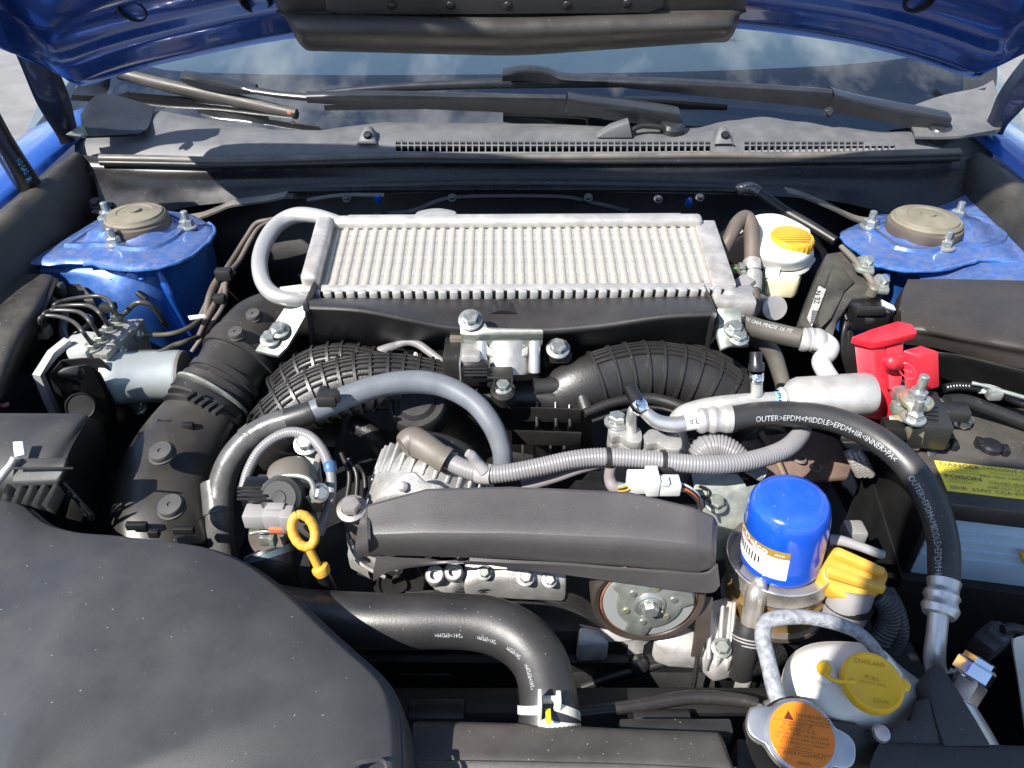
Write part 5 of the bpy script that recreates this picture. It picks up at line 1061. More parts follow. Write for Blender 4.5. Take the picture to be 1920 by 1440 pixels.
# red cover
rc = thing('terminal_cover', 'bright red plastic cover lifted off the positive battery terminal', 'terminal cover', Z(1670, 760, .85))
def bm_hex(K, A_, B_, D_, b=.003):
    """box-like solid from its near top corner K, the two corners next to it and the corner below it"""
    ea, eb, ed = A_ - K, B_ - K, D_ - K; bm = bmesh.new(); vs = [bm.verts.new(K + ea * i + eb * j + ed * k) for k in (0, 1) for i, j in ((0, 0), (1, 0), (1, 1), (0, 1))]
    for f in ((0, 1, 2, 3), (7, 6, 5, 4), (0, 4, 5, 1), (1, 5, 6, 2), (2, 6, 7, 3), (3, 7, 4, 0)): bm.faces.new([vs[i] for i in f])
    return bev(bm, b, 3)
obj('side_shell', bm_hex(Z(1638, 641, .926), Z(1599, 635, .926), Z(1665, 635, .926), Z(1654, 790, .858), .0022), M['red'], rc)
prism('top_flap', [(1597, 631, .934), (1634, 616, .938), (1684, 601, .942), (1711, 607, .940), (1721, 623, .936), (1666, 637, .932), (1638, 642, .930)], (0, 0, -.009), M['red'], rc, .0016, 3)
prism('inner_web', [(1662, 640, .924), (1694, 644, .922), (1694, 700, .902), (1686, 735, .89), (1668, 730, .892)], (0, .006, -.004), M['red'], rc, .001, 2)
obj('post_hood', bm_hex(Z(1725, 668, .932), Z(1691, 656, .934), Z(1761, 658, .934), Z(1728, 737, .892), .0022), M['red'], rc)
obj('knob', bm_lathe([(.0085, -.026), (.0085, -.002), (.0072, .003), (.004, .0062), (0, .0072)], Z(1670, 678, .922), (-.75, -.5, .35), 28), M['red'], rc)
ec_ = Z(1709, 697, .9185); e1_ = (Z(1725, 668, .932) - Z(1691, 656, .934)).normalized(); e2_ = (Z(1725, 668, .932) - Z(1728, 737, .892)).normalized(); ec_ = Z(1725, 668, .932) - e1_ * .013 - e2_ * .022 + e1_.cross(e2_) * .0003
obj('plus_ring', bm_tube([ec_ + e1_ * math.cos(t) * .0085 + e2_ * math.sin(t) * .0085 for t in [2 * math.pi * k / 24 for k in range(25)]], .0005, 6, 1, cap=False), mat('red_light', (.85, .06, .10), .35), rc)
for v1 in (e1_, e2_): obj('plus_bar', bm_tube([ec_ - v1 * .004, ec_ + v1 * .004], .0006, 6, 1, smooth=False), M['red_light'], rc)
# ================================================================ refrigerant lines
rl = thing('refrigerant_pipe', 'white aluminium refrigerant pipe with fat muffler can beside the red cover', 'pipe', Z(1480, 790, .84))
mo = Z(1486, 747, .892); mp = Z(1632, 738, .892); mdir = (mp - mo).normalized(); ml = (mp - mo).length; mr_ = 40 * mpp(mo)
obj('muffler', bm_lathe([(.010, -.016), (.0125, -.012), (mr_ * .55, -.008), (mr_ * .9, 0), (mr_, .006), (mr_, ml * .62), (mr_ * 1.015, ml * .64), (mr_ * 1.015, ml - .006), (mr_ * .95, ml - .001), (mr_ * .7, ml + .001), (0, ml + .001)], mo, mdir, 44), M['alu_white'], rl)
tube('pipe', [(1278, 842, .84, 18), (1268, 806, .86, 18), (1275, 782, .876, 17), (1300, 768, .886, 16), (1350, 758, .892, 16), (1420, 751, .893, 15), (1478, 748, .893, 14)], M['alu_white'], rl, 22)
tube('pipe', [(1562, 718, .898, 17), (1545, 692, .90, 17), (1540, 676, .902, 17), (1553, 662, .905, 17), (1556, 650, .908, 17), (1545, 640, .91, 17), (1530, 636, .912, 17)], M['alu_frost'] if 'alu_frost' in M else mat('alu_frost', (.58, .58, .58), .5, .3, var=.05), rl, 22)
tube('ferrule', [(1502, 636, .912, 21), (1508, 637, .912, 23), (1514, 637, .912, 21), (1520, 637, .912, 23), (1526, 638, .912, 21), (1532, 638, .912, 23), (1540, 639, .911, 20)], M['alu_white'], rl, 24)
lab2 = obj('label_band', bm_tube([Z(1450, 749.4, .893), Z(1476, 748, .893)], 15.4 * mpp(Z(1460, 749, .893)), 28, smooth=False, cap=False), M['label_blue'], rl)
tx = [Z(1420, 751, .893), Z(1450, 749.4, .893), Z(1478, 748, .893)]
rr3 = 15.6 * mpp(tx[1])
for an in (.45, -.45): text_tube('lettering', '3M', tx, rr3, .73, .0085, M['ink'], rl, angle=an, sx=1.0, bold=.0002)
sv = obj('service_stem', bm_tube([Z(1419, 740, .90), Z(1419, 715, .915)], .0058, 16, smooth=False), M['alu_white'], rl)
tube('service_valve', [(1419, 718, .915, 9), (1419, 712, .918, 13), (1419, 702, .922, 13), (1419, 697, .925, 12)], M['chrome'], rl, 18)
tube('service_cap', [(1418, 694, .926, 15), (1418, 682, .932, 15), (1417, 680, .933, 12), (1417, 660, .942, 11)], M['plastic_gloss'], rl, 18, smooth=False)
hh = thing('return_hose', 'brown rubber refrigerant hose running under the intercooler bracket', 'hose', Z(1430, 615, .87))
hp = [(1340, 592, .885, 19), (1380, 602, .892, 19), (1420, 616, .90, 19), (1465, 627, .907, 19), (1508, 637, .912, 19)]
tube('hose', hp, M['hose_brown'] if 'hose_brown' in M else mat('hose_brown', (.055, .050, .044), .5, bump=.15, dust=.25), hh, 22)
text_tube('lettering', 'FREON 134A MADE 16 FE', ZL([a[:3] for a in hp]), [19 * mpp(Z(*a[:3])) for a in hp], .55, .0070, M['print_white'], hh, angle=-.55, fit=((1390, 604), (1490, 633)))
tube('hose', [(1398, 636, .86, 15), (1425, 640, .865, 16), (1448, 662, .868, 16), (1462, 700, .868, 15), (1470, 730, .862, 14)], M['hose_brown'], hh, 18)
# compressor fittings
cf = thing('compressor_fitting', 'cast aluminium compressor fittings with two clamp blocks and a bolt', 'fitting', Z(1210, 850, .80))
for (a, b, z, w_) in ((1170, 815, .868, 1), (1240, 828, .866, 1.15)):
    out_ = [(a - 30 * w_, b - 12), (a - 18 * w_, b - 24), (a - 2, b - 20), (a + 12 * w_, b - 12), (a + 28 * w_, b - 14), (a + 34 * w_, b), (a + 30 * w_, b + 14), (a + 8, b + 12), (a - 6, b + 2), (a - 24 * w_, b + 4)]
    pts = spline(ZL([(p, q, z) for p, q in out_ + out_[:1]]), 4)[:-1]
    obj('clamp_block', bm_prism(pts, (0, 0, -.0095), .0012), M['alu_cast'], cf)
    obj('clamp_block', bm_prism([p + V(0, 0, -.0098) for p in pts], (0, 0, -.012), .0012), M['alu_cast'], cf)
prism('head', [(1128, 850, .845), (1170, 836, .848), (1290, 845, .848), (1300, 872, .835), (1130, 872, .835)], (0, 0, -.03), M['alu_cast'], cf, .004)
bolt(cf, Z(1156, 793, .869), bz, .0082, M['zinc'])
tube('riser', [(1184, 808, .868, 10), (1184, 785, .885, 10), (1188, 768, .896, 10), (1200, 764, .898, 11), (1212, 775, .895, 12), (1232, 790, .888, 14), (1262, 796, .885, 15), (1300, 791, .886, 15), (1312, 789, .886, 15)], M['alu'], cf, 20)
tube('hex_nut', [(1192, 752, .905, 16), (1198, 760, .902, 18), (1204, 768, .898, 17), (1208, 774, .896, 14)], M['chrome'], cf, 6, smooth=False)
tube('valve_cap', [(1178, 722, .918, 13), (1186, 736, .912, 14), (1194, 750, .906, 14)], M['plastic_gloss'], cf, 18, smooth=False)
obj('label_band', bm_tube([Z(1282, 793.4, .8858), Z(1308, 789.6, .886)], 15.5 * mpp(Z(1295, 791, .886)), 28, smooth=False, cap=False), M['label_white'], cf)
tx = ZL([(1262, 796, .885), (1295, 791.5, .886), (1312, 789, .886)])
text_tube('lettering', '3A', tx, 15.8 * mpp(tx[1]), .66, .0085, M['ink'], cf, angle=-.1, flip=True)
# big high pressure hose
ph = thing('refrigerant_hose', 'long black refrigerant hose with white printing curving past the battery', 'hose', Z(1760, 1090, .80))
hp = [(1368, 786, .886, 24), (1420, 778, .889, 24), (1490, 776, .890, 24), (1560, 786, .888, 24), (1625, 812, .882, 25), (1680, 850, .874, 26), (1722, 898, .864, 27), (1752, 955, .852, 28), (1768, 1015, .840, 28), (1770, 1060, .832, 28), (1770, 1092, .826, 27)]
tube('hose', hp, M['rubber_hose'], ph, 28)
HP = ZL([a[:3] for a in hp]); rh = 25 * mpp(HP[4])
text_tube('lettering', 'OUTER>EPDM<MIDDLE>EPDM+IIR<INNER>PA<', HP, [a[3] * mpp(p) for a, p in zip(hp, HP)], .335, .0080, M['print_white'], ph, angle=.36, fit=((1408, 780), (1692, 858)))
text_tube('lettering', 'OUTER>EPDM<MIDDLE>EPDM+I', HP, [a[3] * mpp(p) for a, p in zip(hp, HP)], .86, .0080, M['print_white'], ph, angle=.36, fit=((1718, 893), (1770, 1088)))
tube('ferrule', [(1306, 788, .886, 20), (1314, 788, .886, 25), (1324, 787, .886, 22), (1336, 787, .886, 26), (1346, 787, .886, 23), (1358, 786, .886, 26), (1370, 786, .886, 26)], M['alu_white'], ph, 28)
tube('ferrule', [(1770, 1090, .826, 30), (1768, 1108, .822, 27), (1766, 1118, .82, 32), (1765, 1128, .818, 28), (1763, 1140, .815, 33), (1760, 1154, .812, 28)], M['alu'], ph, 28)
tube('pipe', [(1760, 1150, .812, 18), (1756, 1190, .80, 18), (1752, 1230, .785, 19), (1756, 1260, .765, 19), (1775, 1310, .73, 20)], M['alu'], ph, 24)
# ================================================================ grey harness conduit
gh = thing('wiring_harness', 'grey corrugated wiring harness with tape running across the engine front', 'harness', Z(1100, 890, .80))
hp = [(838, 862, .862, 17), (870, 878, .862, 18), (905, 888, .862, 19), (950, 887, .864, 18), (1010, 876, .868, 18), (1075, 862, .872, 18), (1135, 857, .874, 18), (1220, 862, .874, 18), (1300, 870, .872, 18), (1370, 869, .870, 18), (1430, 858, .868, 18), (1475, 840, .866, 18), (1500, 815, .864, 17), (1506, 795, .862, 16)]
tube('conduit', hp, M['conduit'], gh, 20, pitch=.0030, amp=.07)
tube('tape_wrap', [(893, 886, .862, 19.5), (905, 888, .862, 20.5), (922, 890, .863, 19.5)], mat('grey_tape', (.30, .285, .28), .35, 0, var=.12, bump=1.0, bs=110), gh, 18)
tube('branch', [(908, 884, .868, 13), (895, 868, .876, 11), (885, 855, .884, 10), (876, 849, .888, 8)], M['grey_tape'], gh, 14)
for a, b in ((1140, 858), (1244, 863)):
    d_ = mpp(Z(a, b, .874)); obj('band', bm_tube([Z(a - 4, b, .874), Z(a + 4, b, .874)], 20 * d_, 20, smooth=False), M['plastic'], gh)
box('band_clip', Z(1244, 884, .866), (.016, .012, .016), M['plastic'], gh, b=.002)
tube('branch', [(1145, 875, .866, 10), (1143, 895, .855, 11), (1150, 912, .848, 12), (1168, 916, .846, 11)], M['sleeve_grey'] if 'sleeve_grey' in M else mat('sleeve_grey', (.22, .195, .20), .45, 0), gh, 14)
tube('branch', [(1132, 868, .866, 9), (1090, 878, .86, 10), (1040, 895, .85, 11), (980, 912, .84, 12)], M['sleeve_grey'], gh, 14)
tube('back_conduit', [(1308, 858, .850, 22), (1322, 842, .858, 26), (1345, 838, .86, 26), (1372, 846, .858, 22), (1400, 868, .85, 18), (1430, 890, .84, 15)], M['conduit'], gh, 20, pitch=.003, amp=.1)
wp = thing('white_plug', 'white wiring plug pair with coloured wires behind the belt cover', 'wiring plug', Z(1220, 925, .84))
box('plug_body', Z(1198, 903, .868), (.022, .018, .016), M['white_plastic'], wp, b=.0015)
box('plug_shell', Z(1222, 902, .870), (.012, .022, .02), M['white_plastic'], wp, b=.0015)
box('plug_end', Z(1250, 910, .866), (.024, .016, .014), M['white_plastic'], wp, b=.0015); box('plug_step', Z(1240, 903, .874), (.014, .010, .006), M['white_plastic'], wp, b=.001)
for k, m_ in enumerate(('label_blue', 'yellow', 'ink', 'yellow')): tube('wire', [(1180, 902 + 5 * k, .868, 2), (1172, 908 + 4 * k, .864, 2), (1160, 912 + 3 * k, .856, 2)], M[m_], wp, 6)
for k, m_ in enumerate(('white_plastic', 'ink', 'rust_red', 'ink')): tube('wire', [(1270, 904 + 5 * k, .866, 2), (1290, 912 + 4 * k, .862, 2.5), (1308, 926 + 5 * k, .852, 2.5), (1316, 948 + 4 * k, .84, 2.5)], M[m_], wp, 6)
pb = thing('terminal_boot', 'olive rubber terminal boot on the alternator cable', 'rubber boot', Z(800, 860, .85))
tube('boot', [(755, 838, .872, 22), (772, 828, .874, 28), (790, 834, .873, 27), (815, 850, .87, 25), (834, 862, .866, 24)], M['boot'], pb, 24)
tube('boot_lip', [(828, 858, .867, 26), (838, 864, .865, 26)], M['boot'], pb, 24)
# ================================================================ brackets around
tbk = thing('transmission_bracket', 'brown rusty steel bracket plate with holes beside the oil filter', 'bracket', Z(1520, 860, .78))
prism('plate', [(1395, 800, .80), (1440, 815, .80), (1520, 805, .80), (1570, 820, .79), (1600, 868, .775), (1590, 895, .765), (1520, 900, .765), (1420, 890, .775), (1380, 850, .79)], (0, 0, -.006), M['rust_plate'], tbk, .002)
for a, b in ((1500, 862), (1530, 878)): obj('hole_rim', bm_lathe([(.0075, .0005), (.0065, .0025), (.005, .0025), (.0048, .001)], Z(a, b, .782), bz, 20), M['boot'], tbk)
obj('bolt_head', bm_lathe([(.011, 0), (.011, .002), (.006, .004), (.006, .01), (0, .01)], Z(1398, 846, .805), bz, 18), M['alu_dark'] , tbk)
tube('stay_rod', [(1425, 810, .805, 6), (1450, 850, .79, 7), (1470, 890, .775, 6)], mat('brown_sleeve', (.16, .11, .07), .55, 0), tbk, 10)
hs = thing('heat_shield', 'galvanised sheet metal shield between belt cover and oil filter', 'heat shield', Z(1360, 980, .80))
prism('plate', [(1296, 886, .835), (1384, 888, .835), (1396, 905, .832), (1400, 912, .83), (1430, 905, .83), (1425, 960, .81), (1405, 980, .80), (1400, 1040, .77), (1345, 1050, .77), (1310, 960, .81)], (0, 0, -.003), M['galv'], hs, .001)
bolt(hs, Z(1342, 946, .818), (0, -.3, 1), .007, M['galv'])
tube('tab', [(1312, 912, .832, 3), (1326, 918, .828, 3), (1328, 930, .824, 3), (1315, 932, .824, 3)], M['plastic'], hs, 8)
obj('link', bm_prism(ZL([(1576, 818, .845), (1590, 812, .845), (1620, 822, .845), (1618, 830, .845), (1580, 828, .845)]), (0, 0, -.004), .001), M['yellow_zinc'], hs)
for k in range(3): tube('hose', [(1590 + 8 * k, 845, .80, 9), (1600 + 10 * k, 865, .79, 9), (1612 + 10 * k, 890, .77, 9)], M['alu_worn'], hs, 12, pitch=.004)
# ================================================================ belt cover, alternator, pulleys
al = thing('alternator', 'cast aluminium alternator with vent ribs under the belt cover', 'alternator', Z(760, 1040, .70))
aa = V(.25, .86, .40).normalized(); ao = Z(790, 972, .786)
obj('housing', bm_lathe([(.054, -.03), (.060, -.02), (.061, .0), (.061, .03), (.057, .045), (.05, .055), (0, .055)], ao, aa, 44), M['alu_cast'], al)
qa = axis_quat(aa)
for k in range(30):
    t = 2 * math.pi * k / 30; d_ = qa @ V(math.cos(t), math.sin(t), 0)
    if d_.z < -.2: continue
    c_ = ao + d_ * .058 + aa * .040; ex_ = aa; ez_ = d_; ey_ = ez_.cross(ex_)
    obj('vent_rib', bm_box(c_, (.034, .0042, .010), (ex_, ey_, ez_), .0015), M['alu_cast'], al)
obj('rear_shell', bm_lathe([(.051, .045), (.054, .05), (.052, .07), (.045, .078), (0, .08)], ao, aa, 40), M['plastic'], al)
prism('top_lug', [(690, 945, .862), (745, 896, .872), (760, 880, .876), (780, 880, .876), (800, 900, .872), (840, 910, .868), (800, 930, .862), (740, 930, .862)], (0, 0, -.03), M['alu_cast'], al, .004)
obj('lug_bolt', bm_lathe([(.005, -.002), (.005, .003), (.0035, .004), (0, .004)], Z(756, 912, .868), (0, -.7, .6), 16), M['steel'], al)
prism('mount_lug', [(640, 968, .84), (648, 945, .848), (672, 940, .85), (684, 960, .845), (678, 990, .83), (655, 992, .83)], (0, 0, -.02), M['alu_dark'], al, .004)
bolt(al, Z(660, 955, .848), (0, -.3, 1), .009, M['steel'])
for k in range(5): tube('front_rib', [(652 + 4 * k, 1000 + 12 * k, .82 - .004 * k, 4), (660 + 6 * k, 1030 + 8 * k, .80, 4), (690 + 8 * k, 1050 + 8 * k, .79, 4)], M['alu_worn'], al, 8)
prism('front_foot', [(655, 1000, .81), (690, 1040, .805), (750, 1052, .80), (745, 1065, .795), (690, 1062, .79), (650, 1040, .79)], (0, 0, -.02), M['alu_cast'], al, .004)
bc = thing('belt_cover', 'long smooth dark grey belt cover across the engine front', 'belt cover', Z(1000, 1060, .80))
def lerp_row(pts, n=6):
    out = []
    for a, b in zip(pts, pts[1:]): out += [a.lerp(b, k / n) for k in range(n)]
    return out + [pts[-1]]
cl_ = [(690, 690), (800, 790), (960, 950), (1180, 1180), (1300, 1300), (1334, 1330)]   # columns: rear px, front px
rear_ = [(690, 946, .874), (800, 916, .884), (960, 912, .886), (1180, 922, .885), (1298, 950, .880), (1336, 966, .872)]
edge_ = [(688, 1010, .866), (796, 1010, .873), (960, 1012, .875), (1180, 1020, .873), (1304, 1030, .868), (1334, 1032, .864)]
foot_ = [(692, 1040, .836), (796, 1043, .838), (960, 1048, .840), (1180, 1062, .838), (1304, 1074, .833), (1332, 1066, .838)]
RA, RB, RC = ZL(rear_), ZL(edge_), ZL(foot_)
prof_rows = [[p + V(0, .004, -.014) for p in RA], [p + V(0, .003, -.004) for p in RA], [p + V(0, .0005, -.0008) for p in RA], [p + V(0, -.003, 0) for p in RA]]
prof_rows += [[a.lerp(b, f) for a, b in zip(RA, RB)] for f in (.3, .6)]
for k in range(7):   # rounded front shoulder
    f = k / 6; row = []
    for a, b, c in zip(RA, RB, RC):
        p0 = a.lerp(b, .82); p2 = b.lerp(c, .88); row.append(p0 * (1 - f) ** 2 + b * 2 * f * (1 - f) + p2 * f * f)
    prof_rows.append(row)
prof_rows += [RC, [p + V(0, .004, -.002) for p in RC]]
obj('cover_shell', bm_sheet([lerp_row(r) for r in prof_rows], 1, 1, .003, smooth=False), M['belt_cover'], bc, 24)
sheet('end_wall', [[r[-1] for r in prof_rows[2:]], [r[-1] + V(.006, .002, -.010) for r in prof_rows[2:]], [r[-1] + V(.008, .003, -.03) for r in prof_rows[2:]]], M['belt_cover'], bc, 1, 2, .003)
sheet('end_wall', [ZL([(692, 952, .86), (688, 970, .872), (688, 1002, .871), (690, 1020, .862), (692, 1042, .832)]), ZL([(678, 968, .845), (672, 985, .85), (668, 1008, .846), (666, 1030, .836), (672, 1046, .82)])], M['belt_cover'], bc, 4, 2, .003)
sheet('lower_lip', [ZL([(880, 1052, .842), (960, 1056, .842), (1060, 1060, .84), (1160, 1068, .84), (1250, 1074, .838), (1320, 1078, .836), (1346, 1060, .846)]), ZL([(880, 1054, .838), (960, 1066, .832), (1060, 1078, .827), (1160, 1092, .823), (1250, 1104, .818), (1330, 1112, .815), (1350, 1098, .825)])], M['belt_cover'], bc, 4, 3, .003)
sheet('side_flap', [ZL([(705, 1046, .83), (760, 1050, .83), (830, 1052, .83), (890, 1052, .835)]), ZL([(700, 1070, .815), (740, 1062, .822), (800, 1058, .826), (860, 1054, .832)]), ZL([(700, 1090, .80), (730, 1072, .815), (790, 1062, .822), (850, 1056, .83)])], M['belt_cover'], bc, 4, 3, .003)
ap = thing('idler_pulley', 'black ribbed idler pulley peeking under the belt cover', 'pulley', Z(748, 1100, .75))
po = Z(748, 1094, .778); pa = V(.05, -.92, .35).normalized()
obj('wheel', bm_lathe([(.022, -.03)] + [(.0245 + (.0012 if k % 2 else 0), -.028 + .0024 * k) for k in range(11)] + [(.025, -.001), (.0235, .001), (.019, .001), (.018, -.001), (.009, -.001), (.008, .003), (0, .003)], po, pa, 40), M['rubber'], ap)
obj('shield', bm_lathe([(.0165, -.003), (.014, -.002), (.008, -.0015), (.0075, .001), (0, .001)], po, pa, 36), M['alu_cast'], ap)
cp = thing('compressor_pulley', 'compressor clutch pulley with zinc hub and orange rust ring', 'pulley', Z(1215, 1165, .74))
po = Z(1217, 1130, .790); pa = V(0, -.985, .10).normalized()
obj('wheel', bm_lathe([(.052, -.03), (.0525, -.01), (.052, -.003), (.050, 0), (.046, -.001), (.0445, -.004), (.043, -.006)], po, pa, 56), mat('pulley_black', (.075, .06, .052), .4, .4, var=.2), cp)
obj('rust_ring', bm_lathe([(.0445, -.0025), (.0432, -.0012), (.042, -.003)], po, pa, 56), mat('rust_dull', (.26, .11, .07), .6, .3, var=.4, vs=120), cp)
obj('clutch_plate', bm_lathe([(.042, -.004), (.0415, 0), (.030, .0005), (.028, -.001), (0, -.001)], po, pa, 56), M['white_clutch'] if 'white_clutch' in M else mat('white_clutch', (.40, .42, .41), .4, .4, var=.1), cp)
obj('hub_plate', bm_prism([po + axis_quat(pa) @ V(math.cos(t) * r_, math.sin(t) * r_, .0008) for t, r_ in [(2 * math.pi * k / 48, .040 if (k % 16) < 5 else .0300) for k in range(48)]], pa * .002, .0006), M['galv'], cp)
obj('hub_ring', bm_lathe([(.0145, .002), (.0145, .004), (.012, .0055), (.011, .004), (.0095, .004), (.0095, .006)], po, pa, 36), M['zinc'], cp)
bolt(cp, po + pa * .003, pa, .007, M['zinc'])
for k in range(6):
    t = 2 * math.pi * (k + .3) / 6; c_ = po + axis_quat(pa) @ V(math.cos(t) * .022, math.sin(t) * .022, .0028)
    obj('rivet', bm_lathe([(.0034, 0), (.003, .0015), (0, .002)], c_, pa, 14), M['yellow_zinc'] if k % 2 else M['zinc'], cp)
db = thing('drive_belt', 'black ribbed drive belt wrapped behind the radiator hose', 'drive belt', Z(1000, 1120, .74))
for k in range(5): tube('belt_rib', [(760, 1112, .775 - .003 * k, 4), (860, 1108 + 3 * k, .772 - .003 * k, 4), (960, 1102 + 4 * k, .772 - .004 * k, 4), (1040, 1108 + 5 * k, .768 - .004 * k, 4), (1100, 1128 + 6 * k, .755 - .004 * k, 4), (1130, 1170 + 5 * k, .735 - .004 * k, 4)], M['rubber'], db, 6)
tube('belt_edge', [(1300, 1118, .78, 5), (1312, 1160, .762, 5), (1308, 1230, .73, 5), (1300, 1290, .70, 5)], M['rubber'], db, 6)
prism('belt_run', [(1308, 1118, .785), (1338, 1120, .785), (1330, 1190, .755), (1312, 1232, .735), (1296, 1232, .735), (1305, 1170, .765)], (0, .003, -.003), M['pulley_black'], db, .001)
# front engine casting glimpsed below the cover
ce = thing('timing_case', 'bare aluminium engine front casting below the belt cover', 'engine casting', Z(1050, 1200, .60))
prism('upper_casting', [(870, 1045, .80), (1060, 1055, .80), (1064, 1092, .788), (960, 1088, .788), (905, 1084, .789), (870, 1098, .785)], (0, .0, -.03), M['alu_cast'], ce, .004)
for a, b in ((815, 1078), (850, 1072)):
    obj('boss', bm_lathe([(.009, -.02), (.009, 0), (.0075, .002), (.0045, .002), (.004, -.003), (0, -.003)], Z(a, b, .797), (0, -.5, .8), 24), M['alu_cast'], ce)
prism('boss_web', [(800, 1066, .793), (860, 1060, .795), (880, 1075, .79), (850, 1100, .782), (825, 1100, .782)], (0, 0, -.02), M['alu_cast'], ce, .003)
bolt(ce, Z(908, 1074, .795), (0, -.5, .8), .0045, M['galv']); bolt(ce, Z(985, 1082, .793), (0, -.5, .8), .0055, M['alu_cast']); bolt(ce, Z(1030, 1088, .791), (0, -.5, .8), .0045, M['alu_cast'])
prism('lower_casting', [(1080, 1165, .735), (1200, 1190, .735), (1320, 1150, .735), (1400, 1130, .735), (1440, 1180, .72), (1420, 1250, .70), (1330, 1232, .70), (1235, 1210, .71), (1140, 1206, .71), (1075, 1208, .71)], (0, 0, -.05), mat('alu_bright', (.50, .49, .475), .5, .4, var=.2, vs=60, bump=.5, bs=200), ce, .006)
prism('bright_casting', [(1322, 1126, .752), (1372, 1112, .755), (1396, 1180, .742), (1392, 1238, .73), (1345, 1250, .73), (1316, 1222, .735)], (0, 0, -.03), M['alu_bright'], ce, .006)
for k in range(3): prism('casting_rib', [(1330 + 22 * k, 1140 - 6 * k, .762), (1338 + 22 * k, 1138 - 6 * k, .762), (1334 + 20 * k, 1236, .738), (1326 + 20 * k, 1238, .738)], (0, 0, -.02), M['alu_bright'], ce, .002)
bolt(ce, Z(1352, 1215, .746), (0, -.4, .9), .006, M['galv'])
prism('bright_casting', [(1225, 1190, .735), (1290, 1172, .738), (1312, 1190, .735), (1318, 1222, .728), (1260, 1218, .728), (1232, 1208, .73)], (0, 0, -.03), M['alu_bright'], ce, .004)
prism('bright_casting', [(1085, 1172, .738), (1125, 1178, .738), (1145, 1206, .73), (1082, 1208, .73)], (0, 0, -.03), M['alu_bright'], ce, .004)
sheet('lower_cover', [ZL([(1060, 1215, .70), (1160, 1210, .70), (1260, 1215, .70), (1340, 1235, .695)]), ZL([(1060, 1260, .685), (1160, 1250, .69), (1250, 1245, .69), (1340, 1262, .685)]), ZL([(1060, 1300, .665), (1160, 1285, .672), (1260, 1290, .672), (1340, 1310, .665)]), ZL([(1060, 1380, .62), (1160, 1370, .62), (1260, 1370, .62), (1340, 1380, .62)])], M['rubber'], ce, 4, 4, .004)
tube('press_rib', [(1090, 1290, .675, 8), (1150, 1268, .684, 8), (1200, 1255, .69, 8), (1290, 1232, .70, 7)], M['rubber'], ce, 10)
obj('stud', bm_lathe([(.010, -.01), (.010, .004), (.006, .008), (0, .009)], Z(1197, 1245, .695), (0, -.4, .9), 20), M['plastic_gloss'], ce)
# engine block mass, so the bay is not empty under everything
eb = thing('engine_block', 'dark engine block filling the bay beneath the manifold and covers', 'engine block', (.03, .55, .35))
obj('block', bm_box((.03, .62, .545), (.52, .36, .38), b=.02), M['block'], eb)
for s_ in (-1, 1): obj('cylinder_bank', bm_box((.03 + s_ * .32, .64, .50), (.14, .30, .22), b=.02), M['block'], eb)
obj('front_casting', bm_box((.03, .455, .55), (.44, .05, .30), b=.01), M['block'], eb)
# ================================================================ oil filter on its cooler
of = thing('oil_filter', 'glossy blue spin-on oil filter with white and gold printed label', 'oil filter', Z(1455, 1080, .80))
fo = Z(1464, 1040, .806); fa = V(-.10, -.02, .99).normalized()
fr_ = .0372; fh = .078
obj('can', bm_lathe([(fr_ * .96, -.004), (fr_, -.001), (fr_, .003), (fr_ * .985, .006), (fr_ * .985, fh * .62), (fr_ * .975, fh * .72), (fr_ * .95, fh * .82), (fr_ * .91, fh * .90), (fr_ * .82, fh * .965), (fr_ * .66, fh * .99), (fr_ * .5, fh), (0, fh)], fo, fa, 72), M['filter_blue'], of, 70)
qf = axis_quat(fa); camd = qf.inverted() @ (CAMP - fo); a_cam = math.atan2(camd.y, camd.x)
def wrap(name, a0, a1, h0, h1, m_, lift, n=24):
    rows = [[fo + qf @ V(math.cos(a_cam + t) * (fr_ * .985 + lift), math.sin(a_cam + t) * (fr_ * .985 + lift), h) for t in [a0 + (a1 - a0) * k / n for k in range(n + 1)]] for h in (h0, (h0 + h1) / 2, h1)]
    return obj(name, bm_sheet(rows, 1, 1, 0, smooth=False), m_, of, 60)
wrap('label', -1.75, .22, .008, .036, M['label_white'], .0004)
wrap('label_band', -1.75, .22, .036, .0455, M['gold'], .0004)
wrap('label_stripe', -1.75, -.72, .0345, .0368, M['ink_red'], .0007)
def wrap_text(s, ac, hc, size, m_, sx=1.0, bold=0.0):
    vs, fs = text_geo(s, size, 'CENTER', bold, sx); out = []
    for v in vs:
        t = ac + v.x / fr_; out.append(fo + qf @ V(math.cos(a_cam + t) * (fr_ * .985 + .0009), math.sin(a_cam + t) * (fr_ * .985 + .0009), hc + v.y))
    obj('lettering', from_geo(out, fs), m_, of)
wrap_text('ACDelco', -.88, .0405, .0100, M['label_white'], 1.15, .0002)
wrap_text('AC0', -.02, .0405, .0038, M['label_white'], 1.2)
wrap_text('IIIIIIIIII', -.95, .0235, .0150, M['ink'], 1.0)
wrap_text('9 313', -.95, .0130, .0040, M['ink'])
wrap_text('\u267B' if False else '(C)', -.22, .0190, .0065, M['ink_grey2'] if 'ink_grey2' in M else mat('ink_grey2', (.25, .25, .25), .5), 1.0)
wrap_text('UC', -.52, .0200, .0070, mat('ink_pale', (.60, .52, .52), .5), 1.0)
wrap_text('62', .06, .0110, .0055, M['ink_grey2'], 1.0)
oc = thing('oil_cooler', 'polished steel oil cooler drum with brass base under the blue filter', 'oil cooler', Z(1440, 1150, .74))
cr_ = .0485
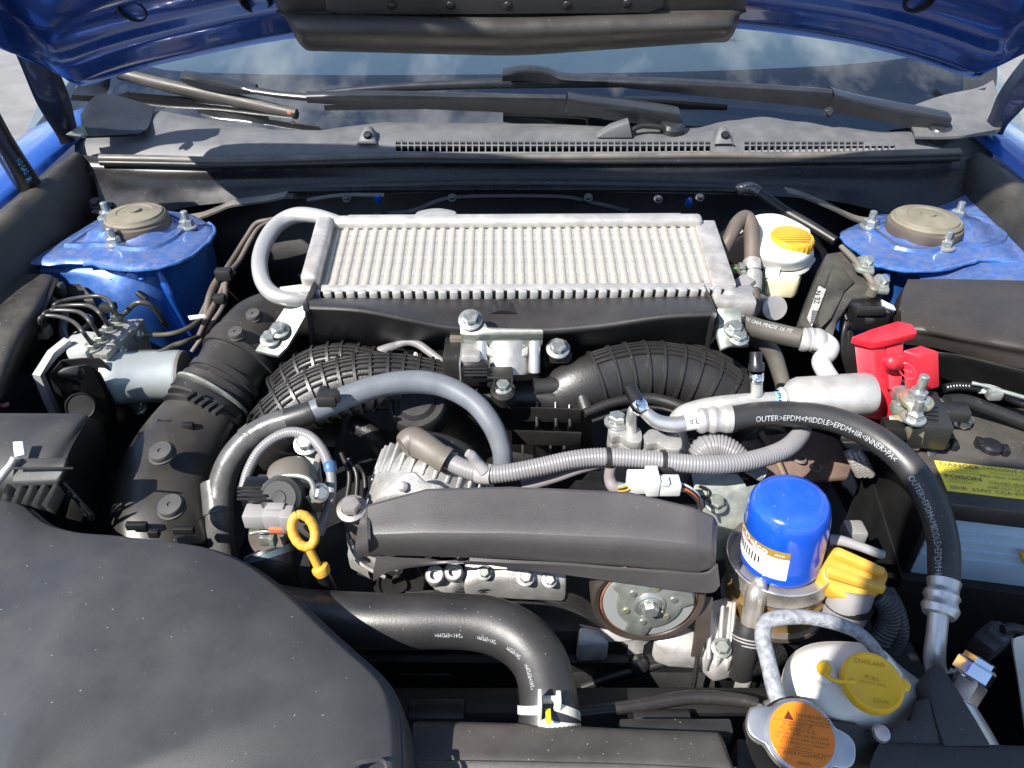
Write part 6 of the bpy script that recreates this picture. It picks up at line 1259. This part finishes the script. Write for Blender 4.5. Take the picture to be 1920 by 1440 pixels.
obj('cup', bm_lathe([(fr_ * .9, -.006), (cr_ * .93, -.006), (cr_ * .985, -.001), (cr_ * 1.0, .003), (cr_ * 1.02, .0025), (cr_ * 1.0, -.004), (cr_ * .995, -.014), (cr_ * 1.012, -.0155), (cr_ * 1.012, -.0175), (cr_ * .985, -.019), (cr_ * .975, -.022)], fo, fa, 72), M['steel'], oc, 50)
obj('base', bm_lathe([(cr_ * .975, -.022), (cr_ * .985, -.024), (cr_ * .96, -.026), (cr_ * .96, -.032), (cr_ * .99, -.034), (cr_ * .99, -.037), (cr_ * .96, -.039), (cr_ * .96, -.056), (cr_ * .92, -.060), (0, -.060)], fo, fa, 72), M['brass_plate'], oc, 50)
obj('seat', bm_lathe([(cr_ * 1.05, -.066), (cr_ * 1.05, -.060), (cr_ * .9, -.058), (0, -.058)], fo, fa, 56), M['alu_dark'], oc)
tube('nipple', [(1424, 1090, .80, 15), (1418, 1110, .797, 19), (1414, 1135, .785, 19), (1408, 1165, .77, 18), (1402, 1190, .755, 18)], M['steel'], oc, 24)
ohs = thing('oil_cooler_hose', 'short black hose clamped on the oil cooler nipple', 'hose', Z(1395, 1230, .70))
tube('hose', [(1404, 1168, .766, 24), (1400, 1190, .756, 25), (1395, 1220, .74, 25), (1388, 1260, .71, 25)], M['rubber_hose'], ohs, 24)
for b, z in ((1192, .755), (1198, .752), (1204, .749)): tube('clamp_coil', [(1400, b, z, 27), (1399.6, b + 2.5, z - .001, 27)], M['light_grey_plastic'], ohs, 24, smooth=False)
tube('mesh_sleeve', [(1370, 1250, .715, 26), (1400, 1238, .72, 30), (1430, 1232, .72, 28), (1460, 1220, .72, 24)], mat('mesh', (.02, .02, .02), .3, .3, var=.6, vs=400, bump=1, bs=500), ohs, 20)
# oil filler cap
oy = thing('oil_filler_cap', 'yellow oil filler cap with grip ridges beside the blue filter', 'filler cap', Z(1600, 1110, .78))
prism('cap', [(1560, 1030, .826), (1572, 1022, .826), (1640, 1052, .822), (1668, 1068, .820), (1668, 1084, .816), (1658, 1110, .806), (1640, 1122, .80), (1600, 1128, .80), (1568, 1112, .806), (1546, 1090, .812), (1543, 1070, .818)], (-.004, .008, -.016), M['yellow_soft'], oy, .004, 3)
prism('grip', [(1552, 1056, .832), (1664, 1096, .820), (1660, 1106, .818), (1549, 1072, .829)], (0, 0, -.008), M['yellow_soft'], oy, .002, 3)
prism('grip', [(1572, 1024, .834), (1662, 1064, .826), (1660, 1076, .823), (1562, 1036, .831)], (0, 0, -.008), M['yellow_soft'], oy, .002, 3)
tube('neck', [(1596, 1095, .798, 44), (1590, 1120, .785, 42), (1580, 1150, .76, 42)], M['light_grey_plastic'], oy, 28)
tube('neck_band', [(1592, 1122, .782, 45), (1588, 1134, .775, 45)], M['rubber'], oy, 28)
fw = thing('front_harness', 'dark corrugated harness hanging beside the yellow filler cap', 'harness', Z(1660, 1180, .70))
tube('conduit', [(1640, 1110, .79, 24), (1662, 1130, .78, 22), (1668, 1165, .76, 22), (1650, 1200, .74, 22)], M['conduit_dark'] if 'conduit_dark' in M else mat('conduit_dark', (.05, .055, .065), .4), fw, 18, pitch=.004)
tube('conduit', [(1665, 1110, .79, 14), (1685, 1150, .77, 14), (1690, 1190, .75, 14), (1675, 1220, .73, 14)], M['conduit_dark'], fw, 14, pitch=.0035)
tube('pale_tube', [(1554, 1012, .825, 11), (1578, 1014, .826, 10), (1610, 1024, .825, 9), (1642, 1036, .822, 9), (1655, 1040, .82, 9)], M['light_grey_plastic'], fw, 14)
box('pale_block', Z(1600, 1000, .79), (.02, .02, .02), M['alu_cast'], fw, b=.003)
# ================================================================ radiator hose, cap, tank, front covers
rh_ = thing('radiator_hose', 'fat black radiator hose with white printing bending to the radiator', 'hose', Z(1030, 1350, .76))
hp = [(480, 1140, .78, 50), (560, 1155, .79, 51), (660, 1162, .797, 51), (760, 1165, .80, 51), (850, 1164, .802, 51), (920, 1172, .802, 52), (975, 1198, .80, 53), (1010, 1238, .797, 53), (1025, 1285, .793, 53), (1030, 1325, .788, 56), (1030, 1370, .778, 60)]
tube('hose', hp, M['rubber_hose'], rh_, 40)
HP = ZL([a[:3] for a in hp]); rr5 = .0237
Lh = [0]
for i in range(1, len(HP)): Lh.append(Lh[-1] + (HP[i] - HP[i - 1]).length)
for q in (((822, 1165), (876, 1165)), ((905, 1170), (950, 1185)), ((975, 1200), (1006, 1235)), ((1014, 1255), (1024, 1305))): text_tube('lettering', '*241>EPDM<', HP, [a[3] * mpp(p) for a, p in zip(hp, HP)], .5, .0050, M['print_white'], rh_, angle=.50, flip=True, fit=q)
clm = [(1030, 1352, .782, 60), (1030, 1362, .780, 60)]
hc = thing('hose_clamp', 'cream coated spring clamp with raised tabs on the radiator hose', 'hose clamp', Z(1030, 1345, .79))
cream = mat('cream', (.62, .62, .52), .45, .1, var=.08)
P0 = Z(1029, 1326, .7885); P1 = Z(1030, 1364, .779); ad = (P1 - P0).normalized(); Tn = (CAMP - P0); Tn = (Tn - ad * Tn.dot(ad)).normalized(); Bn = ad.cross(Tn); rcl = 57 * mpp(P0) + .0008
for a0, a1, s0, s1 in ((-1.5, -.25, .004, .001), (.15, 1.5, -.002, .010), (-.35, 1.5, .010, .018)):
    n_ = 18; rowA = []; rowB = []
    for k in range(n_ + 1):
        t = a0 + (a1 - a0) * k / n_; so_ = s0 + (s1 - s0) * k / n_ - .010
        c_ = P0 + (Tn * math.cos(t) - Bn * math.sin(t)) * rcl
        rowA.append(c_ + ad * (so_ + .004)); rowB.append(c_ + ad * (so_ + .0105))
    obj('band', bm_sheet([rowA, rowB], 1, 1, .0012, smooth=False), cream, hc, 60)
box('tab', Z(1012, 1322, .815), (.003, .014, .022), cream, hc, b=.0008)
box('tab', Z(1047, 1316, .812), (.004, .010, .016), cream, hc, b=.0008)
box('tab_bridge', Z(1034, 1312, .812), (.014, .004, .006), cream, hc, b=.0008)
box('paint_dab', Z(1028, 1343, .8125), (.004, .012, .0015), mat('paint_yellow', (.62, .55, .02), .5), hc, b=.0003)
# radiator cap
rcp = thing('radiator_pressure_lid', 'steel radiator cap with round orange warning sticker and two ears', 'radiator cap', Z(1500, 1395, .80))
ro = Z(1502, 1380, .822); ra = V(-.02, -.30, .95).normalized(); qx = V(.94, -.33, 0); qx = (qx - ra * qx.dot(ra)).normalized(); qy = ra.cross(qx)
out_ = []
for k in range(72):
    t = 2 * math.pi * k / 72; r_ = .0272
    e_ = max(0, abs(math.cos(t)) - .84) / .16; r_ += .0115 * (3 * e_ * e_ - 2 * e_ ** 3)
    out_.append(ro + qx * math.cos(t) * r_ + qy * math.sin(t) * r_ * .97)
obj('plate', bm_prism(out_, -ra * .0045, .0014, 3), M['cap_steel'] if 'cap_steel' in M else mat('cap_steel', (.56, .55, .55), .3, .9, var=.08), rcp)
obj('skirt', bm_prism([p - ra * .004 for p in out_], -ra * .008, 0, scale=.94), M['galv'], rcp)
obj('dome', bm_lathe([(.0262, .0), (.0255, .0012), (.0235, .0016), (0, .0016)], ro, ra, 56), M['cap_steel'], rcp)
sr = .0232
obj('sticker', bm_lathe([(sr, .0016), (sr, .0022), (0, .0022)], ro, ra, 56), M['orange'], rcp)
tx_ = V(.985, -.17, 0); tx_ = (tx_ - ra * tx_.dot(ra)).normalized(); ty_ = ra.cross(tx_)
text_flat('lettering', [('WARNING', -.0035, .0135, .0042, 'LEFT', 1.2), ('\u041F\u0420\u0415\u0414\u0423\u041F\u0420\u0415\u0416\u0414\u0415\u041D\u0418\u0415', -.0035, .0103, .0026, 'LEFT', 1.0), ('\u9AD8\u6E29\u65F6\u52FF\u6253\u5F00', -.014, .0062, .0034, 'LEFT', 1.1), ('\u71B1\u3044\u6642\u958B\u3051\u308B\u306A', -.016, .0028, .0034, 'LEFT', 1.1), ('NEVER OPEN WHEN HOT', 0, -.0004, .0031, 'CENTER', 1.05), ('NE JAMAIS OUVRIR A CHAUD', 0, -.0034, .0028, 'CENTER', 1.05), ('\u041D\u0415 \u041E\u0422\u041A\u0420\u042B\u0412\u0410\u0422\u042C \u041D\u0410 \u0413\u041E\u0420\u042F\u0427\u0415\u041C', 0, -.0062, .0022, 'CENTER', 1.0), ('\u0414\u0412\u0418\u0413\u0410\u0422\u0415\u041B\u0415', 0, -.0088, .0022, 'CENTER', 1.0), ('AVERTISSEMENT', .001, -.0132, .0036, 'CENTER', 1.15), ('108kPa', 0, -.0188, .0034, 'CENTER', 1.1)], ro + ra * .0017, tx_, ty_, M['ink_brown'], rcp)
for yy, ww_ in ((.0083, .040), (-.0108, .040)): obj('rule', bm_box(ro + ra * .0023 + ty_ * yy, (ww_, .0003, .0002), (tx_, ty_, ra)), M['ink_brown'], rcp)
tri = [ro + ra * .0023 + tx_ * a + ty_ * b for a, b in ((-.0125, .0095), (-.0055, .0095), (-.009, .0158))]
obj('warning_triangle', bm_prism(tri, ra * .0002, 0), mat('ink_dark_red', (.10, .01, .005), .5), rcp)
# filler neck of the radiator
rn = thing('radiator_neck', 'black plastic radiator filler neck with ridged sides under the cap', 'radiator neck', Z(1480, 1400, .74))
obj('neck', bm_lathe([(.026, -.05), (.026, -.012), (.029, -.010), (.029, -.008)], ro, ra, 40), M['plastic'], rn)
for k in range(4): prism('ridge', [(1400 + 14 * k, 1330 - 8 * k, .80), (1412 + 14 * k, 1318 - 6 * k, .805), (1432 + 12 * k, 1340, .80), (1440 + 10 * k, 1400, .78), (1420 + 8 * k, 1400, .78)], (.002, .004, -.03), M['plastic_dusty'], rn, .003)
# overflow hose
ov = thing('overflow_hose', 'chalky grey overflow hose arching from radiator cap to the white tank', 'hose', Z(1450, 1310, .80))
tube('hose', [(1466, 1335, .808, 17), (1452, 1290, .815, 16), (1440, 1240, .822, 15), (1430, 1195, .828, 15), (1436, 1168, .832, 15), (1462, 1158, .834, 15), (1510, 1157, .834, 14), (1560, 1166, .830, 14), (1605, 1184, .824, 13), (1635, 1210, .815, 13), (1650, 1235, .805, 13)], M['tube_frosted'], ov, 20, flat=.9)
# expansion tank
et = thing('coolant_tank', 'milky white coolant reserve tank behind the radiator cap', 'coolant tank', Z(1580, 1360, .70))
sheet('tank', [
    [(1460, 1290, .74), (1478, 1235, .768), (1520, 1207, .775), (1590, 1203, .775), (1650, 1215, .772), (1690, 1250, .76), (1738, 1285, .745)],
    [(1462, 1300, .765), (1482, 1250, .792), (1525, 1220, .80), (1590, 1215, .80), (1648, 1228, .797), (1690, 1262, .782), (1740, 1296, .76)],
    [(1478, 1325, .77), (1510, 1290, .80), (1550, 1265, .81), (1600, 1262, .81), (1655, 1275, .805), (1695, 1295, .79), (1738, 1310, .765)],
    [(1500, 1350, .765), (1540, 1330, .795), (1580, 1320, .80), (1620, 1322, .80), (1660, 1330, .79), (1700, 1330, .775), (1722, 1325, .76)],
    [(1540, 1375, .75), (1580, 1368, .775), (1615, 1362, .78), (1650, 1365, .775), (1680, 1365, .76), (1705, 1350, .75), (1715, 1335, .745)],
    [(1560, 1420, .70), (1590, 1420, .71), (1625, 1415, .71), (1660, 1415, .70), (1690, 1410, .69), (1710, 1390, .69), (1722, 1360, .69)]], M['white_tank'], et, 5, 5, .003)
obj('boss', bm_lathe([(.011, -.01), (.010, .002), (.008, .004), (0, .004)], Z(1545, 1260, .812), (0, -.2, 1), 24), M['white_tank'], et)
tube('outlet', [(1650, 1232, .805, 15), (1660, 1248, .795, 17), (1675, 1268, .785, 18)], M['white_tank'], et, 16)
ecp = thing('hinged_yellow_lid', 'flat yellow hinged cap with strap on the coolant reserve tank', 'cap', Z(1640, 1290, .80))
co = Z(1638, 1278, .822); ca = V(.02, -.25, .96).normalized()
obj('lid', bm_lathe([(.0225, -.008), (.0235, -.007), (.0235, -.001), (.0225, .0008), (.0205, .001), (.0195, .0003), (0, .0003)], co, ca, 48), M['yellow_old'] if 'yellow_old' in M else mat('yellow_old', (.80, .46, .02), .45, 0, var=.1, vs=40, bump=.15, bs=300), ecp)
prism('tab', [(1682, 1268, .822), (1700, 1272, .820), (1710, 1284, .818), (1706, 1294, .817), (1685, 1296, .818)], (0, 0, -.004), M['yellow_old'], ecp, .001)
tube('strap', [(1545, 1255, .822, 7), (1552, 1268, .822, 5), (1565, 1276, .822, 4), (1585, 1278, .822, 4), (1602, 1278, .822, 5)], M['yellow_old'], ecp, 10)
obj('strap_button', bm_lathe([(.0055, -.002), (.0055, .002), (.004, .004), (0, .004)], Z(1545, 1253, .821), ca, 20), M['yellow_old'], ecp)
cxx = V(.96, -.2, 0); cxx = (cxx - ca * cxx.dot(ca)).normalized(); cyy = ca.cross(cxx)
import math as _m
VS = []
text_flat('lettering', [('COOLANT', -.002, .0138, .0048, 'CENTER', 1.05), ('FULL', -.001, .002, .0042, 'CENTER', 1.2), ('DO NOT OPEN', -.001, -.002, .0026, 'CENTER', 1.1), ('LOW', .004, -.0145, .0044, 'CENTER', 1.1)], co + ca * .0004, cxx, cyy, mat('yellow_dark', (.42, .22, .01), .45), ecp)
# ---- front covers and support
rcv = thing('radiator_cover', 'flat black radiator top cover along the front edge', 'radiator cover', Z(1080, 1430, .76))
sheet('cover', [
    [(778, 1352, .796), (900, 1354, .797), (1050, 1360, .797), (1200, 1368, .797), (1330, 1373, .797), (1350, 1376, .795)],
    [(775, 1360, .801), (900, 1362, .802), (1050, 1368, .802), (1200, 1376, .802), (1332, 1382, .802), (1356, 1388, .799)],
    [(773, 1400, .803), (900, 1402, .804), (1050, 1404, .804), (1200, 1410, .804), (1345, 1416, .803), (1368, 1420, .799)],
    [(772, 1424, .803), (900, 1425, .804), (1050, 1428, .804), (1200, 1432, .804), (1355, 1440, .803), (1378, 1444, .799)],
    [(772, 1434, .796), (900, 1436, .797), (1050, 1439, .797), (1200, 1443, .797), (1360, 1452, .796), (1382, 1456, .793)],
    [(772, 1520, .79), (900, 1522, .79), (1050, 1525, .79), (1200, 1530, .79), (1380, 1540, .79), (1400, 1545, .785)]], M['cover_front'] if 'cover_front' in M else mat('cover_front', (.042, .038, .037), .4, bump=.35, bs=1700, dust=.12, specks=.9), rcv, 5, 3, .003)
sheet('cover_edge', [ZL([(780, 1352, .797), (772, 1362, .80), (770, 1402, .80), (769, 1430, .80), (769, 1520, .79)]), ZL([(766, 1362, .76), (762, 1380, .76), (760, 1420, .76), (758, 1460, .76), (756, 1540, .75)])], M['plastic'], rcv, 3, 2, .003)
rs = thing('radiator_support', 'black plastic radiator support with angled bracket beside the coolant tank', 'radiator support', Z(1750, 1400, .72))
sheet('beam', [
    [(1655, 1390, .785), (1750, 1392, .785), (1850, 1396, .785), (1960, 1400, .785)],
    [(1645, 1400, .79), (1750, 1402, .79), (1850, 1406, .79), (1960, 1410, .79)],
    [(1630, 1440, .79), (1750, 1444, .79), (1850, 1448, .79), (1960, 1452, .79)],
    [(1610, 1540, .78), (1750, 1544, .78), (1850, 1548, .78), (1960, 1552, .78)]], M['plastic_soft'], rs, 4, 4, .004)
prism('angle_bracket', [(1742, 1250, .80), (1766, 1242, .802), (1790, 1280, .80), (1830, 1345, .795), (1862, 1400, .79), (1770, 1400, .79), (1748, 1330, .795), (1735, 1270, .80)], (0, .004, -.03), M['plastic_soft'], rs, .003)
prism('tank_bracket', [(1674, 1358, .792), (1712, 1345, .794), (1720, 1310, .796), (1745, 1305, .796), (1768, 1398, .788), (1660, 1398, .786), (1668, 1372, .79)], (0, .0, -.03), M['plastic_soft'], rs, .003)
prism('cap_bracket', [(1476, 1302, .792), (1500, 1300, .794), (1540, 1345, .793), (1560, 1345, .793), (1606, 1352, .79), (1620, 1368, .788), (1660, 1378, .785), (1662, 1440, .77), (1560, 1440, .77), (1450, 1400, .775), (1430, 1340, .785)], (0, 0, -.03), M['plastic'], rs, .003)
obj('screw', bm_lathe([(.007, 0), (.006, .003), (0, .004)], Z(1652, 1376, .792), ra, 16), M['steel'], rs)
prism('lower_beam', [(1380, 1380, .76), (1500, 1400, .765), (1660, 1420, .765), (1660, 1560, .74), (1380, 1560, .74)], (0, 0, -.05), M['plastic'], rs, .004)
fs_ = thing('fan_shroud', 'black radiator fan shroud and motor deep behind the front cover', 'fan shroud', (.0, .40, .55))
obj('shroud', bm_box((.03, .375, .62), (.62, .03, .22), b=.01), M['black'], fs_)
tube('cable', [(1080, 1335, .74, 12), (1180, 1325, .742, 12), (1290, 1308, .745, 13), (1380, 1312, .745, 13), (1420, 1320, .745, 12)], M['tape_dark'] if 'tape_dark' in M else mat('tape_dark', (.022, .02, .02), .38, bump=.7, bs=120), fs_, 14)
box('motor_mount', Z(800, 1270, .66), (.06, .03, .05), M['rubber'], fs_, b=.008)
for a in (760, 800): obj('stud', bm_lathe([(.009, -.01), (.009, .004), (.005, .007), (0, .008)], Z(a, 1235, .69), (0, -.4, .9), 18), M['rubber'], fs_)
box('plug', Z(820, 1345, .72), (.05, .02, .03), M['rubber'], fs_, b=.003); box('plug_tip', Z(945, 1335, .70), (.016, .012, .014), M['alu_dark'], fs_, b=.003)
box('plug', Z(1240, 1348, .735), (.05, .012, .014), M['rubber'], fs_, b=.003)
yl = tag(prism('warning_label', [(1200, 1362, .772), (1330, 1354, .772), (1332, 1372, .768), (1200, 1376, .768)], (0, .002, -.001), mat('label_lime', (.50, .55, .02), .45), None, .0002), 'small lime yellow sticker strip behind the radiator cover', 'sticker')
box('label_foot', Z(1265, 1372, .768), (.09, .012, .02), M['plastic'], fs_, b=.002)
# service port beside the support
spt = thing('service_port', 'chrome hex refrigerant service port beside the radiator support', 'service port', Z(1820, 1320, .74))
pts = ZL([(1800, 1300, .785), (1822, 1265, .797), (1836, 1243, .806)])
sd_ = (pts[2] - pts[0]).normalized()
obj('hex_body', bm_lathe([(.0, -.002), (.0145, -.002), (.0145, .014), (.012, .015), (.012, .017)], pts[0], sd_, 6), M['chrome'], spt, 25)
obj('hex_nut', bm_lathe([(.012, .016), (.0155, .017), (.0155, .027), (.013, .029), (.013, .033), (.010, .034), (0, .034)], pts[0], sd_, 6, phase=.3), M['chrome'], spt, 25)
tube('pipe', [(1796, 1305, .784, 20), (1810, 1335, .775, 22), (1832, 1370, .762, 22), (1855, 1410, .745, 22)], M['alu'], spt, 22)
hcn = thing('headlight_plug', 'dark wiring plug above the chrome service port', 'wiring plug', Z(1860, 1230, .72))
box('plug_body', Z(1856, 1202, .755), (.030, .022, .020), M['plastic'], hcn, (V(.85, .5, .1).normalized(), V(-.5, .85, 0).normalized(), V(0, 0, 1)), .003)
box('plug_cap', Z(1872, 1192, .762), (.018, .018, .016), M['conduit_dark'], hcn, (V(.85, .5, .1).normalized(), V(-.5, .85, 0).normalized(), V(0, 0, 1)), .003)
tube('cable', [(1880, 1180, .775, 9), (1905, 1178, .775, 9), (1960, 1196, .77, 9)], M['rubber'], hcn, 12)
wtk = thing('washer_tank', 'pale blue-white washer tank edge beside the headlight plug', 'washer tank', Z(1930, 1290, .6))
sheet('tank', [ZL([(1905, 1195, .77), (1930, 1190, .772), (1990, 1190, .772)]), ZL([(1900, 1210, .762), (1930, 1205, .765), (1990, 1205, .765)]), ZL([(1912, 1290, .70), (1935, 1290, .70), (1990, 1290, .70)]), ZL([(1925, 1380, .64), (1940, 1380, .64), (1990, 1380, .64)])], M['white_tank'], wtk, 3, 3, .003)
tube('filler_edge', [(1915, 1035, .80, 5), (1925, 1055, .79, 6), (1940, 1080, .78, 6)], M['yellow_soft'], wtk, 8)
# ================================================================ the photographer, whose arms and camera shade the corner of the bay
ph_ = thing('photographer', 'person in dark jacket leaning over the bay with a raised camera', 'person', (-.36, -.52, 0))
def skin_body(name, chains, mat_, parent, subd=2):
    vs = []; es = []; rad = []; idx = {}
    for ch in chains:
        prev = None
        for key, p, r in ch:
            if key not in idx: idx[key] = len(vs); vs.append(Vector(p)); rad.append(r)
            if prev is not None: es.append((prev, idx[key]))
            prev = idx[key]
    base = WL[parent]; me = bpy.data.meshes.new(name); me.from_pydata([v - base for v in vs], es, [])
    o = link(name, me, parent, base); sk = o.modifiers.new('skin', 'SKIN')
    for i, sv in enumerate(me.skin_vertices[0].data): sv.radius = (rad[i], rad[i]) if isinstance(rad[i], float) else rad[i]; sv.use_root = (i == 0)
    if subd: m_ = o.modifiers.new('subdivision', 'SUBSURF'); m_.levels = subd; m_.render_levels = subd
    me.materials.append(mat_); return o
mat('jacket', (.03, .035, .05), .8, bump=.4, bs=300); mat('skin_tone', (.45, .27, .19), .5, var=.06); mat('hair', (.03, .02, .015), .6, bump=.6, bs=200)
B0 = ('pelvis', (-.36, -.52, .93), .145)
chains = [[B0, ('waist', (-.34, -.46, 1.06), .135), ('chest', (-.30, -.32, 1.25), .15), ('collar', (-.26, -.21, 1.39), .09), ('neck', (-.25, -.17, 1.46), .055), ('skull_base', (-.175, -.075, 1.53), .075), ('head', (-.135, -.04, 1.60), .10), ('crown', (-.135, -.05, 1.67), .085)]]
arm = {-1: ((-.43, -.24, 1.34), (-.27, -.06, 1.13), (-.11, -.06, 1.29), (-.095, -.045, 1.335)), 1: ((-.11, -.24, 1.36), (.10, -.30, 1.17), (.085, -.10, 1.30), (.065, -.05, 1.345))}
for s_, n_ in ((-1, 'l'), (1, 'r')):
    a0, a1, a2, a3 = arm[s_]
    chains += [[('collar', 0, 0), ('shoulder' + n_, a0, .07), ('elbow' + n_, a1, .045), ('wrist' + n_, a2, .03), ('palm' + n_, a3, (.038, .018))],
               [B0, ('hip' + n_, (-.36 + s_ * .10, -.53, .86), .105), ('knee' + n_, (-.36 + s_ * .12, -.50, .48), .065), ('ankle' + n_, (-.36 + s_ * .12, -.56, .09), .045), ('toe' + n_, (-.36 + s_ * .14, -.38, .04), .04)]]
    for k in range(4): chains.append([('palm' + n_, 0, 0), ('knuckle%s%d' % (n_, k), (-.02 + s_ * (.078 - .002 * k), -.028, 1.372 - .018 * k), .0095), ('mid%s%d' % (n_, k), (-.02 + s_ * (.062 - .002 * k), -.012, 1.374 - .018 * k), .0085), ('tip%s%d' % (n_, k), (-.02 + s_ * (.044 - .003 * (k % 2)), -.012, 1.374 - .018 * k), .0075)])
    chains.append([('palm' + n_, 0, 0), ('thumb' + n_, (-.02 + s_ * .066, -.062, 1.35), .0105), ('thumbtip' + n_, (-.02 + s_ * .045, -.062, 1.362), .009)])
skin_body('body', chains, M['jacket'], ph_)
obj('hair', bm_lathe([(.105, -.03), (.115, .02), (.105, .06), (.075, .10), (0, .115)], (-.135, -.06, 1.61), (0, -.15, 1), 24), M['hair'], ph_)
obj('nose', bm_lathe([(.016, 0), (.010, .018), (0, .026)], (-.13, .05, 1.595), (.2, 1, -.3), 12), M['skin_tone'], ph_)
kam = thing('compact_camera', 'black compact camera held in both hands above the bay', 'camera', (-.02, -.04, 1.31))
obj('camera_body', bm_box((-.02, -.042, 1.352), (.112, .036, .068), b=.006, seg=3), M['plastic'], kam)
obj('viewfinder', bm_box((-.02, -.042, 1.39), (.04, .03, .016), b=.004), M['plastic'], kam)
